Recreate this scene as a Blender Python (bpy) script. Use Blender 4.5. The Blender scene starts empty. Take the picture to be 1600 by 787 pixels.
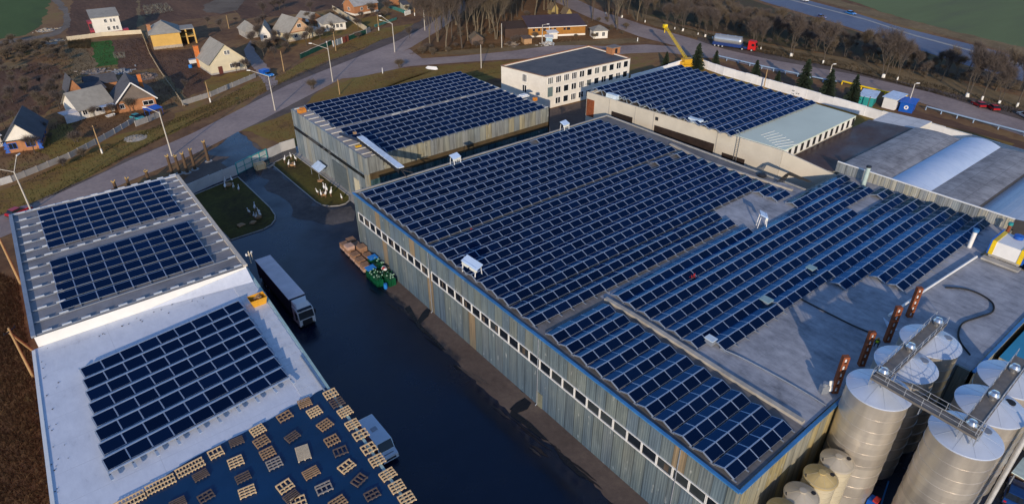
import bpy, math, random
import numpy as np
from mathutils import Vector, Matrix
random.seed(7)
R = math.radians
sc = bpy.context.scene
COL = sc.collection

# ------------------------------------------------------------------ camera frame
# world: x runs along the panel rows, y along the long shed wall, z up; the drone hovers at (0,0,60)
CH = 60.0
SKY = .15
FPX, PITCH, ROLL, YAW = 1013.0, R(31.54), R(-0.143), R(38.32)
def _cam():
    fw = np.array([0, math.cos(PITCH), -math.sin(PITCH)]); x = np.array([1., 0, 0]); u = np.cross(x, fw)
    c, s = math.cos(ROLL), math.sin(ROLL)
    M = np.array([c*x+s*u, -s*x+c*u, fw])
    W = np.array([[math.cos(YAW), math.sin(YAW), 0], [-math.sin(YAW), math.cos(YAW), 0], [0, 0, 1.]])
    return np.array([W@M[0], W@M[1], W@M[2]])
CM = _cam()
def ray(px, py): return CM.T @ np.array([(px-800)/FPX, -(py-393.5)/FPX, 1.])
def G(px, py, z=0.):
    """survey point: where the plan position (px,py) of the site photo lies at height z"""
    d = ray(px, py); k = (z-CH)/d[2]
    return Vector((d[0]*k, d[1]*k, z))
def proj(x, y, z):
    c = CM @ np.array([x, y, z-CH]); return 800+FPX*c[0]/c[2], 393.5-FPX*c[1]/c[2]
def height_at(b, ytop):
    lo, hi = 0., 55.
    for _ in range(40):
        m = (lo+hi)/2
        if proj(b[0], b[1], m)[1] > ytop: lo = m
        else: hi = m
    return lo

# ------------------------------------------------------------------ mesh builder
class MB:
    def __init__(s): s.v=[]; s.f=[]; s.m=[]; s.sm=[]
    def add(s, pts, faces, m=0, sm=False):
        o=len(s.v); s.v += [tuple(p) for p in pts]
        for f in faces: s.f.append([o+i for i in f]); s.m.append(m); s.sm.append(sm)
    def poly(s, pts, m=0): s.add(pts, [list(range(len(pts)))], m)
    def box(s, c, d, rz=0, m=0, rx=0, ry=0):
        a,b,h=d[0]/2,d[1]/2,d[2]/2
        T=Matrix.Translation(c)@Matrix.Rotation(rz,4,'Z')@Matrix.Rotation(ry,4,'Y')@Matrix.Rotation(rx,4,'X')
        p=[T@Vector(q) for q in ((-a,-b,-h),(a,-b,-h),(a,b,-h),(-a,b,-h),(-a,-b,h),(a,-b,h),(a,b,h),(-a,b,h))]
        s.add(p,[(0,3,2,1),(4,5,6,7),(0,1,5,4),(1,2,6,5),(2,3,7,6),(3,0,4,7)],m)
    def b0(s, x0,x1,y0,y1,z0,z1,m=0): s.box(((x0+x1)/2,(y0+y1)/2,(z0+z1)/2),(x1-x0,y1-y0,z1-z0),0,m)
    def tube(s, p, q, r1, r2=None, n=6, m=0, cap=True):
        p=Vector(p); q=Vector(q); r2=r1 if r2 is None else r2
        d=q-p
        if d.length<1e-6: return
        d.normalize(); a=d.orthogonal().normalized(); b=d.cross(a)
        P=[p+(a*math.cos(2*math.pi*i/n)+b*math.sin(2*math.pi*i/n))*r1 for i in range(n)]
        Q=[q+(a*math.cos(2*math.pi*i/n)+b*math.sin(2*math.pi*i/n))*r2 for i in range(n)]
        s.add(P+Q,[(i,(i+1)%n,n+(i+1)%n,n+i) for i in range(n)],m,n>5)
        if cap: s.add(P,[list(range(n))[::-1]],m); s.add(Q,[list(range(n))],m)
    def lathe(s, prof, n=24, m=0, c=(0,0,0), sm=True):
        for (r0,z0),(r1,z1) in zip(prof[:-1],prof[1:]):
            P=[(c[0]+r0*math.cos(2*math.pi*i/n),c[1]+r0*math.sin(2*math.pi*i/n),c[2]+z0) for i in range(n)]
            Q=[(c[0]+r1*math.cos(2*math.pi*i/n),c[1]+r1*math.sin(2*math.pi*i/n),c[2]+z1) for i in range(n)]
            s.add(P+Q,[(i,(i+1)%n,n+(i+1)%n,n+i) for i in range(n)],m,sm)
    def prism(s, poly, z0, z1, m=0, mt=None, bottom=False):
        """z1 may be a list of heights, one per corner"""
        n=len(poly); zt=z1 if isinstance(z1,(list,tuple)) else [z1]*n
        for i in range(n):
            j=(i+1)%n
            s.poly([(*poly[i][:2],z0),(*poly[j][:2],z0),(*poly[j][:2],zt[j]),(*poly[i][:2],zt[i])],m)
        s.poly([(*p[:2],zt[i]) for i,p in enumerate(poly)], m if mt is None else mt)
        if bottom: s.poly([(*p[:2],z0) for p in poly[::-1]],m)
    def build(s, name, mats, parent=None, loc=None, rz=0):
        me=bpy.data.meshes.new(name); me.from_pydata(s.v,[],s.f)
        for m in (mats if isinstance(mats,(list,tuple)) else [mats]): me.materials.append(m)
        me.polygons.foreach_set('material_index',s.m); me.polygons.foreach_set('use_smooth',s.sm); me.update()
        return link(name, me, parent, loc, rz)
def link(name, me, parent=None, loc=None, rz=0):
    o=bpy.data.objects.new(name,me); COL.objects.link(o)
    if parent: o.parent=parent
    if loc is not None: o.location=loc
    if rz: o.rotation_euler.z=rz
    return o
def tag(o, label, cat, group=None, kind=None):
    o['label']=label; o['category']=cat
    if group: o['group']=group
    if kind: o['kind']=kind
    return o
def thing(name, label, cat, loc=(0,0,0), rz=0, group=None):
    o=bpy.data.objects.new(name,None); COL.objects.link(o); o.location=loc; o.rotation_euler.z=rz
    o.empty_display_size=.5
    return tag(o,label,cat,group)
def kids(o): return [c for c in bpy.data.objects if c.parent==o]
_kids={}
def dup(root, loc, rz=0, scale=1, label=None, tree=None):
    r=root.copy(); COL.objects.link(r); r.location=loc; r.rotation_euler.z=rz
    r.scale=(scale,)*3 if not isinstance(scale,tuple) else scale
    if label: r['label']=label
    if root not in _kids: _kids[root]=[(c,kids(c)) for c in kids(root)]
    for c,gs in _kids[root]:
        d=c.copy(); COL.objects.link(d); d.parent=r
        for g in gs:
            e=g.copy(); COL.objects.link(e); e.parent=d
    return r
ORD=['first','second','third','fourth','fifth','sixth','seventh','eighth','ninth','tenth','eleventh','twelfth','thirteenth','fourteenth','fifteenth','sixteenth','seventeenth','eighteenth','nineteenth','twentieth']
def nth(i):
    if i<20: return ORD[i]
    t=['twenty','thirty','forty','fifty','sixty','seventy','eighty','ninety'][(i+1)//10-2]
    return t+'-'+ORD[(i+1)%10-1] if (i+1)%10 else {'twenty':'twentieth','thirty':'thirtieth','forty':'fortieth','fifty':'fiftieth','sixty':'sixtieth'}[t]

# ------------------------------------------------------------------ materials
def newmat(name):
    m=bpy.data.materials.new(name); m.use_nodes=True; nt=m.node_tree
    return m, nt, nt.nodes['Principled BSDF']
def nd(nt, t, ins=None, **props):
    n=nt.nodes.new(t)
    for k,v in props.items(): setattr(n,k,v)
    for k,v in (ins or {}).items():
        if isinstance(v, bpy.types.NodeSocket): nt.links.new(v, n.inputs[k])
        else: n.inputs[k].default_value=v
    return n
def c4(c): return (c[0],c[1],c[2],1)
def coord(nt, scale=(1,1,1), obj=True):
    if obj: src=nd(nt,'ShaderNodeTexCoord').outputs['Object']
    else: src=nd(nt,'ShaderNodeNewGeometry').outputs['Position']
    return nd(nt,'ShaderNodeMapping',{'Vector':src,'Scale':scale}).outputs['Vector']
def ramp(nt, fac, stops, interp='LINEAR'):
    r=nd(nt,'ShaderNodeValToRGB',{'Fac':fac}); cr=r.color_ramp; cr.interpolation=interp
    while len(cr.elements)<len(stops): cr.elements.new(.5)
    for e,(p,c) in zip(cr.elements,stops): e.position=p; e.color=c4(c)
    return r.outputs['Color']
def noise(nt, vec, scale, detail=4, rough=.55):
    return nd(nt,'ShaderNodeTexNoise',{'Vector':vec,'Scale':scale,'Detail':detail,'Roughness':rough}).outputs['Fac']
def mix(nt, fac, a, b, bt='MIX'):
    n=nd(nt,'ShaderNodeMix',data_type='RGBA',blend_type=bt)
    for k,v in ((0,fac),(6,a),(7,b)):
        if isinstance(v,bpy.types.NodeSocket): nt.links.new(v,n.inputs[k])
        else: n.inputs[k].default_value = v if k==0 else c4(v)
    return n.outputs[2]
def math_(nt, op, a, b=0.):
    n=nd(nt,'ShaderNodeMath',operation=op)
    for k,v in ((0,a),(1,b)):
        if isinstance(v,bpy.types.NodeSocket): nt.links.new(v,n.inputs[k])
        else: n.inputs[k].default_value=v
    return n.outputs[0]
_M={}
def S(name, col, rough=.7, metal=0., var=.25, scale=1.2, world=False, bump=0.):
    """plain surface with uneven colour from two noises"""
    if name in _M: return _M[name]
    m,nt,b=newmat(name); v=coord(nt,obj=not world)
    f=noise(nt,v,scale,5,.6); f2=noise(nt,v,scale*.17,3,.5)
    f=math_(nt,'ADD',math_(nt,'MULTIPLY',f,.6),math_(nt,'MULTIPLY',f2,.4))
    lo=[max(0,c*(1-var)) for c in col]; hi=[min(1,c*(1+var)) for c in col]
    nt.links.new(ramp(nt,f,[(.3,lo),(.7,hi)]),b.inputs['Base Color'])
    b.inputs['Roughness'].default_value=rough; b.inputs['Metallic'].default_value=metal
    if bump:
        bp=nd(nt,'ShaderNodeBump',{'Height':f,'Strength':bump,'Distance':.1}); nt.links.new(bp.outputs[0],b.inputs['Normal'])
    _M[name]=m; return m
def ground_mat(name, stops, s1=.03, s2=.4, rough=.95, bump=.5, stretch=(1,1,1), rz=0, rough2=None, spec=.2):
    """patchy ground: big patches broken by fine noise"""
    m,nt,b=newmat(name)
    src=nd(nt,'ShaderNodeNewGeometry').outputs['Position']
    v=nd(nt,'ShaderNodeMapping',{'Vector':src,'Scale':stretch,'Rotation':(0,0,rz)}).outputs['Vector']
    a=noise(nt,v,s1,6,.65); f=noise(nt,v,s2,8,.7)
    k=math_(nt,'ADD',math_(nt,'MULTIPLY',a,.62),math_(nt,'MULTIPLY',f,.38))
    nt.links.new(ramp(nt,k,stops),b.inputs['Base Color'])
    b.inputs['Roughness'].default_value=rough; b.inputs['Specular IOR Level'].default_value=spec
    if rough2 is not None:
        rr=ramp(nt,a,[(.38,(rough2,)*3),(.6,(rough,)*3)]); nt.links.new(rr,b.inputs['Roughness'])
    if bump:
        bp=nd(nt,'ShaderNodeBump',{'Height':f,'Strength':bump,'Distance':.3}); nt.links.new(bp.outputs[0],b.inputs['Normal'])
    return m
def panel_wall(name, palette, width=1.5, axis='y', rough=.6, streak=.35, metal=0., low=None):
    """sheet-metal cladding: every sheet its own tone, vertical streaks, dark seams"""
    m,nt,b=newmat(name)
    pos=nd(nt,'ShaderNodeNewGeometry').outputs['Position']
    sep=nd(nt,'ShaderNodeSeparateXYZ',{'Vector':pos})
    c=sep.outputs[axis.upper()]
    if axis=='xy': pass
    u=math_(nt,'DIVIDE',c,width); cell=math_(nt,'FLOOR',u); fr=math_(nt,'FRACT',u)
    zrow=math_(nt,'FLOOR',math_(nt,'DIVIDE',sep.outputs['Z'],7.2))
    wn=nd(nt,'ShaderNodeTexWhiteNoise',{'Vector':nd(nt,'ShaderNodeCombineXYZ',{'X':cell,'Y':zrow}).outputs[0]},noise_dimensions='2D').outputs['Value']
    n=len(palette); base=ramp(nt,wn,[(i/n,p) for i,p in enumerate(palette)],'CONSTANT')
    mv=nd(nt,'ShaderNodeMapping',{'Vector':pos,'Scale':(1.5,1.5,.10)}).outputs['Vector']
    st=noise(nt,mv,1.3,4,.6)
    base=mix(nt,1.,base,ramp(nt,st,[(.3,(1-streak,)*3),(.5,(1,1,1)),(.72,(1+streak*.9,1+streak*.8,1+streak*.6))]),'MULTIPLY')
    blot=noise(nt,nd(nt,'ShaderNodeMapping',{'Vector':pos,'Scale':(1,1,.5)}).outputs['Vector'],.35,5,.6)
    base=mix(nt,ramp(nt,blot,[(.56,(0,0,0)),(.75,(.5,.5,.5))]),base,(.30,.33,.30))
    sp=noise(nt,nd(nt,'ShaderNodeMapping',{'Vector':pos,'Scale':(1.2,1.2,.45)}).outputs['Vector'],1.5,3,.5)
    base=mix(nt,ramp(nt,sp,[(.66,(0,0,0)),(.72,(.65,.65,.65))]),base,(.46,.47,.44))
    seam=math_(nt,'LESS_THAN',math_(nt,'ABSOLUTE',math_(nt,'SUBTRACT',fr,.5)),.465)
    base=mix(nt,1.,base,ramp(nt,seam,[(0,(.5,.5,.5)),(1,(1,1,1))]),'MULTIPLY')
    rib=math_(nt,'SINE',math_(nt,'MULTIPLY',c,20.))
    bp=nd(nt,'ShaderNodeBump',{'Height':rib,'Strength':.25,'Distance':.05}); nt.links.new(bp.outputs[0],b.inputs['Normal'])
    if low:   # shade of the lower walls put into the colour, darker and bluish downwards
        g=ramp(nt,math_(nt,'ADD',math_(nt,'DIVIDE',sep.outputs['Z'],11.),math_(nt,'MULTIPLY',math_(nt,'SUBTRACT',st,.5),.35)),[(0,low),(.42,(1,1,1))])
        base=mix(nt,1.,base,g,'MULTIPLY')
    nt.links.new(base,b.inputs['Base Color']); b.inputs['Roughness'].default_value=rough; b.inputs['Metallic'].default_value=metal
    return m
def glass_panel():
    m,nt,b=newmat('photovoltaic_glass')
    v=nd(nt,'ShaderNodeTexCoord').outputs['Object']
    sep=nd(nt,'ShaderNodeSeparateXYZ',{'Vector':v})
    def line(o,w,t):
        fr=math_(nt,'FRACT',math_(nt,'DIVIDE',o,w))
        return math_(nt,'GREATER_THAN',math_(nt,'ABSOLUTE',math_(nt,'SUBTRACT',fr,.5)),t)
    l=math_(nt,'MAXIMUM',line(sep.outputs['X'],.165,.455),line(sep.outputs['Y'],.165,.47))
    rnd=nd(nt,'ShaderNodeObjectInfo').outputs['Random']
    base=ramp(nt,rnd,[(0,(.0008,.0038,.015)),(.55,(.0012,.0055,.022)),(1,(.002,.0085,.033))])
    col=mix(nt,math_(nt,'MULTIPLY',l,.3),base,(.015,.030,.085))
    df=nd(nt,'ShaderNodeBsdfDiffuse',{'Color':col})
    gl=nd(nt,'ShaderNodeBsdfGlossy',{'Color':(.20,.50,1.,1),'Roughness':ramp(nt,rnd,[(0,(.08,)*3),(1,(.20,)*3)])})
    ms=nd(nt,'ShaderNodeMixShader',{0:nd(nt,'ShaderNodeFresnel',{'IOR':1.42}).outputs[0],1:df.outputs[0],2:gl.outputs[0]})
    nt.links.new(ms.outputs[0],nt.nodes['Material Output'].inputs['Surface'])
    return m
def slab_roof(name, stops, tile=(6.,1.5), rough=.8, line=.55, s=.22):
    """bitumen / concrete roof with sheet joints, stains and patches"""
    m,nt,b=newmat(name)
    pos=nd(nt,'ShaderNodeNewGeometry').outputs['Position']; sep=nd(nt,'ShaderNodeSeparateXYZ',{'Vector':pos})
    f=noise(nt,pos,s,7,.68); f2=noise(nt,nd(nt,'ShaderNodeMapping',{'Vector':pos,'Scale':(1,.35,1)}).outputs['Vector'],1.7,6,.7)
    k=math_(nt,'ADD',math_(nt,'MULTIPLY',f,.6),math_(nt,'MULTIPLY',f2,.4))
    base=ramp(nt,k,stops)
    def line_(o,w,t):
        fr=math_(nt,'FRACT',math_(nt,'DIVIDE',o,w)); return math_(nt,'GREATER_THAN',math_(nt,'ABSOLUTE',math_(nt,'SUBTRACT',fr,.5)),t)
    l=math_(nt,'MAXIMUM',line_(sep.outputs['X'],tile[0],.5-.035/tile[0]),line_(sep.outputs['Y'],tile[1],.5-.035/tile[1]))
    base=mix(nt,math_(nt,'MULTIPLY',l,math_(nt,'MULTIPLY',ramp(nt,f2,[(.35,(0,0,0)),(.6,(1,1,1))]),line)),base,(.03,.03,.035))
    nt.links.new(base,b.inputs['Base Color']); b.inputs['Roughness'].default_value=rough
    bp=nd(nt,'ShaderNodeBump',{'Height':f2,'Strength':.3,'Distance':.05}); nt.links.new(bp.outputs[0],b.inputs['Normal'])
    return m
def steel_silo():
    m,nt,b=newmat('brushed_steel_silo')
    pos=nd(nt,'ShaderNodeTexCoord').outputs['Object']; sep=nd(nt,'ShaderNodeSeparateXYZ',{'Vector':pos})
    v=nd(nt,'ShaderNodeMapping',{'Vector':pos,'Scale':(.6,.6,.18)}).outputs['Vector']
    f=noise(nt,v,1.3,5,.6)
    ring=math_(nt,'FLOOR',math_(nt,'DIVIDE',sep.outputs['Z'],1.5))
    wn=nd(nt,'ShaderNodeTexWhiteNoise',{'W':ring},noise_dimensions='1D').outputs['Value']
    k=math_(nt,'ADD',math_(nt,'MULTIPLY',f,.7),math_(nt,'MULTIPLY',wn,.3))
    nt.links.new(ramp(nt,k,[(.2,(.44,.40,.35)),(.8,(.74,.68,.59))]),b.inputs['Base Color'])
    b.inputs['Metallic'].default_value=.62
    nt.links.new(ramp(nt,f,[(.3,(.28,)*3),(.7,(.42,)*3)]),b.inputs['Roughness'])
    return m

GLASSPV=glass_panel()
ALU=S('anodised_aluminium',(.46,.55,.68),.45,.5,.12,2)
GALV=S('galvanised_steel',(.30,.33,.38),.5,.4,.2,3)
RAILW=S('pale_rail_metal',(.62,.64,.66),.5,.2,.15,2)
DARKGL=S('dark_window_glass',(.012,.016,.022),.08,0,.4,.5)
WHITEP=S('white_painted_metal',(.78,.77,.74),.5,0,.08,1)
BLUETRIM=S('blue_edge_trim',(.045,.19,.42),.5,.1,.45,.5,world=True)
WHITEW=S('white_plaster',(.74,.70,.62),.85,0,.10,.7)
CONC=S('weathered_concrete',(.36,.34,.31),.9,0,.28,.8)
DARKM=S('dark_metal',(.025,.025,.03),.6,.3,.3,2)
RUST=S('rusty_brown_steel',(.23,.062,.02),.8,.1,.45,2.5)
RUSTD=S('dark_rust',(.06,.02,.01),.8,.1,.4,2)
RUBBER=S('black_rubber',(.015,.015,.016),.85,0,.2,3)
WOODL=S('pale_fresh_wood',(.80,.54,.27),.8,0,.18,3)
WOODM=S('brown_wood',(.40,.24,.12),.85,0,.3,3)
WOODD=S('grey_old_wood',(.13,.09,.07),.9,0,.3,3)
YEL=S('yellow_paint',(.65,.36,.015),.5,0,.2,2)
ORG=S('orange_paint',(.60,.22,.03),.55,0,.25,1.5)
REDP=S('red_car_paint',(.42,.012,.018),.3,.1,.1,1)
BLUEP=S('blue_vehicle_paint',(.012,.10,.48),.35,.1,.15,1)
TEALP=S('teal_paint',(.02,.28,.27),.5,0,.15,1)
GREENP=S('dark_green_paint',(.008,.08,.055),.6,0,.25,1)
BRICK=S('orange_brick',(.38,.17,.075),.9,0,.25,1.5)
SLATE=S('pale_asbestos_slate',(.30,.28,.24),.9,0,.22,.9)
SLATED=S('dark_slate',(.075,.075,.085),.85,0,.3,.9)
BARK=S('grey_brown_bark',(.085,.068,.052),.95,0,.3,2)
BARKB=S('trunk_bark_light',(.15,.12,.08),.95,0,.3,2)
TWIG=S('brown_twigs',(.112,.088,.076),.95,0,.3,.6)
TWIG2=S('olive_brown_twigs',(.14,.108,.076),.95,0,.3,.6)
WHITEWASH=S('whitewash',(.80,.78,.72),.9,0,.06,3)
# ------------------------------------------------------------------ setting
_zc=[0.]
def sheet(name, pts, mat, z, kind='structure', px=True, rag=1.):
    mb=MB(); P=[G(*p,0) if px else Vector((*p,0)) for p in pts]
    if (px and name not in ('road_junction',)) or (name=='pavement' and mat is PAVE):
        Q=[]; rr=random.Random(len(pts)+int(abs(P[0].x)*7))
        for a,b in zip(P,P[1:]+P[:1]):
            st=.7 if name=='pavement' else 2.2; n=max(1,min(160,int((b-a).length/st))); nrm=Vector((-(b-a).y,(b-a).x,0)).normalized(); dd=0
            for k in range(n):
                dd=dd*.6+rr.gauss(0,.38 if name!='pavement' else .16); Q.append(a.lerp(b,k/n)+nrm*dd*(k>0)*rag)
        P=Q
    mb.poly([(p.x,p.y,0) for p in P]); _zc[0]+=.0009; o=mb.build(name,mat,loc=(0,0,z+_zc[0])); o['kind']=kind
    return o
RAGGED=('grass_verge','dirt_shoulder','dirt_track','dry_grass_bank','grass_strip')
def ribbon(name, top, bot, mat, z):
    mb=MB(); A=[G(*p,0) for p in top]; B=[G(*p,0) for p in bot]; n=min(len(A),len(B))
    def res(L,n):
        d=[0]
        for a,b in zip(L[:-1],L[1:]): d.append(d[-1]+(b-a).length)
        out=[]
        for i in range(n):
            t=d[-1]*i/(n-1); k=max(j for j in range(len(d)) if d[j]<=t+1e-6); k=min(k,len(L)-2)
            out.append(L[k].lerp(L[k+1],(t-d[k])/max(d[k+1]-d[k],1e-6)))
        return out
    A=res(A,70); B=res(B,70)
    if name in RAGGED:
        rr=random.Random(len(top)); da=db=0
        for i in range(70):
            da=da*.6+rr.gauss(0,.45); db=db*.6+rr.gauss(0,.45); d=(A[i]-B[i]).normalized(); A[i]=A[i]+d*da; B[i]=B[i]-d*db
    for i in range(69): mb.poly([(*B[i][:2],0),(*B[i+1][:2],0),(*A[i+1][:2],0),(*A[i][:2],0)])
    _zc[0]+=.0009; o=mb.build(name,mat,loc=(0,0,z+_zc[0])); o['kind']='structure'; return o

GROUND=ground_mat('winter_earth',[(.34,(0.088,0.045,0.025)),(.46,(0.182,0.097,0.047)),(.54,(0.248,0.143,0.061)),(.62,(0.205,0.155,0.043)),(.72,(0.406,0.229,0.089))],.022,.35)
SOIL=ground_mat('ploughed_soil',[(.35,(0.073,0.038,0.023)),(.5,(0.127,0.067,0.040)),(.65,(0.207,0.109,0.058))],.05,.8,stretch=(1,.25,1),rz=R(35))
OLIVE=ground_mat('winter_grass',[(.36,(0.136,0.070,0.030)),(.47,(0.233,0.137,0.036)),(.56,(0.209,0.154,0.036)),(.7,(0.368,0.176,0.067))],.05,.6)
LAWN=ground_mat('lawn_grass',[(.35,(0.039,0.026,0.012)),(.5,(0.082,0.068,0.016)),(.68,(0.126,0.115,0.022))],.12,1.2)
FIELDG=ground_mat('green_winter_crop',[(.35,(0.050,0.062,0.028)),(.5,(0.068,0.107,0.031)),(.68,(0.092,0.144,0.043))],.010,.06,stretch=(1,.3,1),rz=R(-20))
FIELDD=ground_mat('grey_green_field',[(.35,(0.110,0.110,0.070)),(.5,(0.134,0.166,0.070)),(.68,(0.168,0.211,0.091))],.007,.05,stretch=(.25,1,1),rz=R(5))
ASPH=ground_mat('old_asphalt_road',[(.35,(0.222,0.172,0.160)),(.5,(0.315,0.246,0.220)),(.66,(0.421,0.327,0.281))],.06,.9,rough=.8,bump=.25)
ASPHD=ground_mat('highway_asphalt',[(.35,(0.094,0.109,0.160)),(.5,(0.123,0.138,0.198)),(.66,(0.167,0.181,0.236))],.03,.5,rough=.6,bump=.1)
WET=ground_mat('wet_yard_asphalt',[(.33,(.002,.007,.024)),(.48,(.003,.0095,.030)),(.6,(.007,.012,.028)),(.72,(.050,.046,.046))],.035,.5,rough=.5,bump=.05,rough2=.12,spec=.5)
PAVE=ground_mat('dusty_pavement',[(.35,(0.088,0.067,0.057)),(.5,(0.126,0.095,0.080)),(.66,(0.176,0.135,0.107))],.12,1.1,rough=.9,bump=.2)
GRASSB=ground_mat('bright_green_plot',[(.35,(0.030,0.088,0.016)),(.5,(0.040,0.130,0.019)),(.65,(0.061,0.156,0.031))],.1,1.,bump=.3)
TRACK=ground_mat('pale_dirt_track',[(.35,(.12,.095,.075)),(.5,(.18,.145,.115)),(.66,(.24,.195,.155))],.1,.8)
STRAW=ground_mat('dry_straw_grass',[(.35,(0.133,0.091,0.046)),(.5,(0.206,0.140,0.067)),(.66,(0.290,0.200,0.103))],.08,.7)
REDL=ground_mat('leaf_litter',[(.35,(0.102,0.055,0.029)),(.5,(0.175,0.093,0.041)),(.66,(0.295,0.157,0.066))],.05,.6)

mb=MB(); mb.poly([(-2500,-1500,0),(3500,-1500,0),(3500,3500,0),(-2500,3500,0)])
g=mb.build('ground',GROUND); g['kind']='structure'
L=.006
# fields and plots on the village side
sheet('crop_field',[(-200,-60),(75,-60),(78,0),(62,42),(40,55),(-30,66),(-300,90)],FIELDG,L)
sheet('garden_plot',[(112,0),(220,-4),(222,34),(224,52),(108,62),(108,30)],SOIL,L)
sheet('garden_plot',[(-20,108),(55,98),(88,103),(90,150),(70,180),(30,178),(-20,205)],SOIL,L)
sheet('green_plot',[(144,66),(172,63),(184,101),(149,105)],GRASSB,L*2)
sheet('garden_plot',[(175,63),(224,58),(246,106),(188,112)],SOIL,L)
sheet('garden_plot',[(228,80),(300,76),(340,110),(375,118),(288,155),(262,130)],SOIL,L*2)
sheet('garden_plot',[(220,-10),(330,-20),(370,20),(300,30),(225,40)],SOIL,L*2)
sheet('garden_plot',[(330,-20),(560,-40),(545,10),(470,22),(380,30)],SOIL,L)
sheet('dry_grass_strip',[(-20,102),(45,88),(108,82),(106,66),(60,72),(-20,86)],STRAW,L*2) if False else None
sheet('dry_grass_patch',[(318,8),(352,-6),(385,-4),(372,16),(345,22),(322,20)],ground_mat('pale_garden_patch',[(.35,(.10,.075,.055)),(.5,(.15,.115,.085)),(.66,(.20,.16,.12))],.08,.7),L*3)
ribbon('dirt_track',[(-20,67),(45,58),(78,52),(98,40),(100,22),(88,8),(70,-10)],[(-20,72),(50,63),(86,57),(109,42),(111,22),(98,6),(82,-12)],TRACK,L*3)
ribbon('dirt_track',[(392,62),(398,80),(412,98),(430,120),(440,150)],[(380,80),(386,92),(396,106),(412,128),(425,160)],ASPH,L*4)
sheet('dry_grass_patch',[(104,66),(141,68),(146,108),(138,122),(112,170),(98,150),(106,110)],STRAW,L,rag=1.6)
sheet('dry_grass_patch',[(-20,100),(20,98),(44,96),(44,103),(10,110),(-20,112)],STRAW,L*2,rag=1.6)
sheet('bare_yard_earth',[(118,188),(180,178),(250,170),(274,182),(262,196),(210,205),(150,216),(120,214)],REDL,L*3,rag=1.6)
sheet('garden_grass',[(50,232),(90,195),(140,186),(210,190),(150,224),(90,250)],OLIVE,L*2,rag=1.6)
sheet('garden_grass',[(330,120),(390,110),(400,118),(360,136),(330,146),(318,130)],OLIVE,L*3,rag=1.6)
sheet('garden_grass',[(232,112),(262,120),(288,150),(288,164),(270,150),(252,128)],STRAW,L*3,rag=1.6)
sheet('garden_grass',[(430,78),(510,60),(560,48),(600,36),(610,24),(560,30),(500,50),(440,66)],OLIVE,L*3,rag=1.6)
sheet('dry_grass_patch',[(215,-6),(225,40),(235,60),(224,62),(214,40)],STRAW,L*3,rag=1.)
# verges of the village road
ribbon('grass_verge',[(-60,318),(0,298),(60,276),(150,232),(215,196),(300,170),(345,156),(390,130),(430,120),(480,94),(540,66),(600,44)],
       [(-60,360),(0,345),(60,318),(150,268),(225,226),(310,190),(370,160),(420,138),(462,115),(530,88),(600,62),(655,36)],OLIVE,L*2)
ribbon('dirt_shoulder',[(-60,352),(0,336),(100,295),(200,250),(300,212),(385,164),(440,128),(520,94),(610,58),(668,26)],
       [(-60,395),(0,372),(100,325),(200,278),(300,236),(400,180),(460,143),(560,100),(640,62),(690,30)],PAVE,L*3)
ribbon('road',[(-80,372),(0,338),(100,299),(200,252),(300,209),(400,158),(450,133),(550,93),(620,65),(672,38),(720,0),(760,-30)],
       [(-80,408),(0,372),(100,331),(200,284),(300,243),(400,193),(470,156),(560,110),(640,76),(692,44),(742,4),(784,-28)],ASPH,L*5)
sheet('road_junction',[(470,152),(560,104),(640,77),(660,92),(640,104),(611,110),(560,121),(524,124),(500,138)],ASPH,L*6)
ribbon('road',[(600,95),(640,93),(720,88),(800,80),(860,72),(905,71),(950,73),(1010,70),(1080,75),(1110,78)],
       [(600,112),(640,104),(720,98),(800,93),(880,90),(930,88),(985,84),(1040,82),(1090,90),(1130,92)],ASPH,L*7)
sheet('factory_forecourt',[(360,205),(400,193),(470,150),(500,140),(470,170),(372,206),(425,248),(372,272),(300,302),(262,300),(320,250)],PAVE,L*4)
sheet('forecourt_asphalt',[(318,240),(372,206),(395,228),(425,246),(372,268),(345,255),(360,245)],WET,L*5)
# grove floor, factory lawns
sheet('grove_floor',[(650,84),(700,84),(800,77),(905,68),(1000,66),(1060,62),(1090,50),(1000,28),(905,10),(900,-60),(700,-60),(690,20),(660,60)],REDL,L*2)
ribbon('grass_verge',[(560,118),(640,106),(720,101),(800,95),(860,92)],[(372,206),(460,230),(560,150),(700,135),(860,112)],OLIVE,L*3)
sheet('grass_verge',[(640,82),(720,86),(800,79),(905,70),(1000,68),(1000,60),(900,64),(800,72),(720,78),(650,84)],STRAW,L*4)
sheet('yard',[(16,-60),(125,-60),(155,30),(155,60),(152,125),(112,128),(100,148),(49,147),(34,143.5),(23,137.5),(16,132)],WET,L*5,px=False)
sheet('pavement',[(37.0,-20),(40.6,-20),(40.4,94),(38.8,94),(37.4,80),(36.6,66),(36.3,52),(36.8,36)],PAVE,L*7,px=False)
sheet('dry_asphalt_patch',[(412,262),(424,262),(452,284),(486,322),(520,328),(548,322),(553,345),(520,352),(488,345),(458,328),(432,304)],ground_mat('dry_yard_asphalt',[(.35,(.055,.052,.055)),(.5,(.10,.092,.092)),(.66,(.15,.135,.13))],.12,.9,rough=.85),L*6,rag=1.8)
sheet('pavement',[(47.1,106.5),(49.2,106.5),(49.2,143),(47.9,143)],CONC,L*9,px=False)
sheet('forecourt_asphalt',[(98,106),(120,106),(152,126),(113,129)],PAVE,L*6,px=False)
sheet('grass_strip',[(140,40),(186.5,40),(186.5,136),(155,136),(145,128),(139,108)],OLIVE,L*6,px=False)
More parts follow.
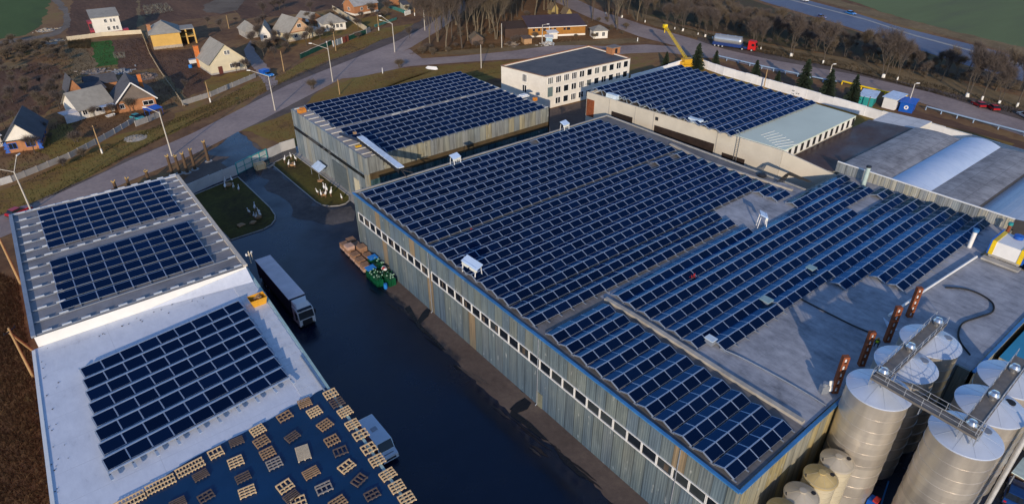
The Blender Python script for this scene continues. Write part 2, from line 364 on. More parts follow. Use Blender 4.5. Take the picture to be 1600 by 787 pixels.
# right-hand roads
ribbon('road',[(880,-10),(940,18),(1011,41),(1082,61),(1130,77),(1200,93),(1340,118),(1454,145),(1600,189),(1720,228)],
       [(860,0),(925,30),(1000,58),(1074,77),(1120,90),(1200,110),(1342,134),(1429,158),(1600,213),(1720,256)],ASPH,L*6)
ribbon('dirt_shoulder',[(1090,58),(1160,75),(1250,95),(1330,110),(1420,131),(1500,148),(1600,174),(1720,210)],
       [(1090,66),(1160,88),(1250,106),(1330,121),(1420,141),(1500,162),(1600,196),(1720,236)],PAVE,L*5)
ribbon('dry_grass_bank',[(980,14),(1060,40),(1130,56),(1220,74),(1330,92),(1450,116),(1530,136),(1640,160)],
       [(990,30),(1060,52),(1130,68),(1220,88),(1330,110),(1450,140),(1530,156),(1640,184)],STRAW,L*3)
ribbon('grass_strip',[(1105,92),(1200,116),(1300,136),(1420,168),(1600,222),(1720,262)],[(1090,104),(1200,128),(1300,152),(1420,186),(1600,240),(1720,280)],SOIL,L*4)
ribbon('highway',[(1060,-60),(1258,0),(1330,19),(1403,42),(1530,73),(1600,92),(1800,150)],[(1000,-60),(1196,4),(1294,33),(1388,63),(1505,101),(1600,128),(1800,196)],ASPHD,L*5)
ribbon('highway_median',[(1033,-60),(1233,-1),(1352,30),(1429,55),(1530,82),(1600,101),(1800,165)],[(1033,-58.5),(1233,.4),(1352,31.6),(1429,57),(1530,84.3),(1600,103.6),(1800,168)],CONC,L*8)
mp=S('worn_lane_paint',(.45,.46,.48),.8,0,.2,.6)
for off in (.25,.72):
    mb=MB()
    for i in range(40):
        def pt(t):
            a=G(*[(1060,-60),(1258,0),(1403,42),(1600,92)][0],0); return a
        p0=G(1196,4,0).lerp(G(1600,128,0),-.2+i*.035); p1=G(1196,4,0).lerp(G(1600,128,0),-.2+i*.035+.012)
        q0=G(1258,0,0).lerp(G(1600,92,0),-.2+i*.035); q1=G(1258,0,0).lerp(G(1600,92,0),-.2+i*.035+.012)
        a=p0.lerp(q0,off); b_=p1.lerp(q1,off); n=(q0-p0).normalized()*.16
        mb.poly([tuple(a-n),tuple(b_-n),tuple(b_+n),tuple(a+n)])
    o=mb.build('lane_marking',mp,loc=(0,0,L*9)); o['kind']='structure'
sheet('dry_grass_bank',[(1262,-2),(1330,15),(1403,38),(1530,69),(1600,88),(1800,146),(1800,130),(1600,74),(1500,52),(1400,26),(1320,4),(1290,-8)],STRAW,L*3)
sheet('crop_field',[(1290,-10),(1400,26),(1500,52),(1600,74),(1900,140),(2600,40),(1900,-200),(1250,-120)],FIELDD,L*2)
sheet('scrub_slope',[(960,10),(1060,38),(1220,72),(1450,114),(1700,165),(1720,150),(1505,104),(1388,66),(1294,36),(1196,8),(1080,-30)],ground_mat('scrub_earth',[(.34,(.045,.030,.018)),(.48,(.082,.056,.030)),(.6,(.085,.072,.028)),(.72,(.15,.10,.05))],.04,.5),L*2)

STREAK=ground_mat('dark_tyre_streak',[(.35,(.010,.010,.014)),(.6,(.03,.026,.026))],.3,1.2,rough=.6)
STREAKL=ground_mat('pale_dust_streak',[(.35,(.05,.042,.040)),(.6,(.11,.09,.08))],.3,1.2)
rs=random.Random(4)
for k in range(26):
    t_=rs.random(); y=86-t_*58+rs.gauss(0,1.5); x=37.1-1.3*math.sin(t_*3)+rs.gauss(0,.7); l=rs.uniform(1.5,6); w_=rs.uniform(.06,.22)
    mb=MB(); n=7; A=[]; B_=[]
    for i in range(n): u=i/(n-1); yy_=y-l*u; xx=x+.12*l*u+rs.gauss(0,.05); ww=w_*(1-abs(2*u-1)**2)+.01; A.append((xx-ww,yy_,0)); B_.append((xx+ww,yy_,0))
    for i in range(n-1): mb.poly([A[i],A[i+1],B_[i+1],B_[i]])
    _zc[0]+=.0009; o=mb.build('tyre_streak',STREAK if k%3 else STREAKL,loc=(0,0,L*7+_zc[0])); o['kind']='structure'
WSTAIN=ground_mat('wet_water_stain',[(.35,(.004,.005,.010)),(.6,(.010,.010,.014))],.3,1.2,rough=.35,rough2=.15,spec=.5)
for pts in ([(667,482),(673,485),(669,495),(662,501),(655,508),(650,505),(655,497),(660,489)],[(655,506),(672,522),(690,540),(697,548),(690,546),(672,528),(650,509)],[(820,622),(830,630),(824,640),(808,646),(796,640),(806,630)],[(800,640),(830,662),(858,690),(846,686),(818,664),(796,648)],[(640,478),(652,500),(668,522),(660,520),(644,498),(632,482)],[(866,700),(890,720),(920,750),(905,744),(880,722)]):
    sheet('wet_stain',pts,WSTAIN,L*7,rag=.5)
# lawns with kerbs (real steps)
def lawn(pts, name='lawn'):
    P=[G(*p,0) for p in pts]; c=sum(P,Vector())/len(P)
    mb=MB()
    n=len(P)
    for i in range(n):
        a,b_=P[i],P[(i+1)%n]; mb.box(((a+b_)/2+Vector((0,0,.09))),((b_-a).length+.18,.2,.22),math.atan2(b_.y-a.y,b_.x-a.x))
    k=mb.build('kerb',CONC); k['kind']='structure'
    m2=MB(); m2.poly([(p.x,p.y,0) for p in P]); o=m2.build(name,LAWN,loc=(0,0,.11)); o['kind']='structure'
lawn([(424,257),(458,241),(546,307),(546,314),(540,319),(530,322),(515,323),(503,321),(494,316)])
lawn([(302,306),(372,277),(422,325),(430,337),(430,344),(424,352),(412,359),(360,376),(330,345)])
# ------------------------------------------------------------------ big sheds
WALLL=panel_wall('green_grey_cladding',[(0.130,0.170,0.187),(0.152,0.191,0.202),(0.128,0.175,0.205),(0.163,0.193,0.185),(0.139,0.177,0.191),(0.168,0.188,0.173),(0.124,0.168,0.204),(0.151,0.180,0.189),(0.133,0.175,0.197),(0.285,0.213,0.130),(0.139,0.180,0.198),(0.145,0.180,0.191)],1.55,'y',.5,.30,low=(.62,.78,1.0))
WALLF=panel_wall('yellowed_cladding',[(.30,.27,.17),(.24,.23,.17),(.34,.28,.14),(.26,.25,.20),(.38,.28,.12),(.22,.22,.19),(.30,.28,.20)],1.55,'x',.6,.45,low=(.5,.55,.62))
WALLG=panel_wall('blue_grey_sheets',[(0.200,0.237,0.263),(0.250,0.288,0.306),(0.175,0.219,0.244),(0.288,0.312,0.312),(0.219,0.250,0.256),(0.156,0.194,0.219),(0.275,0.275,0.237)],1.9,'y',.45,.4)
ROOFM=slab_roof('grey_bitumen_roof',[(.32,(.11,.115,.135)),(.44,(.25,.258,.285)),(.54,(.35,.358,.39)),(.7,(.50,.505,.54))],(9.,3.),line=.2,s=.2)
ROOFB=slab_roof('brown_bitumen_roof',[(.32,(.07,.06,.055)),(.5,(.12,.105,.095)),(.68,(.20,.175,.155))],(6.,3.))
ROOFO=slab_roof('dark_felt_roof',[(.34,(.050,.050,.056)),(.45,(.085,.085,.09)),(.6,(.11,.108,.11)),(.72,(.14,.135,.13))],(12.,3.),line=.3,s=.3)
ROOFW=slab_roof('white_membrane_roof',[(.28,(.38,.40,.46)),(.42,(.60,.63,.70)),(.55,(.67,.70,.77)),(.7,(.74,.77,.83))],(60.,4.4),line=.22,s=.16)
ROOFC=slab_roof('pale_concrete_slabs',[(.3,(.20,.185,.18)),(.5,(.32,.30,.295)),(.7,(.42,.40,.39))],(6.,3.2))
ROOFV=slab_roof('stained_vault_roof',[(.34,(.12,.115,.12)),(.45,(.23,.225,.23)),(.56,(.34,.335,.34)),(.7,(.43,.43,.44))],(6.,2.6),line=.8,s=.3)
VBLUE=slab_roof('blue_white_vault_sheet',[(.3,(.40,.50,.66)),(.5,(.52,.62,.78)),(.7,(.62,.70,.82))],(3.,30.),rough=.55,line=.4)
VWHITE=slab_roof('white_vault_sheet',[(.3,(.55,.56,.58)),(.5,(.70,.70,.71)),(.7,(.80,.79,.78))],(3.,1.2),rough=.6,line=.35)

HM=11.
main=thing('production_shed','largest factory shed with grey green cladding, a long window band and tented solar panels','factory building',(40,17.5,0))
o_=Vector((40,17.5,0))
def wall(name, p, q, z0, z1, mat, parent, org, th=.3):
    """one upright wall sheet between two plan points, inner face th behind"""
    p=Vector((*p,0))-org; q=Vector((*q,0))-org; d=(q-p); n=Vector((d.y,-d.x,0)).normalized()
    mb=MB(); zt=z1 if isinstance(z1,tuple) else (z1,z1)
    a,b_=p,q; c,e=q-n*th,p-n*th
    mb.poly([(a.x,a.y,z0),(b_.x,b_.y,z0),(b_.x,b_.y,zt[1]),(a.x,a.y,zt[0])])
    mb.poly([(c.x,c.y,z0),(e.x,e.y,z0),(e.x,e.y,zt[0]),(c.x,c.y,zt[1])])
    mb.poly([(a.x,a.y,zt[0]),(b_.x,b_.y,zt[1]),(c.x,c.y,zt[1]),(e.x,e.y,zt[0])])
    mb.poly([(b_.x,b_.y,z0),(c.x,c.y,z0),(c.x,c.y,zt[1]),(b_.x,b_.y,zt[1])])
    mb.poly([(e.x,e.y,z0),(a.x,a.y,z0),(a.x,a.y,zt[0]),(e.x,e.y,zt[0])])
    return mb.build(name,mat,parent)
MP=[(39.8,17.4),(73.5,18.0),(73.5,10.8),(101.8,10.8),(101.8,20.),(113.2,20.),(113.2,47.2),(101.2,47.2),(101.2,94.4),(40.25,94.4)]
for i,(a,b_) in enumerate(zip(MP,MP[1:]+MP[:1])):
    wall('wall',a,b_,0,HM+.0,WALLF if abs(a[1]-b_[1])<2 else WALLL,main,o_)
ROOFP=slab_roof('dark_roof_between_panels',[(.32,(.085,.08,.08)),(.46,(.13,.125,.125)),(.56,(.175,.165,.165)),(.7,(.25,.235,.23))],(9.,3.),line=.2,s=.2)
mb=MB(); mb.poly([(x-o_.x,y-o_.y,0) for x,y in [(51.6,18.0),(73.8,18.3),(73.8,11.1),(101.5,11.1),(101.5,20.3),(112.9,20.3),(112.9,46.9),(100.9,46.9),(100.9,52.2),(81.8,52.2),(81.8,46.9),(51.6,46.9)]])
mb.build('roof',ROOFM,main,(0,0,HM-.03))
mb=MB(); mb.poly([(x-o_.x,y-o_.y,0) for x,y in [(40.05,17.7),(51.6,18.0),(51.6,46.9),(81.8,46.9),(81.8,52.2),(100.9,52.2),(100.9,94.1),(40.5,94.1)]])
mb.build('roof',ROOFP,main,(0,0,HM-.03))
# edge trim
for a,b_,m in ((MP[9],MP[0],BLUETRIM),(MP[0],MP[1],BLUETRIM),(MP[8],MP[9],CONC),(MP[7],MP[8],CONC),(MP[2],MP[3],BLUETRIM)):
    A=Vector((*a,HM+.08)); B=Vector((*b_,HM+.08)); mb=MB()
    n=int((B-A).length/6)+1
    for k in range(n):
        p=A.lerp(B,k/n); q=A.lerp(B,(k+1)/n); j=random.uniform(-.03,.03)
        mb.box((p+q)/2-o_+Vector((0,0,j)),((q-p).length-.03,.34,.17),math.atan2(q.y-p.y,q.x-p.x)+random.uniform(-.004,.004))
    mb.build('roof_trim',m,main)
# window band
def window_band(ys, x, z0, z1, parent, org):
    w0=None
    for k,(ya,yb) in enumerate(ys):
        mb=MB(); t=.08
        c=Vector((x-.06,(ya+yb)/2,(z0+z1)/2))-org; h=z1-z0; w=abs(yb-ya)
        mb.box((c.x,c.y,c.z+h/2),(.14,w,t)); mb.box((c.x,c.y,c.z-h/2),(.18,w,t*1.9))
        for s in (-1,1): mb.box((c.x,c.y+s*(w/2-.07),c.z),(.12,.085,h-t))
        f=mb.build('window',WHITEP,parent)
        m2=MB(); m2.box((c.x+.04,c.y,c.z),(.03,w-.08,h-t)); 
        if random.random()<.16: m2.box((c.x+.02,c.y+random.uniform(-.5,.5),c.z-random.uniform(0,.25)),(.012,random.uniform(.25,.7),h*.6),m=1)
        m2.build('pane',[DARKGL if random.random()<.7 else S('dusty_dark_glass',(.035,.042,.045),.25,0,.4,.6),S('window_clutter',(.09,.065,.045),.9,0,.5,1.5)],f)
yy=[];y=93.3
while y>72: yy.append((y,y-2.06)); y-=2.06
y=69.8
while y>19.8: yy.append((y,y-2.06)); y-=2.06
def wallx(y): return 39.8+(y-17.4)*(.45/77)
for ya,yb in yy: window_band([(ya,yb)],wallx((ya+yb)/2),6.35,7.85,main,o_)
mb=MB(); mb.b0(-.09,0,0,1.1,0,2.3); 
d=mb.build('door',S('grey_green_door',(.20,.21,.16),.6),main,Vector((wallx(44.5)-40-.0,44.5-17.5,.05)))
# kerb beam between the roof fields, pipes and conduits on the deck
def beam(name, pts, w, h, mat, parent, org, z):
    mb=MB()
    for p,q in zip(pts[:-1],pts[1:]):
        p=Vector((*p,z+h/2))-org; q=Vector((*q,z+h/2))-org
        mb.box((p+q)/2,((q-p).length,w,h),math.atan2(q.y-p.y,q.x-p.x))
    return mb.build(name,mat,parent)
P_=lambda px,py,z=HM: tuple(G(px,py,z)[:2])
beam('roof_kerb',[P_(946,468),P_(1000,500),P_(1070,545),P_(1140,590),P_(1255,661)],.55,.35,S('pale_mortar',(.42,.38,.32),.9,0,.3,1),main,o_,HM)
beam('roof_kerb',[P_(1047,226),P_(1100,252),P_(1160,272),P_(1238,298)],.5,.3,S('pale_mortar',(.42,.38,.32)),main,o_,HM)
def hose(name,label,pts,r,mat,cat,z=HM):
    mb=MB(); P=[G(*p,z) for p in pts]
    # Catmull-Rom
    Q=[]
    for i in range(len(P)-1):
        p0=P[max(0,i-1)];p1=P[i];p2=P[i+1];p3=P[min(len(P)-1,i+2)]
        for k in range(6):
            t=k/6; Q.append(.5*((2*p1)+(p2-p0)*t+(2*p0-5*p1+4*p2-p3)*t*t+(3*p1-p0-3*p2+p3)*t**3))
    Q.append(P[-1])
    for a,b_ in zip(Q[:-1],Q[1:]): mb.tube(a+Vector((0,0,r+.01)),b_+Vector((0,0,r+.01)),r,n=6)
    return tag(mb.build(name,mat),label,cat)
hose('hose','long black hose snaking across the pale flat roof behind the silos',[(1477,450),(1505,452),(1530,460),(1550,474),(1550,488),(1530,496),(1505,505),(1497,520),(1500,535),(1515,555)],.11,RUBBER,'hose')
hose('cable_conduit','dark conduit running from the panels across the bare grey roof to the first rusty mast',[(1240,462),(1290,488),(1330,508),(1358,520)],.10,DARKM,'conduit')
hose('cable_conduit','pale and dark conduit along the bare roof ending at the shed corner by the ladder',[(1125,545),(1160,560),(1220,592),(1265,618),(1290,634)],.09,GALV,'conduit')
mb=MB()
pp=[P_(1388,495),P_(1445,455),P_(1525,403)]
for p,q in zip(pp[:-1],pp[1:]):
    p=Vector((*p,HM+.25)); q=Vector((*q,HM+.25)); mb.tube(p,q,.16,n=8)
tag(mb.build('pipe',WHITEP),'long straight white pipe lying across the roof beside the black hose','pipe')
# small roof pieces
mb=MB(); mb.lathe([(0,2.6),(.3,2.6),(.3,0)],12); mb.lathe([(0,3.0),(.42,3.0),(.42,2.6),(0,2.6)],12,1)
tag(mb.build('vent_pipe',[WHITEP,BLUETRIM],loc=G(1514,386,HM)),'white vent pipe with blue cap beside the last panel row at the right','vent pipe')
mb=MB(); mb.lathe([(0,3.3),(.36,3.3),(.36,0)],12); mb.lathe([(0,3.55),(.42,3.55),(.42,3.3)],12,1)
tag(mb.build('vent_pipe',[S('pale_green_paint',(.40,.50,.46),.6),DARKM],loc=G(1349,289,HM)),'pale green vent pipe standing in front of the sheet metal parapet','vent pipe')
mb=MB(); mb.lathe([(0,1.6),(.25,1.6),(.25,0)],10); mb.lathe([(0,2.),(.34,2.),(.34,1.6)],10,1)
tag(mb.build('vent_pipe',[RUST,TEALP],loc=G(1572,366,HM)),'rusty vent pipe with teal cap at the end of the sheet metal parapet','vent pipe')
# parapet of the far right edge
A=G(1305,268,HM); B=G(1578,360,HM); t=thing('sheet_parapet','long grey sheet metal parapet with white top rail behind the right panel rows','parapet',A)
mb=MB(); d=B-A; ln=d.length; ang=math.atan2(d.y,d.x); n=26
mb2=MB()
for k in range(n):
    mb.box((math.cos(ang)*ln*(k+.5)/n,math.sin(ang)*ln*(k+.5)/n,.95),(ln/n-.08,.08,1.75),ang)
for k in range(n+1): mb2.box((math.cos(ang)*ln*k/n,math.sin(ang)*ln*k/n,.95),(.07,.10,1.85),ang,1)
mb.build('sheet',panel_wall('parapet_sheets',[(.28,.29,.28),(.20,.22,.23),(.33,.32,.27),(.24,.27,.28),(.36,.34,.26)],1.25,'y',.55,.5),t)
mb2.box((d.x/2,d.y/2,1.98),(ln,.26,.14),ang); mb2.build('rail',[WHITEP,GALV],t)

# shed at the back left -------------------------------------------------
HB=10.7
b2=thing('storage_shed','blue grey sheet metal shed standing behind the largest shed with a lawn beside it','factory building',(49,107,0)); o2=Vector((49,107,0))
B2=[(49,107),(95.6,107),(95.6,143.2),(49.1,143.2)]
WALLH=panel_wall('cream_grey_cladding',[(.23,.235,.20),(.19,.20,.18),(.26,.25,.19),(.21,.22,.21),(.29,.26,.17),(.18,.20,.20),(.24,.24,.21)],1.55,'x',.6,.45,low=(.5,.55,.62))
for i,(a,b_) in enumerate(zip(B2,B2[1:]+B2[:1])): wall('wall',a,b_,0,HB,WALLH if i in(0,2) else WALLG,b2,o2)
mb=MB(); mb.poly([(x,y,0) for x,y in ((.3,.3),(46.3,.3),(46.3,35.9),(.4,35.9))]); mb.build('roof',ROOFC,b2,(0,0,HB-.03))
mb=MB(); mb.b0(-.10,.05,1.2,35.6,6.05,6.75); mb.build('window_strip',DARKGL,b2)
mb=MB(); mb.b0(.6,46.2,-.10,.05,6.1,7.4); mb.build('window_strip',S('dirty_brown_glazing',(.085,.062,.035),.35,0,.5,.6),b2)
mb=MB(); mb.b0(.6,46.2,-.07,.04,0,6.05); mb.build('lower_panel',panel_wall('blue_lower_sheets',[(.035,.085,.11),(.05,.11,.135),(.03,.075,.105),(.07,.12,.13),(.04,.10,.12)],2.0,'x',.25,.5),b2)  # lower wall face in blue tones, up to the window strip
for y0,w,h,m in ((9.5,6.5,5.2,S('grey_gate_leaf',(.10,.125,.135),.6)),(4.2,2.0,4.6,S('cream_sheet',(.50,.46,.33),.7)),(1.4,1.6,3.6,S('grey_gate_leaf',(.19,.21,.20)))):
    mb=MB(); mb.b0(-.14,0,y0,y0+w,0,h); mb.build('gate_leaf',m,b2)
mb=MB()
for k in range(20): mb.box((-.12,18+.9*k,5.9),(.12,.10,11.))
SLAT=S('cream_roof_slat',(.62,.58,.50),.7,0,.15,2)
for k in range(13): mb=MB(); mb.box((1.6+random.uniform(-.1,.1),2+k*2.75,.12),(2.3,.28,.14)); mb.build('roof_slat',SLAT,b2,(0,0,HB))
for k in range(22): mb=MB(); mb.box((2.2+k*2.07,.35,.14),(1.3,.30,.14)); mb.build('roof_slat',SLAT,b2,(0,0,HB))
for k in range(13): mb=MB(); mb.box((45.6,2+k*2.75,.12),(1.2,.25,.14)); mb.build('roof_slat',SLAT,b2,(0,0,HB))
mb=MB()
for k in range(9): mb.box((random.uniform(14,36),18.0+random.uniform(-.35,.35),.1),(random.uniform(.8,2.2),.3,.08),random.uniform(-.1,.1))
mb.build('roof_patch',S('cream_roof_slat',(.62,.58,.50)),b2,(0,0,HB))
mb=MB(); mb.box((0,0,0),(.12,5.2,2.6),0,0,0,R(-38)); 
t=thing('awning','pale blue sheet awning on the side wall of the back shed above the lawn','awning',Vector((48.3,127.5,2.4)))
mb=MB(); mb.box((-.9,0,0),(2.0,4.0,.08),0,0,0,R(28*-1)); mb.build('canopy',S('pale_blue_sheet',(.50,.62,.78),.5),t)
mb=MB()
for s in (-2,2): mb.tube((-1.7,s,-.8),(.75,s,-.2),.05); mb.tube((-1.9,s,-2.6),(-1.9,s,-.8),.05)
mb.build('bracket',GALV,t)
# covered conveyor between the sheds
a=G(556,236,HB+.9); a=Vector((51.5,113.5,HB+1.3)); b_=Vector((50.4,95.6,HM+.9))
t=thing('covered_conveyor','covered conveyor with pale top bridging the gap between the two panelled sheds','conveyor',a)
d=b_-a
def along(t0,t1,off,size,m,mbx):
    p=d*t0; q=d*t1; c=(p+q)/2+Vector((off[0],0,off[1])); mbx.box(c,(size[0],(q-p).length,size[1]),math.atan2(-d.x,d.y)*0+math.atan2(d.y,d.x)-R(90),m,rx=math.asin(d.z/d.length))
mb=MB(); along(0,1,(0,.55),(1.25,.16),0,mb); mb.build('cover',S('pale_blue_cover',(.62,.70,.80),.5),t)
mb=MB(); along(0,1,(-.5,.1),(.12,.8),0,mb); along(0,1,(.5,.1),(.12,.8),0,mb)
for k in range(13): p=d*(k/12); mb.box(p+Vector((-.6,0,.1)),(.08,.14,1.))
mb.build('truss',DARKM,t)
mb=MB(); mb.tube(d+Vector((0,0,.1)),d+Vector((1.8,-1.0,-.6)),.12); mb.tube(d+Vector((0,0,.1)),d+Vector((.2,-1.4,-.75)),.12); mb.tube(d,d+Vector((2.2,.2,-.2)),.1); mb.build('leg',DARKM,t)
mb=MB(); mb.box((-1.3,10,.2),(2.2,.5,.25),R(80)); mb.tube(Vector((-1.5,6,-.35)),Vector((-.1,-1,-.2)),.3,n=8); mb.build('feed_pipe',S('dark_blue_sheet',(.02,.03,.06),.5),t)

# white shed on the right -------------------------------------------------
HW=13.
w=thing('white_shed','white rendered shed with panels over most of its roof and a sage green end','factory building',(105,56,0)); o3=Vector((105,56,0))
WB=[(104.7,104.4),(108.6,56.6),(136.8,57.6),(138.8,105.4)]
WW=S('cream_render',(.56,.51,.42),.85,0,.16,.25,world=True)
for i,(a,b_) in enumerate(zip(WB,WB[1:]+WB[:1])): wall('wall',a,b_,0,HW+(0 if i else .15),WW,w,o3,.35)
wall('wing_wall',(108.62,56.55),(111.6,47.4),0,(HW+.1,HW-2.3),WW,w,o3,.35)
sage=S('sage_green_roof',(.60,.65,.53),.6,0,.18,.06,world=True)
mb=MB(); mb.poly([(x-o3.x,y-o3.y,0) for x,y in ((105.1,104),(108.0,67),(137.3,67.6),(138.4,105))]); mb.build('roof',ROOFB,w,(0,0,HW-.6))
mb=MB(); pr=[(108.1,67.),(109,56.5),(137.2,57.5),(137.7,67.8)]; mb.prism([(x-o3.x,y-o3.y) for x,y in pr],HW-.7,HW+.22); mb.build('bare_roof_end',sage,w)
mb=MB()
for k in range(7): mb.tube((4.2+.9*k*.55,2.2+k*.9,HW+.26),(8.5+.9*k*.5,.6+k*1.1,HW+.26),.04,n=4)
mb.build('roof_seam',WHITEP,w)
mb=MB(); mb2=MB()
for k in range(12):
    x=109.8+k*2.3; y=56.6+(x-108.6)*.0355
    mb.box((x-o3.x,y-o3.y-.08,HW-.9),(1.15,.2,1.7)); mb2.box((x+1.15-o3.x,y-o3.y-.05,HW-.9),(1.1,.14,1.5))
mb.build('pillar',WHITEW,w); mb2.build('opening',S('dark_opening',(.012,.010,.009),.9,0,.3,1),w)
# window slots, ladder, truss rail on the long wall
wd=Vector((108.6-104.7,56.6-104.4,0)).normalized(); wn_=Vector((wd.y,-wd.x,0)); wa=Vector((104.7,104.4,0))
def onwall(s,z,off=.03): return wa+wd*s+wn_*(-off if wn_.x>0 else off)+Vector((0,0,z))
wn_=Vector((-abs(wd.y),-abs(wd.x),0)).normalized()*1.0
wn_=Vector((wd.y,-wd.x,0)); 
if wn_.x>0: wn_=-wn_
def onwall(s,z,off=.03): return wa+wd*s+wn_*off+Vector((0,0,z))
angw=math.atan2(wd.y,wd.x)
for s0,s1,z0,z1 in ((7.6,13.5,9.2,10.5),(19.4,34.,8.2,10.4),(14.5,18.,7.2,8.2),(36,41,8.,9.2)):
    mb=MB(); c=onwall((s0+s1)/2,(z0+z1)/2,.02)-o3; mb.box(c,(s1-s0,.1,z1-z0),angw); mb.build('window_slot',S('dark_window_band',(.030,.020,.016),.5,0,.5,1),w)
for s in (6.8,14.1,19.0,34.4):
    mb=MB(); c=onwall(s,HW/2,.04)-o3; mb.box(c,(.14,.1,HW),angw); mb.build('joint_strip',S('grey_joint',(.38,.36,.32),.9),w)
mb=MB(); c=onwall(1.3,9.6,.05)-o3; mb.box(c,(2.2,.12,4),angw); mb.build('door',RUST,w)
mb=MB(); c=onwall(19.8,11.9,.06)-o3; mb.box(c,(.7,.14,.7),angw); mb.build('vent',DARKM,w)
mb=MB()
for o in (-.3,.3): mb.tube(onwall(39+o,6.5,.22)-o3,onwall(39+o,HW+.4,.22)-o3,.05,n=5)
for k in range(18): mb.tube(onwall(38.7,6.7+k*.36,.22)-o3,onwall(39.3,6.7+k*.36,.22)-o3,.035,n=4)
mb.build('ladder',S('grey_ladder',(.22,.22,.22),.5,.4),w)
mb=MB()
for k in range(11):
    s=1+k*3.5
    p=onwall(s,HW-.2,-.6)-o3; q=onwall(s+1.7,HW+.9,-1.6)-o3; r=onwall(s+3.4,HW-.2,-.6)-o3
    mb.tube(p,q,.07,n=4); mb.tube(q,r,.07,n=4)
mb.tube(onwall(1,HW-.1,-.5)-o3,onwall(38,HW-.1,-.5)-o3,.07,n=4)
mb.build('truss',S('pale_blue_steel',(.36,.44,.48),.5,.3),w)
for s,l in ((6.8,'pale box unit on the near edge of the white shed roof, far one'),(28.5,'pale blue box unit on the near edge of the white shed roof beside the ladder')):
    mb=MB(); mb.box((0,0,.7),(1.0,3.0,.9)); mb.box((0,0,.15),(.8,2.6,.2),m=1)
    tag(mb.build('vent_unit',[S('pale_blue_box',(.58,.68,.76),.5),DARKM],loc=onwall(s,HW-.15,-.9),rz=angw+R(90)),l,'roof unit')

# office block -------------------------------------------------
HO=9.1
of=thing('office_block','white three storey office block with flat dark roof and an orange brick roof hut','office building',(114,129,0)); oo=Vector((114,129,0))
OB=[(114.0,129.2),(151.8,132.0),(151.2,147.5),(113.2,147.2)]
OB=[tuple(G(852,120,HO)[:2]),tuple(G(985,91,HO)[:2]),tuple(G(920,72,HO)[:2]),tuple(G(783,103,HO)[:2])]
for a,b_ in zip(OB,OB[1:]+OB[:1]): wall('wall',a,b_,0,HO,WHITEW,of,oo)
mb=MB(); mb.poly([(x-oo.x,y-oo.y,0) for x,y in OB]); mb.build('roof',ROOFO,of,(0,0,HO-.25))
for k,(a,b_) in enumerate(zip(OB,OB[1:]+OB[:1])):
    mb=MB(); p=Vector((*a,HO+.06))-oo; q=Vector((*b_,HO+.06))-oo; mb.box((p+q)/2,((q-p).length,.4,.2),math.atan2(q.y-p.y,q.x-p.x))
    mb.build('parapet_cap',BRICK if k in (1,2) else S('brown_eave',(.20,.13,.10),.8),of)
def facade(a,b_,cols,rows,wdt,hgt,parent,org,skip=(),three=True,z0=.9,zs=2.95,margin=.9):
    a=Vector((*a,0)); b_=Vector((*b_,0)); d=b_-a; L_=d.length; d.normalize(); n=Vector((d.y,-d.x,0)); ang=math.atan2(d.y,d.x)
    for r in range(rows):
        for k in range(cols):
            if (r,k) in skip: continue
            s=margin+wdt/2+(L_-2*margin-wdt)*k/max(cols-1,1); z=z0+r*zs+hgt/2
            c=a+d*s+n*.05+Vector((0,0,z))-org
            mb=MB(); mb.box(c,(wdt,.12,.1),ang); mb=MB()
            mb.box(c+Vector((0,0,hgt/2)),(wdt,.12,.12),ang); mb.box(c-Vector((0,0,hgt/2)),(wdt+.1,.16,.12),ang)
            nb=random.choice((2,3,4)) if three else 2
            for i in range(nb): 
                u=-wdt/2+wdt*i/(nb-1); mb.box(c+d*u,(.13,.12,hgt),ang)
            f=mb.build('window',WHITEP,parent)
            m2=MB(); m2.box(c-n*.03,(wdt-.05,.06,hgt-.05),ang); m2.build('pane',DARKGL if random.random()<.8 else S('curtained_glass',(.12,.13,.12),.2,0,.4,.7),f)
facade(OB[0],OB[1],11,3,1.75,1.75,of,oo,skip=((0,0),(1,0)))
facade(OB[3],OB[0],1,2,1.5,2.0,of,oo,z0=3.4,margin=8.)
a=Vector((*OB[0],0)); d=(Vector((*OB[1],0))-a).normalized(); ang=math.atan2(d.y,d.x); n=Vector((d.y,-d.x,0))
mb=MB(); mb.box(a+d*1.8+n*.05+Vector((0,0,4.6))-oo,(1.7,.12,2.6),ang); mb.build('door',S('grey_glass_door',(.14,.19,.19),.2,0,.2,1),of)
mb=MB(); mb.b0(-1.6,1.6,-1.3,1.3,0,1.9); mb.b0(-1.8,1.8,-1.5,1.5,1.9,2.1,1); mb.b0(-.5,.4,-1.36,-1.2,.1,1.6,2)
c=G(958,82,HO); mb.build('roof_hut',[BRICK,S('felt_cap',(.20,.17,.15),.9),DARKM],of,Vector((c.x,c.y,HO-.25))-oo,math.atan2(d.y,d.x))

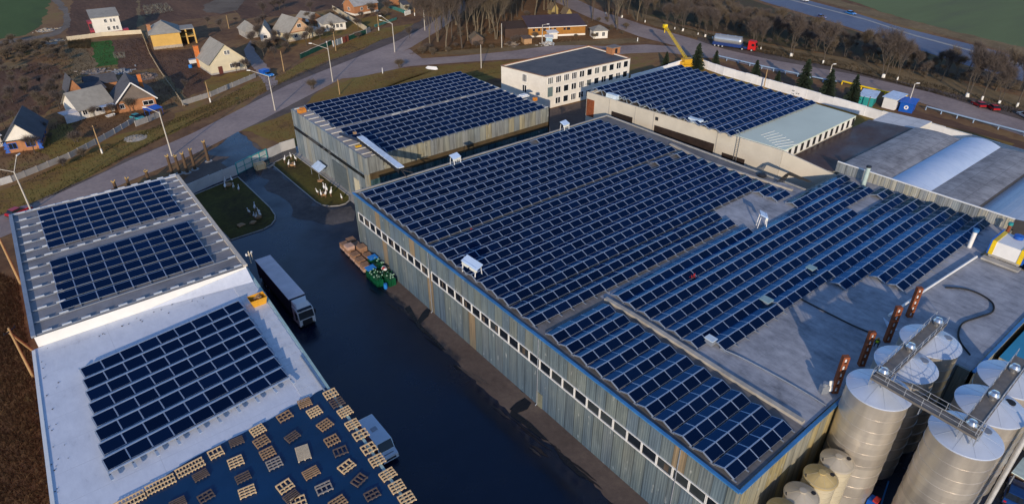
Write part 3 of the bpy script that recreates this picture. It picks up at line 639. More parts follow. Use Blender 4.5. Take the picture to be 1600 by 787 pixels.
# vaulted halls behind the parapet -------------------------------------------------
v=thing('vaulted_hall','vaulted hall with stained grey roofs and a pale blue middle vault behind the parapet','factory building',(114,20,0)); ov=Vector((114,20,0))
HV=8.6
def vault(name,x0,x1,y0,y1,z,rise,mat,n=14,dark=True):
    mb=MB(); pts=[]
    for i in range(n+1):
        t=i/n; pts.append((y0+(y1-y0)*t, z+rise*(1-(2*t-1)**2)))
    for (ya,za),(yb,zb) in zip(pts[:-1],pts[1:]):
        mb.add([(x0-ov.x,ya-ov.y,za),(x1-ov.x,ya-ov.y,za),(x1-ov.x,yb-ov.y,zb),(x0-ov.x,yb-ov.y,zb)],[(0,1,2,3)],0,False)
    for x in (x0,x1): mb.poly([(x-ov.x,y_-ov.y,z_) for y_,z_ in pts]+[(x-ov.x,y1-ov.y,0),(x-ov.x,y0-ov.y,0)],1)
    for y_ in (y0,y1): mb.poly([(x0-ov.x,y_-ov.y,0),(x1-ov.x,y_-ov.y,0),(x1-ov.x,y_-ov.y,z),(x0-ov.x,y_-ov.y,z)],1)
    mb.build(name,[mat,S('dark_gable_wall',(.05,.05,.055),.8)],v)
vault('roof_vault',115.2,145.5,39.9,48.6,11.35,.35,ROOFV)
vault('roof_vault',114.6,147,33.4,39.9,11.4,.75,VBLUE)
vault('roof_vault',114.4,147,26.2,33.4,11.35,.2,ROOFV)
vault('roof_vault',114.0,156,6.0,26.2,10.5,2.3,VWHITE)
t=thing('brown_roofed_annex','low annex with wet brown felt roof between the white shed and the vaulted hall','factory building',(111,46,0))
q=[G(1228,238,7),G(1336,187,7),G(1428,214,7),G(1300,266,7)]; q=[Vector((111.9,53.0-4.5,0)),Vector((111.9,56.0,0)),Vector((150,57.2,0)),Vector((152,53,0)),Vector((113.4,52.9,0))]
mb=MB(); pp=[(112.2,52.95),(156,52.95),(150,57.9),(137.2,57.2),(109.6,56.3),(111.6,48.5),(114.5,48.5)]
mb.prism([(x-111,y-46) for x,y in [(111.9,48.2),(115.0,48.2),(115.1,49.0),(145.6,49.0),(143.5,57.3),(109.5,56.4)]],0,11.0,0,1)
mb.build('body',[WALLF,ground_mat('wet_brown_felt',[(.34,(.018,.016,.028)),(.46,(.055,.033,.030)),(.6,(.080,.048,.040)),(.72,(.12,.07,.052))],.09,.5,rough=.6,rough2=.25,bump=.1,stretch=(.6,1,1))],t)
t=thing('pale_annex','low pale annex with cracked whitish roof beyond the wet brown felt roof','annex',(146,48,0))
mb=MB(); mb.prism([(0,1),(9,1),(8,9.6),(-2.2,9.4)],0,10.3,0,1); mb.build('body',[WHITEW,slab_roof('cracked_pale_roof',[(.3,(.42,.42,.42)),(.5,(.58,.58,.58)),(.7,(.68,.67,.65))],(4.,3.),line=.6)],t)
# blue roofed building at the right edge
t=thing('blue_roofed_shed','shed with teal blue sheet roof cut by the right edge behind the silos','factory building',(80,-12,0))
mb=MB(); mb.prism([(0,0),(32,0),(32,22.2),(0,22.2)],0,[8.8,8.8,10.2,10.2],0,1); mb.build('body',[WALLF,S('teal_blue_roof',(.02,.20,.36),.5,0,.2,.4)],t)

# low long buildings of the left foreground -------------------------------------------------
HL,HU=8.0,9.5
lb=thing('warehouse_row','long white roofed warehouse in the left foreground with panels and a blue tarpaulin','warehouse',(0,0,0))
LOW=[(-7.9,85.3),(-10.8,30),(-11.2,10),(15.4,10),(16.7,35),(19.15,87.6)]; LOW=LOW[::-1]
UP=[tuple(G(17,337,HU)[:2]),tuple(G(53,527,HU)[:2]),tuple(G(384,416,HU)[:2]),tuple(G(277,275,HU)[:2])]
PINK=S('dark_pink_render',(.34,.09,.11),.8,0,.2,.6)
mb=MB(); mb.prism(LOW[::-1],0,HL-.02,0,1); mb.build('lower_block',[PINK,ROOFW],lb)
mb=MB(); mb.prism(UP,0,HU-.02,0,1); mb.build('upper_block',[PINK,S('lilac_grey_roof',(.23,.225,.235),.8,0,.35,.4,world=True)],lb)
a=Vector((*UP[1],0)); b_=Vector((*UP[2],0)); d=(b_-a).normalized(); n=Vector((d.y,-d.x,0)); 
mb=MB(); p=a+n*.06; q=b_+n*.06
mb.poly([(p.x,p.y,HL),(q.x,q.y,HL),(q.x,q.y,HU),(p.x,p.y,HU)]); mb.build('step_wall',S('bright_white_step',(.80,.78,.72),.85,0,.06,.8),lb)
# sloping flashing that hides the step towards the right
mb=MB(); m0=a.lerp(b_,.45)+n*.1; 
mb.poly([(m0.x,m0.y,HL+.02),((b_+n*2.3).x,(b_+n*2.3).y,HL+.02),((b_+n*.1).x,(b_+n*.1).y,HU-.25)]); 
mb.poly([((b_+n*.1).x,(b_+n*.1).y,HU-.25),((b_+n*2.3).x,(b_+n*2.3).y,HL+.02),((b_+n*.1).x,(b_+n*.1).y,HL+.02)]); mb.build('flashing',ROOFW,lb)
def edge(name,p,q,z,w_,h,mat,par,org=Vector((0,0,0))):
    p=Vector((*p[:2],z))-org; q=Vector((*q[:2],z))-org; mb=MB(); mb.box((p+q)/2,((q-p).length,w_,h),math.atan2(q.y-p.y,q.x-p.x)); return mb.build(name,mat,par)
edge('parapet',UP[0],UP[1],HU+.12,.5,.3,GALV,lb); edge('parapet',UP[2],UP[3],HU+.12,.55,.3,S('pale_coping',(.52,.46,.38),.9),lb); edge('parapet',UP[3],UP[0],HU+.1,.4,.2,RAILW,lb)
edge('parapet',(19.1,87.4),(16.65,35),HL+.04,.3,.12,S('pale_green_trim',(.35,.50,.48),.6),lb); edge('parapet',(-7.95,85),(-10.8,30),HL+.04,.35,.12,WHITEP,lb)
# slab strip along the right edge with open joints, drain stains
mb=MB()
for k in range(18):
    y0=85.6-k*1.62; xr=19.0-(87.4-y0)*.0467-.25
    mb.box((xr-1.35,y0-.8,HL+.02),(2.7,1.58,.05),random.gauss(0,.004))
mb.build('edge_slab',slab_roof('pale_edge_slabs',[(.3,(.44,.46,.50)),(.5,(.60,.62,.66)),(.7,(.70,.72,.76))],(60.,60.),line=0,s=.5),lb)
mb=MB()
for k in range(70):
    y=random.uniform(42,85); x=-8.4-(85-y)*.05+abs(random.gauss(0,1.0)); mb.box((x,y,HL+.03),(random.uniform(.03,.16),random.uniform(.03,.14),.05),random.random()*3)
for k in range(16): mb.box((random.uniform(-2,12),83.6+random.gauss(0,.7),HL+.03),(random.uniform(.06,.22),random.uniform(.04,.12),.06),random.random()*3)
mb.build('roof_litter',DARKM,lb)
# ribs across the upper roof, with short pale cleats
for k in range(14):
    y=124.4-k*2.98; f=(UP[0][1]-y)/(UP[0][1]-UP[1][1])
    xl=UP[0][0]+(UP[1][0]-UP[0][0])*f+.3; xr=19.3-(124-y)*.018-.3
    mb=MB(); mb.box(((xl+xr)/2,y,HU+.12),(xr-xl,.10,.14),0,0); 
    x=xl+1.2
    while x<xr:
        if x<-2.8 or x>16.2 or k in (0,6,13) : mb.box((x,y+.16,HU+.2),(1.05,.24,.2),0,1)
        x+=2.14
    mb.build('roof_rib',[GALV,RAILW],lb)
TARP=S('blue_tarpaulin',(.003,.028,.082),.30,0,.35,.18,world=True,bump=.6)
te=[G(513,603,HL),G(486,619,HL),G(400,667,HL),G(300,716,HL),G(205,782,HL),G(150,820,HL)]
random.seed(3)
mb=MB(); top=[]
for p,q in zip(te[:-1],te[1:]):
    for k in range(5): top.append(p.lerp(q,k/5)+Vector((0,random.uniform(-.12,.12),0)))
top.append(te[-1])
nx=len(top); ny=22; V=[]
for j in range(ny+1):
    t_=j/ny
    for i,p in enumerate(top):
        xr=17.2-(56-20)*.045*t_; 
        x=p.x+(0 if i else -.05*t_*34*.9); y=p.y+(20-p.y)*t_
        x=p.x-.045*(p.y-y)
        V.append((x,y,HL+.05+random.uniform(0,.05)))
F=[(j*nx+i,j*nx+i+1,(j+1)*nx+i+1,(j+1)*nx+i) for j in range(ny) for i in range(nx-1)]
mb.add(V,F,0,False); tag(mb.build('tarpaulin',TARP),'dark blue tarpaulin weighed down with wooden pallets on the white roof','tarpaulin')
# ------------------------------------------------------------------ solar panel rows
random.seed(11)
_pm={}
def panel_mesh(L_,w,tilt,side):
    k=(L_,w,tilt,side)
    if k in _pm: return _pm[k]
    mb=MB(); b=.042; t=.04; T=Matrix.Rotation(tilt*side*-1,4,'X') if False else Matrix.Rotation(tilt if side<0 else -tilt,4,'X')
    y0,y1=(-w,-.02) if side<0 else (.02,w)
    X=L_/2
    def q(p,m): mb.poly([T@Vector(v) for v in p],m)
    e_=.012; ix0,ix1=-X+b,X-b; iy0,iy1=(y0+e_,y1-b) if side<0 else (y0+b,y1-e_)
    q([(ix0,iy0,t-.006),(ix1,iy0,t-.006),(ix1,iy1,t-.006),(ix0,iy1,t-.006)],0)
    for A in ([(-X,y0),(X,y0),(ix1,iy0),(ix0,iy0)],[(X,y0),(X,y1),(ix1,iy1),(ix1,iy0)],[(X,y1),(-X,y1),(ix0,iy1),(ix1,iy1)],[(-X,y1),(-X,y0),(ix0,iy0),(ix0,iy1)]):
        q([(x,y,t) for x,y in A],1)
    for (xa,ya),(xb,yb) in (((-X,y0),(X,y0)),((X,y0),(X,y1)),((X,y1),(-X,y1)),((-X,y1),(-X,y0))):
        q([(xa,ya,0),(xb,yb,0),(xb,yb,t),(xa,ya,t)],1)
    q([(-X,y0,0),(-X,y1,0),(X,y1,0),(X,y0,0)],1)
    me=bpy.data.meshes.new('solar_panel'); me.from_pydata(mb.v,[],mb.f); me.materials.append(glassmat); me.materials.append(ALU)
    me.polygons.foreach_set('material_index',mb.m); me.update(); _pm[k]=me; return me
glassmat=GLASSPV
def tent_row(label, group, x0, n, y, z, pitch=2.0, w=1.20, tilt=R(20), gaps=(), back=True, rz=0, legs=False):
    t=thing('solar_panel_row',label,'solar panels',(x0,y,z),rz,group)
    hr=.22+w*math.sin(tilt); c=w*math.cos(tilt)
    mb=MB()
    L_=n*pitch
    for yy_,zz in ((0,hr-.02),(-c*.97,.22),(c*.97,.22)):
        if yy_>0 and not back: continue
        seg=[]; 
        mb.box((L_/2,yy_,zz),(L_,.05,.05))
    for k in range(n+1):
        mb.box((k*pitch,-c/2,.22/2+hr/2-.05),(.09,w+.02,.08),0,0,tilt)
        if back: mb.box((k*pitch,c/2,.22/2+hr/2-.05),(.09,w+.02,.08),0,0,-tilt)
        mb.box((k*pitch,-c-.05,.06),(.12,.5 if not legs else .95,.10)); mb.box((k*pitch,-c*.95,.14),(.08,.08,.2))
        if back: mb.box((k*pitch,c*.95,.14),(.08,.08,.2))
    mb.build('mounting_frame',GALV,t)
    mf=panel_mesh(pitch-.03,w,tilt,-1); mk=panel_mesh(pitch-.03,w,tilt,1)
    for k in range(n):
        if k in gaps: continue
        for me in ((mf,mk) if back else (mf,)):
            o=bpy.data.objects.new('solar_panel',me); COL.objects.link(o); o.parent=t; o.location=(pitch*(k+.5),0,hr)
            o.rotation_euler=(random.gauss(0,.006),random.gauss(0,.004),0)
    return t
gm='tented solar panel rows on the largest roof'
for k in range(9):
    y=92.35-2.40*k
    tent_row(f'{nth(k)} tented panel row from the far edge of the largest roof',gm,41.0,28,y,HM,pitch=2.01,gaps=(18,) if k==0 else ((3,) if False else ()),legs=(k==8))
for k in range(8):
    y=70.15-2.36*k
    tent_row(f'{nth(k)} long tented panel row below the brown aisle of the largest roof',gm,40.9,28,y,HM,pitch=2.01,gaps=(23,26) if k==0 else (),legs=(k==7))
tent_row('tented panel row ending at the puddled bare patch, far one of two',gm,40.9,20,50.95,HM,pitch=2.03)
tent_row('tented panel row beside the narrow aisle below the puddled bare patch',gm,40.8,20,48.35,HM,pitch=2.03,legs=True)
tent_row('short two panel row beyond the puddled bare patch, far one',gm,93.2,2,51.1,HM,pitch=2.03)
tent_row('short two panel row beyond the puddled bare patch, near one',gm,93.2,2,48.7,HM,pitch=2.03)
gr='tented solar panel rows on the right part of the largest roof'
tent_row('tented panel row starting at the kerb beam and ending at the white instrument stand',gr,52.8,14,45.0,HM,pitch=2.03)
tent_row('tented panel row at the far right between puddled patch and sheet parapet',gr,93.9,8,45.4,HM,pitch=2.12)
rr=[(43.0,52.8,28),(40.55,52.8,28),(38.15,52.8,23),(35.75,52.8,29),(33.35,52.8,29)]
for k,(y,x0,n) in enumerate(rr):
    tent_row(f'{nth(k)} full tented panel row after the instrument stand, right part of the largest roof',gr,x0,n,y,HM,pitch=2.02)
tent_row('two panel tented row standing against the sheet metal parapet',gr,107.5,2,38.2,HM,pitch=1.9)
tent_row('short tented panel row between the kerb beam and the small grey roof box',gr,55.0,6,31.2,HM,pitch=2.02,legs=True)
tent_row('tented panel row running from the small grey roof box to the parapet',gr,67.4,6,31.35,HM,pitch=2.02)
tent_row('upper right tented row ending at the parapet, behind the bare grey roof',gr,79.4,16,31.1,HM,pitch=2.04)
tent_row('tented panel row beside the bare grey roof, third from the vent pipe',gr,77.6,17,28.75,HM,pitch=2.03)
tent_row('tented panel row beside the bare grey roof, second from the vent pipe',gr,83.2,14,26.3,HM,pitch=2.05)
tent_row('last tented panel row beside the white vent pipe with blue cap',gr,83.2,14,23.9,HM,pitch=2.07,legs=True)
gl='short tented rows on the near corner of the largest roof'
for k in range(11):
    tent_row(f'{nth(k)} five panel tented row in the near corner field, counted from the aisle',gl,40.9-.04*k,5 if k!=1 else 5,44.2-2.45*k,HM,pitch=1.93)
gb='single slope panel rows on the back shed'
for k in range(7): tent_row(f'{nth(k)} panel row of the far field on the blue grey back shed',gb,52.0-.06*k,21,142.0-2.55*k,HB-.05,pitch=2.05-.003*k,w=1.35,tilt=R(16),back=False)
for k in range(7): tent_row(f'{nth(k)} panel row of the near field on the blue grey back shed',gb,51.7,21,123.2-2.50*k,HB-.05,pitch=2.02,w=1.35,tilt=R(16),back=False)
gw='tented panel rows on the white shed'
for k in range(15): tent_row(f'{nth(k)} panel row from the far edge of the white shed',gw,106.6+.0*k,15,103.6-2.56*k,HW+.25,pitch=2.05,w=1.25,tilt=R(20))
gu='panel rows on the far field of the foreground warehouse'
for k in range(6): 
    y=123.1-2.58*k; tent_row(f'{nth(k)} row from the road in the far panel field of the foreground warehouse',gu,-2.7-.04*k,9,y,HU,pitch=2.105,w=1.72,tilt=R(7),back=False)
gu='panel rows on the middle field of the foreground warehouse'
for k in range(6): 
    y=103.7-2.52*k; tent_row(f'{nth(k)} row in the middle panel field of the foreground warehouse',gu,-3.35-.08*k,9,y,HU,pitch=2.12,w=1.72,tilt=R(7),back=False)
gu='panel rows on the white roof of the foreground warehouse'
for k in range(8):
    y=76.6-2.36*k
    t=tent_row(f'{nth(k)} row on the white roof of the foreground warehouse, counted from the step',gu,-4.0-.09*k,9,y,HL+.25,pitch=2.14,w=1.62,tilt=R(9),back=False,rz=R(6.2)-R(.03)*k)
    mb=MB()
    for i in range(10):
        mb.box((i*2.14,-1.1,.12),(.16,2.36,.12))
        if i in (3,6): mb.box((i*2.14+.22,-1.1,.14),(.10,2.36,.12))
        if k==7: mb.box((i*2.14,-2.6,.12),(.28,.9,.12))
        if k==0: mb.box((i*2.14,.35,.16),(.2,.5,.3))
    mb.box((9*2.14/2,-2.02,.36),(9*2.14,.22,.06)); mb.box((9*2.14/2,.05,.50),(9*2.14,.11,.06))
    mb.build('long_rail',S('blue_grey_rail',(.46,.53,.62),.45,.4,.15,2),t)
    mb=MB(); mb.box((9*2.14/2,-1.76,.22),(9*2.14,.20,.06)); mb.build('shade_strip',DARKM,t)  # dark strip added for the shade in the gap below each row
#  in the other two fields
# small red cloth pieces, box, etc. on the big roof
redc=S('red_cloth',(.40,.02,.02),.9,0,.3,3)
def scrap(label,px,z,s,mat,cat='cloth'):
    mb=MB(); n=5
    V=[(s*(i/n-.5)*1.5,s*(j/n-.5),.05+random.uniform(0,.3*s)) for j in range(n+1) for i in range(n+1)]
    mb.add(V,[(j*(n+1)+i,j*(n+1)+i+1,(j+1)*(n+1)+i+1,(j+1)*(n+1)+i) for j in range(n) for i in range(n)],0)
    return tag(mb.build('cloth',mat,loc=G(*px,z),rz=random.uniform(0,3)),label,cat)
scrap('crumpled red cloth lying between two panel rows right of the kerb beam',(1081,431),HM+.2,.9,redc)
scrap('small red cloth scrap beside the wide bare aisle between panel rows',(1074,411),HM+.2,.5,redc)
scrap('small red scrap in the brown aisle of the largest roof',(737,360),HM+.1,.5,redc)
mb=MB(); mb.box((0,0,.35),(1.0,1.2,.5)); mb.box((0,0,.66),(1.2,1.4,.12),m=1)
tag(mb.build('roof_box',[GALV,S('teal_grey_lid',(.25,.38,.40),.6)],loc=G(1196,474,HM)),'small grey roof box with teal lid between two panel rows','roof box')
mb=MB(); mb.box((0,0,.35),(.9,.9,.5)); mb.box((0,0,.66),(1.1,1.1,.12),m=1)
tag(mb.build('roof_box',[GALV,S('teal_grey_lid',(.25,.38,.40))],loc=G(1266,424,HM)),'small grey roof box at the end of the right panel rows, near the bare roof','roof box')
mb=MB(); mb.box((0,0,.45),(.8,1.0,.7)); mb.box((0,0,.85),(1.0,1.2,.1),m=1)
tag(mb.build('roof_box',[GALV,S('pale_blue_box',(.58,.68,.76))],loc=G(1109,537,HM)),'small pale box beside the last panel row on the bare roof','roof box')

# white instrument stands -------------------------------------------------
def stand(label,px,w_,h,rz,z=HM):
    t=thing('lamp_stand',label,'lamp stand',G(*px,z),rz)
    mb=MB(); mb.box((0,0,h+.15),(w_,1.25,.10),0,0,R(24)); mb.box((0,-.35,h-.15),(w_*.86,.12,.5),0,0,R(10)); mb.build('hood',S('pale_blue_white_hood',(.50,.64,.84),.5,0,.06,1),t)
    for s in (-1,1):
        mb=MB(); mb.box((s*w_*.4,-.55,h/2),(.11,.10,h),0,0,R(-6)); mb.box((s*w_*.4,.55,h/2-.1),(.09,.09,h),0,0,R(6)); mb.build('leg',WHITEP,t)
    mb=MB(); mb.box((0,-.6,.25),(w_*.9,.08,.08)); mb.box((0,.6,.4),(w_*.9,.08,.08)); mb.build('brace',GALV,t)
    mb=MB()
    for s in (-.25,.25): mb.box((s*w_,-.45,h-.35),(w_*.38,.3,.4))
    mb.build('lamp',S('floodlight_face',(.75,.75,.66),.4,0,.08,2),t)
stand('long pale hooded floodlight stand at the roof edge above the window band',(738,428),3.4,1.7,R(-87))
stand('pale hooded floodlight stand on the far roof edge facing the back shed',(712,259),1.9,1.8,R(8))
stand('pale hooded floodlight stand at the far right corner of the largest roof',(882,206),1.8,1.8,R(8))
stand('pale hooded floodlight stand beside the puddled bare roof patch',(1189,355),1.6,2.1,R(40))

# ------------------------------------------------------------------ silos
STEEL=steel_silo(); CONE=S('pale_blue_steel_cone',(.66,.72,.82),.42,.35,.12,.5)
def silo(loc,r,zr,za,label,mats,group,bands,nm='silo',ridges=10,cap=True):
    t=thing(nm,label,'silo',loc,0,group)
    mb=MB(); prof=[(r,0)]
    for zb in bands: prof+= [(r,zb-.05),(r+.035,zb-.04),(r+.035,zb+.04),(r,zb+.05)]
    prof+=[(r,zr)]
    mb.lathe(prof,48); mb.build('shell',mats[0],t)
    mb=MB(); mb.lathe([(r+.10,zr-.12),(r+.14,zr),(r+.10,zr+.04),(.35,za)],48)
    mb.lathe([(.35,za-.02),(.35,za+.12),(0,za+.14)],16)
    mb.build('cone_roof',mats[1],t)
    mb=MB()
    for k in range(ridges):
        a=2*math.pi*k/ridges; mb.tube((.4*math.cos(a),.4*math.sin(a),za),((r+.08)*math.cos(a),(r+.08)*math.sin(a),zr+.05),.012,n=4)
    mb.build('roof_rib',mats[2],t)
    return t
gs='tall steel silos beside the largest shed'
bands=[1.6,3.2,4.8,6.4,8.1,9.7,11.2,12.8]
SIL=[((58.3,14.9,0),'tall brushed steel silo nearest the shed corner, in front of its row'),((64.2,14.95,0),'middle steel silo of the row beside the bare roof'),((70.1,15.0,0),'farthest steel silo of the row beside the bare roof'),
     ((58.6,7.1,0),'large steel silo at the front of the right row, nearest the bottom edge'),((64.4,7.1,0),'middle steel silo of the right row with a dark roof hatch'),((70.2,7.2,0),'farthest steel silo of the right row by the right edge')]
for k,(p,l) in enumerate(SIL):
    t=silo(p,2.88,14.55,15.45,l,(STEEL,CONE,S('cone_rib',(.40,.45,.52),.5,.4)),gs,bands)
    mb=MB(); mb.lathe([(.45,0),(.45,.1),(0,.12)],12,c=(1.3,-1.1,15.0)); mb.build('hatch',DARKM if k==4 else GALV,t)
gs2='small beige silos by the shed end wall'
BEI=S('beige_silo_sheet',(.52,.46,.33),.55,.15,.14,.8); BEIC=S('beige_silo_cone',(.52,.46,.36),.5,.2,.18,.5)
sb=[.9+.75*k for k in range(10)]
for k,(px,l) in enumerate([((1307,708),'pale beige small silo nearest the tall steel silo'),((1283,734),'small beige silo with a yellowish cone, second from the tall silo'),((1255,764),'small beige silo with pale cone cap, third from the tall silo'),((1222,786),'small beige silo with ochre cone cut by the bottom edge')]):
    p=G(*px,8.4); t=silo((p.x,14.8,0),1.5,7.6,8.2,l,(BEI,BEIC if px[0] in (1307,1255) else S('ochre_silo_cone',(.50,.38,.17),.5,.1,.3,.6),BEI),gs2,sb,'small_silo',8)
    mb=MB(); mb.tube((-1.2,.9,7.7),(-1.25,.95,8.1),.06,n=5); mb.build('lifting_eye',DARKM,t); mb=MB(); mb.lathe([(.22,0),(.22,.08),(0,.09)],10,c=(.75,-.7,8.0)); mb.build('roof_fitting',DARKM,t)
# catwalks
WALK=S('dark_grating',(.20,.18,.16),.7,.3,.25,2)
def catwalk(label,a,b_,w_,vents,rails=(1,-1)):
    a=Vector(a); b_=Vector(b_); t=thing('catwalk',label,'catwalk',a); d=b_-a; L_=d.length; ang=math.atan2(d.y,d.x); e=d.normalized(); n=Vector((-e.y,e.x,0))
    mb=MB(); mb.box(d/2,(L_,w_,.12),ang); mb.box(d/2+n*(w_/2)+Vector((0,0,.02)),(L_,.10,.24),ang); mb.box(d/2-n*(w_/2)+Vector((0,0,.02)),(L_,.10,.24),ang); mb.build('deck',WALK,t)
    for s in rails:
        mb=MB(); o=n*(s*w_/2)
        for z in (.55,1.05): mb.tube(o+Vector((0,0,z)),o+d+Vector((0,0,z)),.026,n=5)
        k=int(L_/1.6)
        for i in range(k+1): p=o+d*(i/k); mb.tube(p,p+Vector((0,0,1.05)),.026,n=5)
        mb.build('railing',S('grey_railing',(.42,.44,.47),.5,.3),t)
    mb=MB(); k=max(2,int(L_/5.8))
    for i in range(k+1):
        p=d*(i/k)
        for s in (-1,1): mb.tube(p+n*s*w_*.4,p+n*s*w_*.4-Vector((0,0,1.0)),.05,n=5)
    mb.build('support',GALV,t)
    for v_ in vents:
        p=d*v_+Vector((0,0,.06)); mb=MB(); mb.lathe([(.28,0),(.28,.3),(.46,.36),(.5,.62),(.34,.88),(0,.98)],14,c=p); mb.build('ball_vent',S('bright_steel',(.75,.75,.74),.22,.9,.1,1),t)
catwalk('catwalk with ball vents over the silo row beside the bare roof',(57.6,15.1,16.0),(72.2,15.3,16.0),1.25,(.06,.47,.93))
catwalk('catwalk crossing between the two silo rows above the dark gap',(57.7,15.6,16.15),(57.3,6.0,16.15),1.2,(),(-1,1))
catwalk('catwalk with ball vents over the right silo row',(57.0,6.9,16.0),(72.2,7.4,16.0),1.25,(.05,.42,.8))
# white rising pipe beside the last silo, ground clutter
mb=MB(); mb.tube((62.2,3.4,.2),(63.2,3.6,15.),.22,n=8); mb.tube((62.7,3.5,.2),(63.8,3.8,15.4),.14,n=8)
tag(mb.build('riser_pipe',S('pale_grey_pipe',(.55,.55,.55),.5,.3)),'pale riser pipes standing right of the front right silo','pipe')
# rusty masts
def mast(label,bpx,tpx,rz):
    b=G(*bpx,HM); b=Vector((b.x,b.y,HM)); 
    h=4.2; 
    lo,hi=HM,HM+12
    for _ in range(40):
        m=(lo+hi)/2
        if proj(b.x,b.y,m)[1]>tpx[1]: lo=m
        else: hi=m
    h=lo-HM
    t=thing('perforated_mast',label,'steel mast',b,rz); n=5; w_=.66; mb=MB(); 
    for s in (-1,1): mb.box((s*(w_/2-.10),0,h/2),(.20,.5,h))
    for k in range(n+1): mb.box((0,0,h*k/n if 0<k<n else (.12 if k==0 else h-.12)),(w_-.4,.5,.24))
    mb.build('frame',RUST,t)
    mb=MB()
    for k in range(n): mb.box((0,0,h*(k+.5)/n),(w_-.42,.3,h/n*.42))
    mb.build('backing_plate',S('pale_plate',(.62,.63,.66),.5),t)
mast('rusty perforated mast nearest the shed corner ladder, lowest in the photo',(1303,612),(1319,556),R(-38))
mast('rusty perforated mast behind the front silo, second from the shed corner',(1345,570),(1362,518),R(-38))
mast('rusty perforated mast beside a pale tent-like sheet, third from the shed corner',(1385,533),(1403,479),R(-38))
mast('rusty perforated mast closest to the last panel row',(1420,494),(1437,449),R(-38))
mb=MB(); mb.box((0,0,.9),(1.0,.06,1.2),0,0,R(-18)); mb.box((-.9,.1,.5),(.8,.6,1.0),0,1); mb.tube((-.9,.1,1.),(-.9,.1,1.35),.3,n=10,m=1)
tag(mb.build('control_box',[WHITEP,GALV],loc=G(1299,612,HM),rz=R(-30)),'white tilted board and grey box at the foot of the lowest rusty mast','control box')
mb=MB(); mb.add([(-.9,0,0),(.9,0,0),(0,1.1,1.3),(0,-.9,.05)],[(0,3,2),(3,1,2),(0,2,1)],0); tag(mb.build('folded_sheet',S('pale_blue_plastic',(.50,.62,.75),.5),loc=G(1390,512,HM),rz=.4),'pale blue folded sheet propped beside the third rusty mast','sheet')
# caged ladder on the end wall
t=thing('caged_ladder','white caged ladder fixed to the shed end wall beside the front silo','ladder',(57.0,17.3,2.0))
mb=MB()
for s in (-.3,.3): mb.tube((s,-.15,0),(s,-.15,9.6),.05,n=5)
for k in range(24): mb.tube((-.3,-.15,.3+k*.4),(.3,-.15,.3+k*.4),.03,n=4)
mb.build('rail',RAILW,t); mb=MB()
for k in range(9):
    z=2+k*.95; pts=[(.42*math.cos(a),-.2-.55*math.sin(a),z) for a in [math.pi*i/6 for i in range(7)]]
    for p,q in zip(pts[:-1],pts[1:]): mb.tube(p,q,.03,n=4)
for a in (.7,1.57,2.4): mb.tube((.42*math.cos(a),-.2-.55*math.sin(a),2),(.42*math.cos(a),-.2-.55*math.sin(a),9.6),.03,n=4)
mb.build('cage',RAILW,t)
# white machine with blue and yellow edges at the right edge
p=G(1573,405,HM); t=thing('cooling_unit','white box unit with blue and yellow edges on the roof at the right edge','cooling unit',(p.x,p.y,HM),R(0))
mb=MB(); mb.box((0,0,1.9),(4.0,4.2,2.0)); mb.build('casing',WHITEP,t)
mb=MB(); 
for s in (-1,1): mb.box((0,s*1.75,2.93),(4.06,.5,.10),0,0); mb.box((-2.03,s*1.75,1.9),(.08,.5,2.05))
mb.build('yellow_edge',S('bright_yellow',(.80,.55,.01),.5),t)
mb=MB()
for s in (-1,1): mb.box((0,s*2.12,2.0),(4.12,.16,2.3))
mb.build('blue_edge',S('bright_blue',(.01,.10,.45),.5),t)
mb=MB(); mb.box((0,0,.7),(3.8,3.8,.4)); 
for sx in (-1,1):
    for sy in (-1,1): mb.box((sx*1.7,sy*1.7,.3),(.2,.2,.6))
mb.box((-2.6,0,.35),(1.2,4.6,.25)); mb.build('base_frame',CONC,t)
mb=MB(); mb.tube((1.9,-.9,3.2),(2.3,-1.6,3.7),.3,n=8); mb.lathe([(.6,0),(.6,.5),(0,.6)],12,c=(1.2,0,2.95)); mb.build('fan',S('bright_blue',(.01,.10,.45)),t)

# ------------------------------------------------------------------ pallets on the tarpaulin
def pallet(sx,sy,mat,nx_=3,ny_=3,dbl=False,slats=None):
    mb=MB(); h=.13; sx*=.86; sy*=.84
    for i in range(nx_+1): mb.box((sx*(i/nx_-.5)*.93,0,h*.45),(.11,sy,h*.9))
    m=slats or ny_+1
    for j in range(m):
        if slats is None and m>3 and 0<j<m-1 and random.random()<.12: continue
        
        wdt=.15 if slats is None else sy/m*.6
        mb.box((random.uniform(-.01,.01),sy*(j/(m-1)-.5)*.93,h+.02),(sx,wdt,.035),random.gauss(0,.006))
    return mb
pal=[]
s_=1574/400
Z1=[((460,112),'L'),((500,165),'D'),((548,222),'L'),((595,300),'L'),((645,362),'L'),((695,447),'L'),((745,520),'L'),((812,607),'L'),((868,682),'L'),((928,755),'L')]
Z2=[((300,168),'M'),((360,222),'L'),((177,250),'M'),((425,302),'M'),((225,375),'D'),((468,398),'M'),((520,465),'D'),((558,558),'L'),((635,640),'D'),((715,730),'D'),((290,475),'W'),((340,597),'M'),((418,690),'G'),((72,475),'M'),((113,540),'G'),((180,680),'L'),((220,742),'D'),((262,778),'L'),((505,780),'M'),((12,335),'L'),((35,405),'M')]
Z3=[((1455,405),'D'),((1328,475),'L'),((1170,565),'X'),((988,668),'X'),((800,770),'X'),((1235,612),'D'),((1450,530),'L'),((1495,625),'D'),((1520,712),'L'),((1268,742),'D'),((1095,782),'D')]
items=[(G(400+x/s_,587+y/s_,HL+.12),c,'edge') for (x,y),c in Z1]+[(G(400+x/s_,587+y/s_,HL+.12),c,'mid') for (x,y),c in Z2]+[(G(x/s_,587+y/s_,HL+.12),c,'mid') for (x,y),c in Z3]
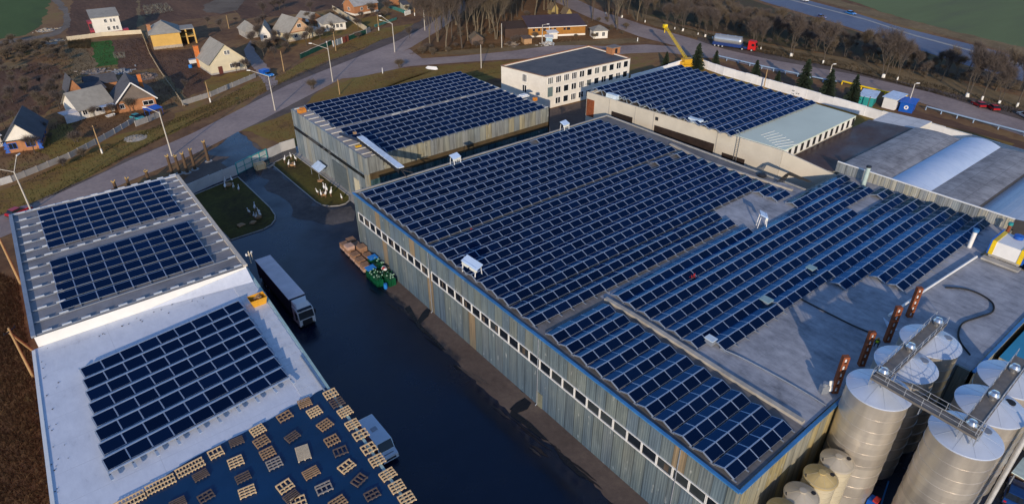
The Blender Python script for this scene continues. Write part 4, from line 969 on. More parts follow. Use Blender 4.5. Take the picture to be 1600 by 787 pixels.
for px in [(560,800),(600,830),(520,815),(480,800),(440,812),(400,800),(350,815),(300,800),(250,812),(660,800)]: items.append((G(*px,HL+.12),random.choice('LMD'),'out'))
cnt={}
names={'L':('pale wooden pallet',WOODL),'D':('dark weathered pallet',WOODD),'M':('brown slatted pallet',WOODM),'G':('grey wooden pallet',S('grey_wood_light',(.36,.30,.24),.9,0,.2,3)),'W':('large whitish close-slatted pallet',S('whitish_wood',(.62,.50,.34),.85,0,.12,3)),'X':('long pale double pallet along the white roof edge',WOODL)}
random.seed(5)
items.sort(key=lambda it:-it[0].y)
for p,c,w_ in items:
    if w_=='out': continue
    rz=R(random.uniform(-3,3)-2) if w_=='edge' else R(random.gauss(0,6))
    if c=='X': mb=pallet(3.1,1.45,0,8,2); rz=R(2.5+random.uniform(-2,2))
    elif c=='W': mb=pallet(1.5,2.4,0,2,3,slats=15); rz=R(-12)
    else:
        sx,sy=random.choice(((1.65,1.5),(1.75,1.35),(1.6,1.45))) if w_=='edge' or c!='D' else (1.6,1.2)
        mb=pallet(sx,sy,0,random.choice((3,3,4)),random.choice((2,3,3)),slats=random.choice((None,None,5)) if c in 'MD' else None)
    key=(c,w_); k=cnt.get(key,0); cnt[key]=k+1
    nm,mat=names[c]
    if c=='W': lab='large whitish close-slatted pallet in the middle of the blue tarpaulin'
    elif c=='X': lab=f'{nm}, {nth(k)} from the right'
    elif w_=='edge': lab=f'{nm} in the line along the right roof edge, {nth(k)} from the top'
    else: lab=f'{nm} lying loose on the blue tarpaulin, {nth(k)} of its kind from the top'
    o=mb.build('pallet',mat,loc=p-Vector((0,0,.02)),rz=rz); tag(o,lab,'pallet','pallets on the blue tarpaulin')
    mat2=None
# things on the white roof
p=G(404,474,HL); t=thing('open_skip','orange yellow open metal skip standing on the white roof edge above the truck','skip',p,R(0))
mb=MB(); pr=[(-1.1,-.8),(1.1,-.8),(1.1,.8),(-1.1,.8)]
for a,b_ in zip(pr,pr[1:]+pr[:1]):
    mb.poly([(a[0]*.75,a[1]*.8,0),(b_[0]*.75,b_[1]*.8,0),(b_[0],b_[1],1.15),(a[0],a[1],1.15)]); mb.poly([(b_[0]*.73,b_[1]*.78,.02),(a[0]*.73,a[1]*.78,.02),(a[0]*.97,a[1]*.96,1.15),(b_[0]*.97,b_[1]*.96,1.15)])
mb.poly([(-.8,-.62,.05),(.8,-.62,.05),(.8,.62,.05),(-.8,.62,.05)]); mb.build('body',S('orange_yellow_skip',(.68,.33,.02),.55,0,.2,1.2),t)
mb=MB()
for k in range(14): mb.box((random.uniform(-.6,.6),random.uniform(-.4,.5),.7+random.uniform(0,.4)),(random.uniform(.2,.9),.14,.06),random.uniform(0,3))
mb.build('scrap_filling',WOODM,t)
mb=MB(); p=G(470,557,HL); q=G(508,612,HL); mb.tube(p+Vector((0,0,.15)),q+Vector((0,0,.15)),.10,n=8); tag(mb.build('pipe',GALV),'thin grey pipe lying along the white roof near the orange skip','pipe')
p=G(388,414,HL); t=thing('roof_post','pale metal roof post with hooks at the warehouse corner above the truck','post',p+Vector((.5,.2,0)))
mb=MB(); mb.tube((0,0,0),(0,0,2.1),.09,n=6); mb.tube((-.4,0,1.5),(.45,0,1.7),.06,n=5); mb.tube((.3,-.2,.6),(.3,-.2,1.9),.05,n=5); mb.build('post',S('cream_post',(.55,.48,.36),.8),t)
mb=MB(); mb.tube((.35,0,1.6),(.45,0,1.95),.13,n=8); mb.tube((-.35,0,1.45),(-.4,0,1.8),.13,n=8); mb.build('insulator',WHITEP,t)
mb=MB(); mb.tube((0,0,.15),(2.6,.6,.2),.06,n=5); mb.tube((.2,.25,.15),(2.9,.8,.2),.06,n=5)
for k in range(9): mb.box((random.uniform(-.8,.6),random.uniform(-.3,.3),.15),(.4,.2,.2),random.uniform(0,3),1)
tag(mb.build('scrap_pile',[S('cream_post',(.55,.48,.36)),DARKM],loc=G(240,474,HL)),'small scrap heap with two pale rods at the foot of the roof step','scrap')
mb=MB()
for s in (0,1): mb.box((random.uniform(-.05,.05),0,.3+.4*s),(.9,.7,.35)); 
tag(mb.build('crate',ORG,loc=G(836,158,HB)),'orange crate at the right front corner of the back shed roof','crate')
mb=MB(); mb.box((0,0,.45),(1.6,1.2,.8)); mb.box((.3,.1,.95),(.9,.8,.25))
tag(mb.build('crate',ORG,loc=G(472,176,HB),rz=.2),'orange crate at the left far corner of the back shed roof','crate')
mb=MB(); mb.box((0,0,.4),(.6,.6,.8)); tag(mb.build('crate',WOODM,loc=G(555,212,HB)),'small brown crate among panels on the back shed roof','crate')
mb=MB(); mb.box((0,0,.25),(1.2,.6,.3)); tag(mb.build('crate',YEL,loc=G(560,230,HB)),'small yellow box beside the conveyor foot on the back shed roof','crate')
mb=MB(); mb.box((0,0,.3),(2.4,1.6,.25)); mb.box((.2,.3,.5),(1.8,1.2,.15)); tag(mb.build('pale_sheet_stack',WHITEP,loc=G(818,152,HB)),'stack of white sheets on the right end of the back shed roof','sheet stack')
# ------------------------------------------------------------------ houses
random.seed(21)
def house(name,label,p0,p1,depth,wh,rh,kind,wall_m,roof_m,over=.4,wins=(),doors=(),plinth=None,chim=(),gable=None,cat='house',winside=(),trim=None):
    """p0,p1: plan points of the front wall foot seen in the photo; kind: along / across / hip / shed"""
    a=G(*p0,0); b_=G(*p1,0); d=b_-a; W=d.length; ang=math.atan2(d.y,d.x)
    t=thing(name,label,cat,a,ang)           # local: x along front, y away from the viewer
    D=depth; mb=MB()
    fp=[(0,0),(W,0),(W,D),(0,D)]
    gm_=gable or wall_m
    mb.prism(fp,0,wh,0,0)
    if kind=='across':
        for y in (0,D): mb.poly([(0,y,wh),(W,y,wh),(W/2,y,wh+rh)],1)
    if kind=='along':
        for x in (0,W): mb.poly([(x,0,wh),(x,D,wh),(x,D/2,wh+rh)],1)
    if kind=='shed':
        mb.prism(fp,wh,[wh,wh,wh+rh,wh+rh],0)
    mb.build('wall',[wall_m,gm_],t)
    mb=MB(); o=over; th=.12
    def slab(pts):
        mb.poly(pts); mb.poly([(x,y,z-th) for x,y,z in pts[::-1]])
        n=len(pts)
        for i in range(n):
            p,q=pts[i],pts[(i+1)%n]; mb.poly([(p[0],p[1],p[2]-th),(q[0],q[1],q[2]-th),q,p])
    if kind=='across':
        k=o*rh/(W/2)
        slab([(-o,-o,wh-k+.13),(W/2,-o,wh+rh+.13),(W/2,D+o,wh+rh+.13),(-o,D+o,wh-k+.13)]); slab([(W/2,-o,wh+rh+.13),(W+o,-o,wh-k+.13),(W+o,D+o,wh-k+.13),(W/2,D+o,wh+rh+.13)])
    elif kind=='along':
        k=o*rh/(D/2)
        slab([(-o,-o,wh-k+.13),(W+o,-o,wh-k+.13),(W+o,D/2,wh+rh+.13),(-o,D/2,wh+rh+.13)]); slab([(-o,D/2,wh+rh+.13),(W+o,D/2,wh+rh+.13),(W+o,D+o,wh-k+.13),(-o,D+o,wh-k+.13)])
    elif kind=='hip':
        m=min(W,D)/2; A,B_,C,E_=(-o,-o,wh+.05),(W+o,-o,wh+.05),(W+o,D+o,wh+.05),(-o,D+o,wh+.05)
        if W>=D: r0,r1=(m,D/2,wh+rh),(W-m,D/2,wh+rh); fs=[[A,B_,r1,r0],[B_,C,r1],[C,E_,r0,r1],[E_,A,r0]]
        else: r0,r1=(W/2,m,wh+rh),(W/2,D-m,wh+rh); fs=[[A,B_,r0],[B_,C,r1,r0],[C,E_,r1],[E_,A,r0,r1]]
        for f in fs: slab(f)
    elif kind=='shed':
        slab([(-o,-o,wh+.13),(W+o,-o,wh+.13),(W+o,D+o,wh+rh+.15),(-o,D+o,wh+rh+.15)])
    mb.build('roof',roof_m,t)
    if plinth:
        mb=MB(); mb.b0(-.06,W+.06,-.06,D+.06,0,plinth[0]); mb.build('plinth',plinth[1],t)
    def win(c,s,axis,nm='window',m=None):
        mb=MB(); f=.10
        if axis=='f':
            for sx in (-1,1): mb.box((c[0]+sx*s[0]/2,-.04,c[1]),(f,.12,s[1]))
            for sz in (-1,1): mb.box((c[0],-.04,c[1]+sz*s[1]/2),(s[0]+f,.14,f))
            mb.box((c[0],-.04,c[1]),(f*.7,.10,s[1])); pc,ps=(c[0],-.02,c[1]),(s[0],.06,s[1])
        else:
            x=0 if axis=='l' else W; e=-1 if axis=='l' else 1
            for sx in (-1,1): mb.box((x+e*.04,c[0]+sx*s[0]/2,c[1]),(.12,f,s[1]))
            for sz in (-1,1): mb.box((x+e*.04,c[0],c[1]+sz*s[1]/2),(.14,s[0]+f,f))
            mb.box((x+e*.04,c[0],c[1]),(.1,f*.7,s[1])); pc,ps=(x+e*.02,c[0],c[1]),(.06,s[0],s[1])
        fr=mb.build(nm,trim or WHITEP,t); m2=MB(); m2.box(pc,ps); m2.build('pane',m or DARKGL,fr)
    for x,z,sx,sz in wins: win((x*W,z),(sx,sz),'f')
    for s,y,z,sy,sz in winside: win((y*D,z),(sy,sz),s)
    for x,sx,sz,m in doors: mb=MB(); mb.box((x*W,-.03,sz/2),(sx,.14,sz)); mb.build('door',m,t)
    for x,y,z0,z1,s,m in chim: mb=MB(); mb.box((x*W,y*D,(z0+z1)/2),(s,s,z1-z0)); mb.box((x*W,y*D,z1),(s*1.2,s*1.2,.15)); mb.build('chimney',m,t)
    return t,W,D
CREAMW=S('cream_house_wall',(.66,.58,.40),.85,0,.12,.6); YELW=S('yellow_house_wall',(.62,.38,.10),.85,0,.15,.5); WHH=S('white_house_wall',(.72,.68,.60),.85,0,.1,.6)
REDB=S('dark_red_plinth',(.26,.05,.05),.85,0,.25,1); STONEP=S('grey_stone_plinth',(.38,.32,.25),.9,0,.3,1.5)
PORCH=S('dark_red_balcony',(.30,.03,.05),.7,0,.2,1)
t,W,D=house('white_house','white two storey house with flat grey roof and red plinth at the far left','' and 0 or (151,57),(193,52),9,6.6,1.6,'shed',WHH,SLATE,wins=((.48,5.2,.9,1.3),(.68,5.2,.7,1.3),(.8,5.2,.7,1.3),(.52,2.4,.9,1.4),(.72,2.4,.8,1.4),(.84,2.4,.8,1.4)),plinth=(1.1,REDB))
mb=MB(); mb.b0(-1.6,-.05,2.,6.,4.4,5.1); mb.b0(-1.4,-.05,1.8,6.,1.2,2.0); mb.b0(-1.5,-1.3,2.,2.2,0,5); mb.build('balcony',PORCH,t)
mb=MB(); mb.b0(W,W+2.2,.2,3.2,0,1.5); mb.build('side_porch',PORCH,t)
t,W,D=house('yellow_house','yellow rendered house with hipped slate roof and open corner porch','' and 0 or (241,78),(286,73),12,5.2,3.4,'hip',YELW,SLATE,plinth=(1.0,STONEP),chim=((.02,.5,5,7.6,1.2,BRICK),),over=.6)
mb=MB(); mb.b0(W,W+5.2,3,10,5.2,5.5); mb.build('porch_roof',SLATE,t)
mb=MB()
for x in (2.2,5.0): mb.b0(W+x-.25,W+x+.25,3.1,3.6,0,5.2)
mb.b0(W+.05,W+5,3.2,9.8,2.5,2.8); mb.build('porch_column',YELW,t)
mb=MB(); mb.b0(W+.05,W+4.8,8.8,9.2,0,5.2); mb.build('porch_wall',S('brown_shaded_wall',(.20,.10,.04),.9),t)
house('cream_house','cream gabled house with pale slate roof and tall orange chimney',(331,118),(386,108),12.5,3.6,5.2,'across',CREAMW,SLATE,wins=((.5,6.2,.7,1.2),(.58,6.2,.7,1.2),(.78,1.9,1.4,1.3),(.6,1.9,1.2,1.3)),doors=((.27,1.3,2.3,S('dark_red_door',(.12,.03,.02),.7)),),chim=((.02,.98,0,6.8,1.3,S('orange_chimney',(.62,.18,.04),.85)),),over=.5,plinth=(.5,CONC))
t,W,D=house('gabled_house','cream and orange trimmed gabled house behind the green roadside fence',(453,66),(488,59),11,3.2,4.6,'across',CREAMW,SLATE,wins=((.5,5.2,1.6,1.2),(.3,1.9,1.4,1.3),(.72,1.9,1.7,1.4)),winside=(('l',.3,1.8,1.3,1.2),('l',.7,1.8,1.3,1.2)),gable=S('peach_gable',(.62,.40,.24),.85,0,.12,.8),plinth=(.6,STONEP),over=.5)
mb=MB(); mb.prism([(W,1),(W+5.2,1),(W+5.2,7),(W,7)],0,[2.6,2.4,2.4,2.6],0,1); mb.build('annex',[CREAMW,SLATE],t)
mb=MB(); mb.box((W/2,-.08,3.2),(W+.6,.12,.25)); mb.build('trim_band',BRICK,t)
house('garden_shed','small shed with slate roof behind the orange trimmed gabled house',(465,35),(486,38),6,2.2,1.8,'along',BRICK,SLATE,doors=((.75,1.6,1.9,WHITEP),),cat='shed')
house('hipped_house','low white house with hipped slate roof beside the cream board fence',(507,50),(541,46),9,2.9,3.2,'hip',WHH,SLATE,wins=((.15,1.7,.9,1.3),(.45,1.7,1.1,1.4),(.62,1.7,1.1,1.4),(.8,1.7,1.0,1.4)),over=.6)
house('grey_house','grey gabled cottage half hidden by bare shrubs above the blue pickup',(408,65),(424,64),9,2.7,3.2,'across',WHH,SLATE,wins=((.5,1.6,1.2,1.2),),cat='house')
house('grey_cottage','grey slate roofed cottage standing left behind the half hidden gabled cottage',(386,61),(406,58),9,2.5,3.0,'hip',CONC,SLATE)
house('brick_house','orange brick house with patched pale roof at the top edge',(555,25),(591,18),8,4.0,3.2,'along',BRICK,S('patched_pale_roof',(.33,.33,.33),.85,0,.35,.6),wins=((.3,2.4,1.2,1.2),(.6,2.4,1.2,1.2)),winside=(('l',.5,2.4,1.3,1.3),),plinth=(.8,WHITEW))
house('outbuilding','small orange outbuilding at the top edge beside the teal fence',(617,9),(624,8),5,3.,1.6,'hip',BRICK,RUST,cat='shed')
house('pale_hut','small pale garden hut behind the white picket gate at the top',(631,17),(640,16),4,2.4,1.0,'shed',S('pale_hut_wall',(.40,.38,.30),.85),SLATED,cat='shed')
# brick farm left
t,W,D=house('farm_house','long farmhouse with pale slate roof and white front in the cluttered left yard',(128,187),(180,173),9,2.7,3.6,'along',WHH,SLATE,wins=((.15,1.6,1.1,1.2),(.55,1.5,1.6,.9)),doors=((.32,1.2,2.1,S('pale_door',(.60,.56,.46),.8)),(.8,1.5,2.1,WOODM)),over=.5)
mb=MB(); mb.b0(.55*W,W*.95,-2.2,-.3,2.35,2.45); mb.build('porch_canopy',S('pale_blue_sheet',(.50,.62,.78)),t)
mb=MB(); mb.b0(-4,-.1,-.5,3,2.3,2.42); mb.b0(-3.8,-.2,-.4,-.2,0,2.3); mb.build('lean_to',S('lilac_white_sheet',(.60,.58,.60),.7),t)
t,W,D=house('brick_farm_wing','orange brick farm wing with dark slate roof and white bargeboards',(187,177),(246,167),11,3.0,4.6,'across',BRICK,SLATED,wins=((.12,1.7,1.0,1.3),(.8,1.6,2.6,1.2)),gable=S('grey_gable',(.16,.13,.11),.9,0,.2,1),chim=((.78,.35,3,8.4,.9,S('orange_chimney',(.62,.18,.04))),),over=.6)
mb=MB()
for s in (0,1):
    p=Vector((-.6 if s==0 else W+.6,-.72,3.0-.5)); q=Vector((W/2,-.72,7.75)); mb.box((p+q)/2,((q-p).length,.12,.3),0,0,0,-math.atan2(q.z-p.z,q.x-p.x))
mb.build('bargeboard',WHITEP,t)
house('brick_gable_shed','small brick gabled shed with teal edged roof at the left of the cluttered yard',(113,162),(134,158),7,3.4,3.4,'across',BRICK,SLATED,doors=((.5,1.4,2.6,WOODD),),cat='shed')
house('dark_barn','dark slate roofed barn at the back of the cluttered yard',(140,147),(186,139),5,2.6,1.8,'along',BRICK,SLATED,cat='barn')
house('leaning_shed','low grey shed with plank roof between the gabled brick shed and the dark barn',(134,156),(168,149),5,2.2,.9,'shed',WOODD,SLATED,cat='shed')
t,W,D=house('quoined_house','orange brick house with blue quoins, white gable and dark roof at the left edge',(12,240),(67,232),13,2.9,4.0,'across',BRICK,SLATED,wins=((.22,1.6,1.6,1.4),(.72,1.7,1.8,1.5)),winside=(('r',.2,1.7,1.4,1.3),('r',.42,1.7,1.4,1.3),('r',.65,1.7,1.4,1.3)),gable=WHITEW,over=.6,trim=S('bright_blue',(.01,.10,.45)))
mb=MB()
for x in (-.02,W+.02):
    for k in range(6): mb.box((x+( .28 if x<1 else -.28)*(1 if k%2 else .7),-.03,.3+k*.45),(.6 if k%2 else .9,.14,.4))
mb.build('quoin',S('bright_blue',(.01,.10,.45)),t)
mb=MB(); mb.box((W*.45,.2,3.02),(.2,.2,.3)); mb.b0(-.4,W+.4,-.35,.0,2.78,2.95); mb.build('gable_ledge',DARKM,t)
house('white_annex','white flat roofed annex beside the quoined brick house, cut by the left edge',(-20,236),(6,228),7,2.6,.6,'shed',WHH,WHITEP,cat='shed')
# grove buildings
BARNW=S('amber_board_wall',(.34,.15,.025),.85,0,.25,1.2)
t,W,D=house('long_barn','long amber boarded barn with dark purple brown roof at the edge of the grove',(826,59),(914,55),13,3.6,1.6,'shed',BARNW,S('purple_brown_roof',(.075,.05,.06),.8,0,.25,.3),wins=((.09,2.7,.8,.9),(.18,2.7,.8,.9),(.28,2.7,1.0,1.0),(.38,2.7,.8,1.0),(.46,2.7,.8,.9),(.63,2.7,.8,.8),(.7,2.7,1.2,.9)),plinth=(.7,WHITEW),cat='barn',trim=WOODD)
mb=MB(); mb.box((W/2,-.5,3.62),(W+.9,.12,.25)); mb.build('fascia',WHITEW,t)
mb=MB(); mb.prism([(-9,1),(-.1,1),(-.1,11),(-9,11)],0,[3.2,3.4,4.2,4.0],0); mb.build('dark_annex',S('dark_brown_boards',(.06,.035,.025),.9),t)
house('white_kiosk','small white kiosk with grey hipped roof beside the long amber barn',(927,61),(949,60),5,2.9,1.6,'hip',WHH,S('grey_kiosk_roof',(.22,.21,.19),.85),wins=((.25,1.6,1.1,1.5),(.7,1.6,1.1,1.5)),cat='kiosk')
house('plank_hut','grey plank hut with mossy roof under the tall trees of the grove',(737,71),(755,70),5,2.3,1.5,'across',WOODD,S('mossy_roof',(.16,.12,.08),.95),cat='hut')
house('forest_hut','small pale hut with pointed roof among the trees, left of the far pair',(862,24),(872,23),4,2.5,2.2,'across',S('ochre_hut_wall',(.34,.26,.10),.85),S('mossy_roof',(.16,.12,.08)),cat='hut')
house('forest_hut','small pale hut with pointed roof among the trees, right of the far pair',(884,29),(893,28),4,2.,2.,'across',S('ochre_hut_wall',(.34,.26,.10)),S('mossy_roof',(.16,.12,.08)),cat='hut')
house('site_cabin','white site cabin standing in front of the long amber barn',(858,62),(871,61),3,2.3,.3,'shed',WHITEW,WHITEP,cat='cabin')
house('site_cabin','pale blue and white site cabin by the lamp post in front of the barn',(853,66),(863,66),2.6,1.7,.2,'shed',S('pale_blue_cabin',(.35,.50,.60),.6),WHITEP,cat='cabin')
house('timber_store','brown timber store box left of the blue site cabin',(819,70),(831,69),3.5,2.,.3,'shed',WOODM,WOODD,cat='shed')
# roadside kiosks
house('kiosk','teal kiosk with pale blue roof behind the white wall, leftmost of three',(1340,164),(1362,168),5,2.6,.5,'shed',TEALP,S('pale_blue_sheet',(.50,.62,.78)),cat='kiosk')
house('kiosk','white kiosk standing between the teal and the blue kiosk',(1377,168),(1396,173),5,3.0,.5,'shed',WHITEP,S('pale_blue_sheet',(.50,.62,.78)),cat='kiosk',winside=(('r',.5,1.5,1.5,1.6),))
t,W,D=house('kiosk','bright blue kiosk with a white round emblem by the lamp pole',(1403,174),(1424,178),4,2.6,.3,'shed',BLUEP,BLUEP,cat='kiosk')
mb=MB(); mb.lathe([(0,0),(.55,0)],18,c=(0,0,0)); o=mb.build('emblem',WHITEP,t,(W*.5,-.03,1.4)); o.rotation_euler.x=R(90)
mb=MB(); mb.box((0,0,0),(.35,.02,.5),R(0)); o=mb.build('emblem_mark',BLUEP,t,(W*.5,-.05,1.4))

# ------------------------------------------------------------------ fences and walls
def fence(name,label,pts,h,mat,post=None,step=3.,th=.14,cat='fence',cap=None,gapz=.0):
    P=[G(*p,0) for p in pts]; t=thing(name,label,cat,P[0])
    mb=MB(); m2=MB(); m3=MB()
    for a,b_ in zip(P[:-1],P[1:]):
        d=b_-a; n=max(1,round(d.length/step)); ang=math.atan2(d.y,d.x)
        for k in range(n):
            p=a+d*(k/n); q=a+d*((k+1)/n); j=random.uniform(-.04,.04)*h
            mb.box((p+q)/2-P[0]+Vector((0,0,h/2+j)),((q-p).length-.05,th,h-gapz),ang+random.gauss(0,.008))
            m2.box(p-P[0]+Vector((0,0,h/2+.05)),(.16,th+.08,h+.1),ang)
            if cap: m3.box((p+q)/2-P[0]+Vector((0,0,h+j+.04)),((q-p).length,th+.2,.1),ang)
    mb.build('panel',mat,t); m2.build('post',post or mat,t)
    if cap: m3.build('cap',cap,t)
    return t
CONCF=S('pale_concrete_fence',(.40,.37,.33),.9,0,.3,.5); WALLWH=S('patchy_white_wall',(.86,.86,.86),.9,0,.2,.35)
fence('concrete_fence','grey concrete panel fence along the village road, below the quoined house',[(-40,302),(0,290),(20,284)],1.5,S('white_fence_panel',(.55,.54,.52),.9,0,.2,.5))
fence('concrete_fence','long grey concrete panel fence along the village road past the wooden pole',[(20,284),(60,268),(110,247),(150,226),(180,209),(212,190)],1.3,CONCF)
fence('concrete_fence','pale concrete panel fence in front of the cream gabled house',[(286,165),(330,151),(375,132),(400,121)],1.4,CONCF)
fence('concrete_fence','short concrete fence behind the broken teal car in the cluttered yard',[(213,198),(232,191),(252,182)],1.5,CONCF)
fence('green_fence','dark green roadside fence in front of the orange trimmed gabled house',[(470,92),(518,70)],1.6,GREENP,cap=S('cream_coping',(.45,.38,.28),.9))
fence('green_fence','dark green roadside fence in front of the low white hipped house',[(546,63),(574,52)],1.7,GREENP,cap=S('cream_coping',(.45,.38,.28)))
fence('gate','pale blue grey gate leaf with posts beside the green roadside fence',[(521,73),(534,68)],2.0,S('grey_blue_gate',(.26,.31,.33),.6),WHITEP,cat='gate')
fence('gate','rusty red gate leaf with posts beside the green roadside fence',[(535,68),(545,64)],2.0,S('rusty_red_gate',(.28,.07,.04),.8),WHITEP,cat='gate')
fence('board_fence','long cream board fence running back beside the low white house',[(573,50),(548,33),(520,16)],2.0,S('cream_boards',(.56,.48,.34),.85,0,.15,.8))
fence('grey_gate_pillar','short grey fence piece at the corner of the cream board fence',[(573,53),(579,50)],2.0,S('grey_sheet',(.26,.27,.28),.7))
fence('teal_fence','teal fence at the top edge running to the white picket gate',[(606,12),(634,22)],1.5,S('teal_fence_paint',(.05,.19,.17),.7))
fence('teal_fence','low dark teal fence by the double lamp at the road bend',[(586,43),(600,38),(620,31)],1.0,S('teal_fence_paint',(.05,.19,.17)))
fence('picket_gate','white picket gate at the roadside near the top edge',[(633,25),(642,22)],1.8,WHITEP,cat='gate',step=.9)
fence('board_fence','cream board fence in front of the white two storey house',[(106,64),(160,57),(222,53)],1.5,S('cream_boards',(.56,.48,.34)),step=4)
fence('wire_fence','thin pale fence between the dark gardens running down to the road',[(222,53),(234,85),(250,112),(270,140),(289,168)],.9,S('pale_stakes',(.34,.28,.19),.9,0,.3,2),step=2.2,th=.05,gapz=.55)
fence('concrete_fence','white concrete fence between the warehouse and the teal gate',[(297,305),(330,290),(371,273)],2.4,S('white_fence_panel',(.55,.54,.52)),step=3.6)
t=fence('factory_gate','teal framed factory gate with two grey panelled leaves',[(372,272),(395,260.5),(418,249)],2.5,S('grey_gate_panel',(.55,.60,.58),.7),TEALP,cat='gate',step=6.3,cap=TEALP)
mb=MB(); 
a=G(372,272,0); b_=G(418,249,0)
for k in range(5): p=a.lerp(b_,k/4)-a; mb.box(p+Vector((0,0,1.3)),(.16,.3,2.6))
for z in (.1,1.3): mb.box((b_-a)/2+Vector((0,0,z)),((b_-a).length,.24,.14),math.atan2((b_-a).y,(b_-a).x))
mb.build('gate_frame',TEALP,t)
fence('concrete_fence','white concrete fence between the teal gate and the back shed corner',[(419,248),(440,238),(462,231)],2.3,S('white_fence_panel',(.55,.54,.52)),step=3.4)
fence('white_wall','white patchy wall beyond the spruces, between office block and crane',[(985,131),(1030,118),(1080,102)],2.6,WALLWH,step=4,cat='wall',cap=WALLWH)
fence('white_wall','long white patchy wall along the right road behind the spruces and kiosks',[(1082,101),(1130,118),(1200,138),(1300,167),(1375,189),(1432,206)],2.6,WALLWH,step=4,cat='wall',cap=WALLWH)
fence('white_wall','white wall with long coping behind the vaulted roofs at the right edge',[(1432,206),(1510,229),(1600,256),(1700,288)],3.0,WALLWH,step=6,cat='wall',cap=S('white_coping',(.70,.69,.66),.9))
def pipe_line(label,pts,h,r,mat,posts=True,cat='barrier'):
    P=[G(*p,0) for p in pts]; t=thing('pipe_barrier',label,cat,P[0]); mb=MB(); m2=MB()
    for a,b_ in zip(P[:-1],P[1:]):
        n=max(1,int((b_-a).length/4))
        for k in range(n):
            p=a.lerp(b_,k/n)-P[0]; q=a.lerp(b_,(k+1)/n)-P[0]
            mb.tube(p+Vector((0,0,h)),q+Vector((0,0,h)),r,n=6); m2.tube(p,p+Vector((0,0,h)),r*.7,n=5)
    mb.build('rail',mat,t); m2.build('post',mat,t)
PB=S('pale_blue_pipe',(.30,.42,.58),.5,.1)
pipe_line('pale blue pipe rail along the right road, section by the spruces',[(1118,91),(1190,108),(1306,133)],1.0,.22,PB)
pipe_line('pale blue pipe rail along the right road, section below the red cars',[(1446,172),(1520,192),(1600,213),(1680,236)],1.0,.22,PB)
pipe_line('yellow pipe barrier beside the road behind the three kiosks',[(1315,132),(1345,140),(1382,149),(1416,156)],1.0,.28,S('bright_yellow',(.80,.55,.01)))

# ------------------------------------------------------------------ poles
CONCP=S('pale_concrete_pole',(.52,.48,.41),.85,0,.15,1); WOODP=S('wooden_pole',(.40,.26,.12),.85,0,.25,1.5)
def pole(label,b,ytop,mat,arms=(),r=.17,name='utility_pole',cat='utility pole',whitebase=False,cross=False,lamp_z=0):
    B=G(*b,0); h=height_at(B,ytop); t=thing(name,label,cat,B)
    mb=MB(); mb.tube((0,0,0),(0,0,h),r,r*.65,n=8); mb.build('mast',mat,t)
    if whitebase: mb=MB(); mb.tube((0,0,0),(0,0,1.3),r+.02,n=8); mb.build('white_base',WHITEWASH,t)
    for ang,l,up in arms:
        mb=MB(); e=Vector((math.cos(ang)*l,math.sin(ang)*l,h+up)); mb.tube((0,0,h-.1),e,.07,n=6); mb.build('arm',mat,t)
        mb=MB(); u=Vector((math.cos(ang),math.sin(ang),.05)); mb.tube(e,e+u*.9,.16,.13,n=8); mb.build('lamp_head',WHITEP,t)
    if cross:
        mb=MB(); mb.box((0,0,h-.5),(1.8,.12,.12),R(40)); 
        for s in (-.8,0,.8): mb.tube((s*math.cos(R(40)),s*math.sin(R(40)),h-.45),(s*math.cos(R(40)),s*math.sin(R(40)),h-.2),.06,n=5)
        mb.build('crossarm',DARKM,t)
    return t
img_left=R(180-YAW*0)-YAW  # direction towards the left of the photo
lf=math.pi-YAW if False else math.atan2(-(CM[0][1]),-(CM[0][0]))
SL='street_lamp'
pole('double armed street lamp at the left road edge beside the red car',(49,330),268,CONCP,((lf,5.,1.),(lf+R(-95),2.,2.4)),name=SL,cat='street lamp')
pole('tall street lamp behind the brown gate columns beside the road',(269,244),176,CONCP,((lf,2.5,1.2),),name=SL,cat='street lamp')
pole('street lamp in front of the parked blue pickup',(430,173),119,CONCP,((lf,4.5,1.5),),name=SL,cat='street lamp')
pole('street lamp with long left arm at the road junction, below the gabled house',(520,128),76,CONCP,((lf,4.6,1.5),(lf+R(-70),1.0,1.6)),name=SL,cat='street lamp')
pole('double armed street lamp at the road bend near the grove',(617,82),37,CONCP,((lf,3.5,2.5),(lf+R(-20),4.,.8)),name=SL,cat='street lamp')
pole('plain pale pole on the grass behind the back shed',(752,107),70,CONCP)
pole('short white post with a box among the brown columns',(268,272),249,WHITEP,cat='post',name='post')
pole('pale pole behind the spruces at the right road',(1295,122),101,CONCP,name=SL,cat='street lamp',arms=((lf+math.pi,.3,.1),))
pole('white pole rising beside the blue kiosk',(1417,170),131,CONCP,name=SL,cat='street lamp',arms=((lf+math.pi,.3,.1),))
pole('leaning wooden pole with white foot below the farm yard',(160,240),196,WOODP,whitebase=True,cross=True)
pole('pale pole on the verge in front of the bare dark garden',(329,160),128,WOODP,whitebase=True)
pole('short pole with white box beside the blue pickup',(444,112),80,WOODP)
pole('wooden pole beside the pale blue gate leaf',(525,80),50,WOODP,cross=True)
pole('wooden pole with white base near the top road bend',(592,48),23,WOODP,whitebase=True)
pole('pole with white base at the top of the village road',(648,25),0,WOODP,whitebase=True)
pole('wooden pole in the far garden behind the cream house',(358,45),24,WOODP)
pole('pole standing in front of the grove beside the scrap yard',(784,75),37,CONCP)
pole('lamp post in front of the amber barn',(847,68),39,CONCP,name=SL,cat='street lamp',arms=((lf+math.pi,1.6,.2),))
pole('white post in front of the amber barn',(858,58),41,WHITEP,r=.12,cat='post',name='post')
pole('leaning pole on the grass strip between white shed and white wall',(1193,139),109,WOODP)
pole('thin dark pole in front of the white wall by the teal kiosk',(1354,172),151,WOODD)
pole('short brown pole behind the back shed panels',(531,148),124,WOODP)
pole('thin birch like pole at the edge of the grove',(664,48),8,CONCP)
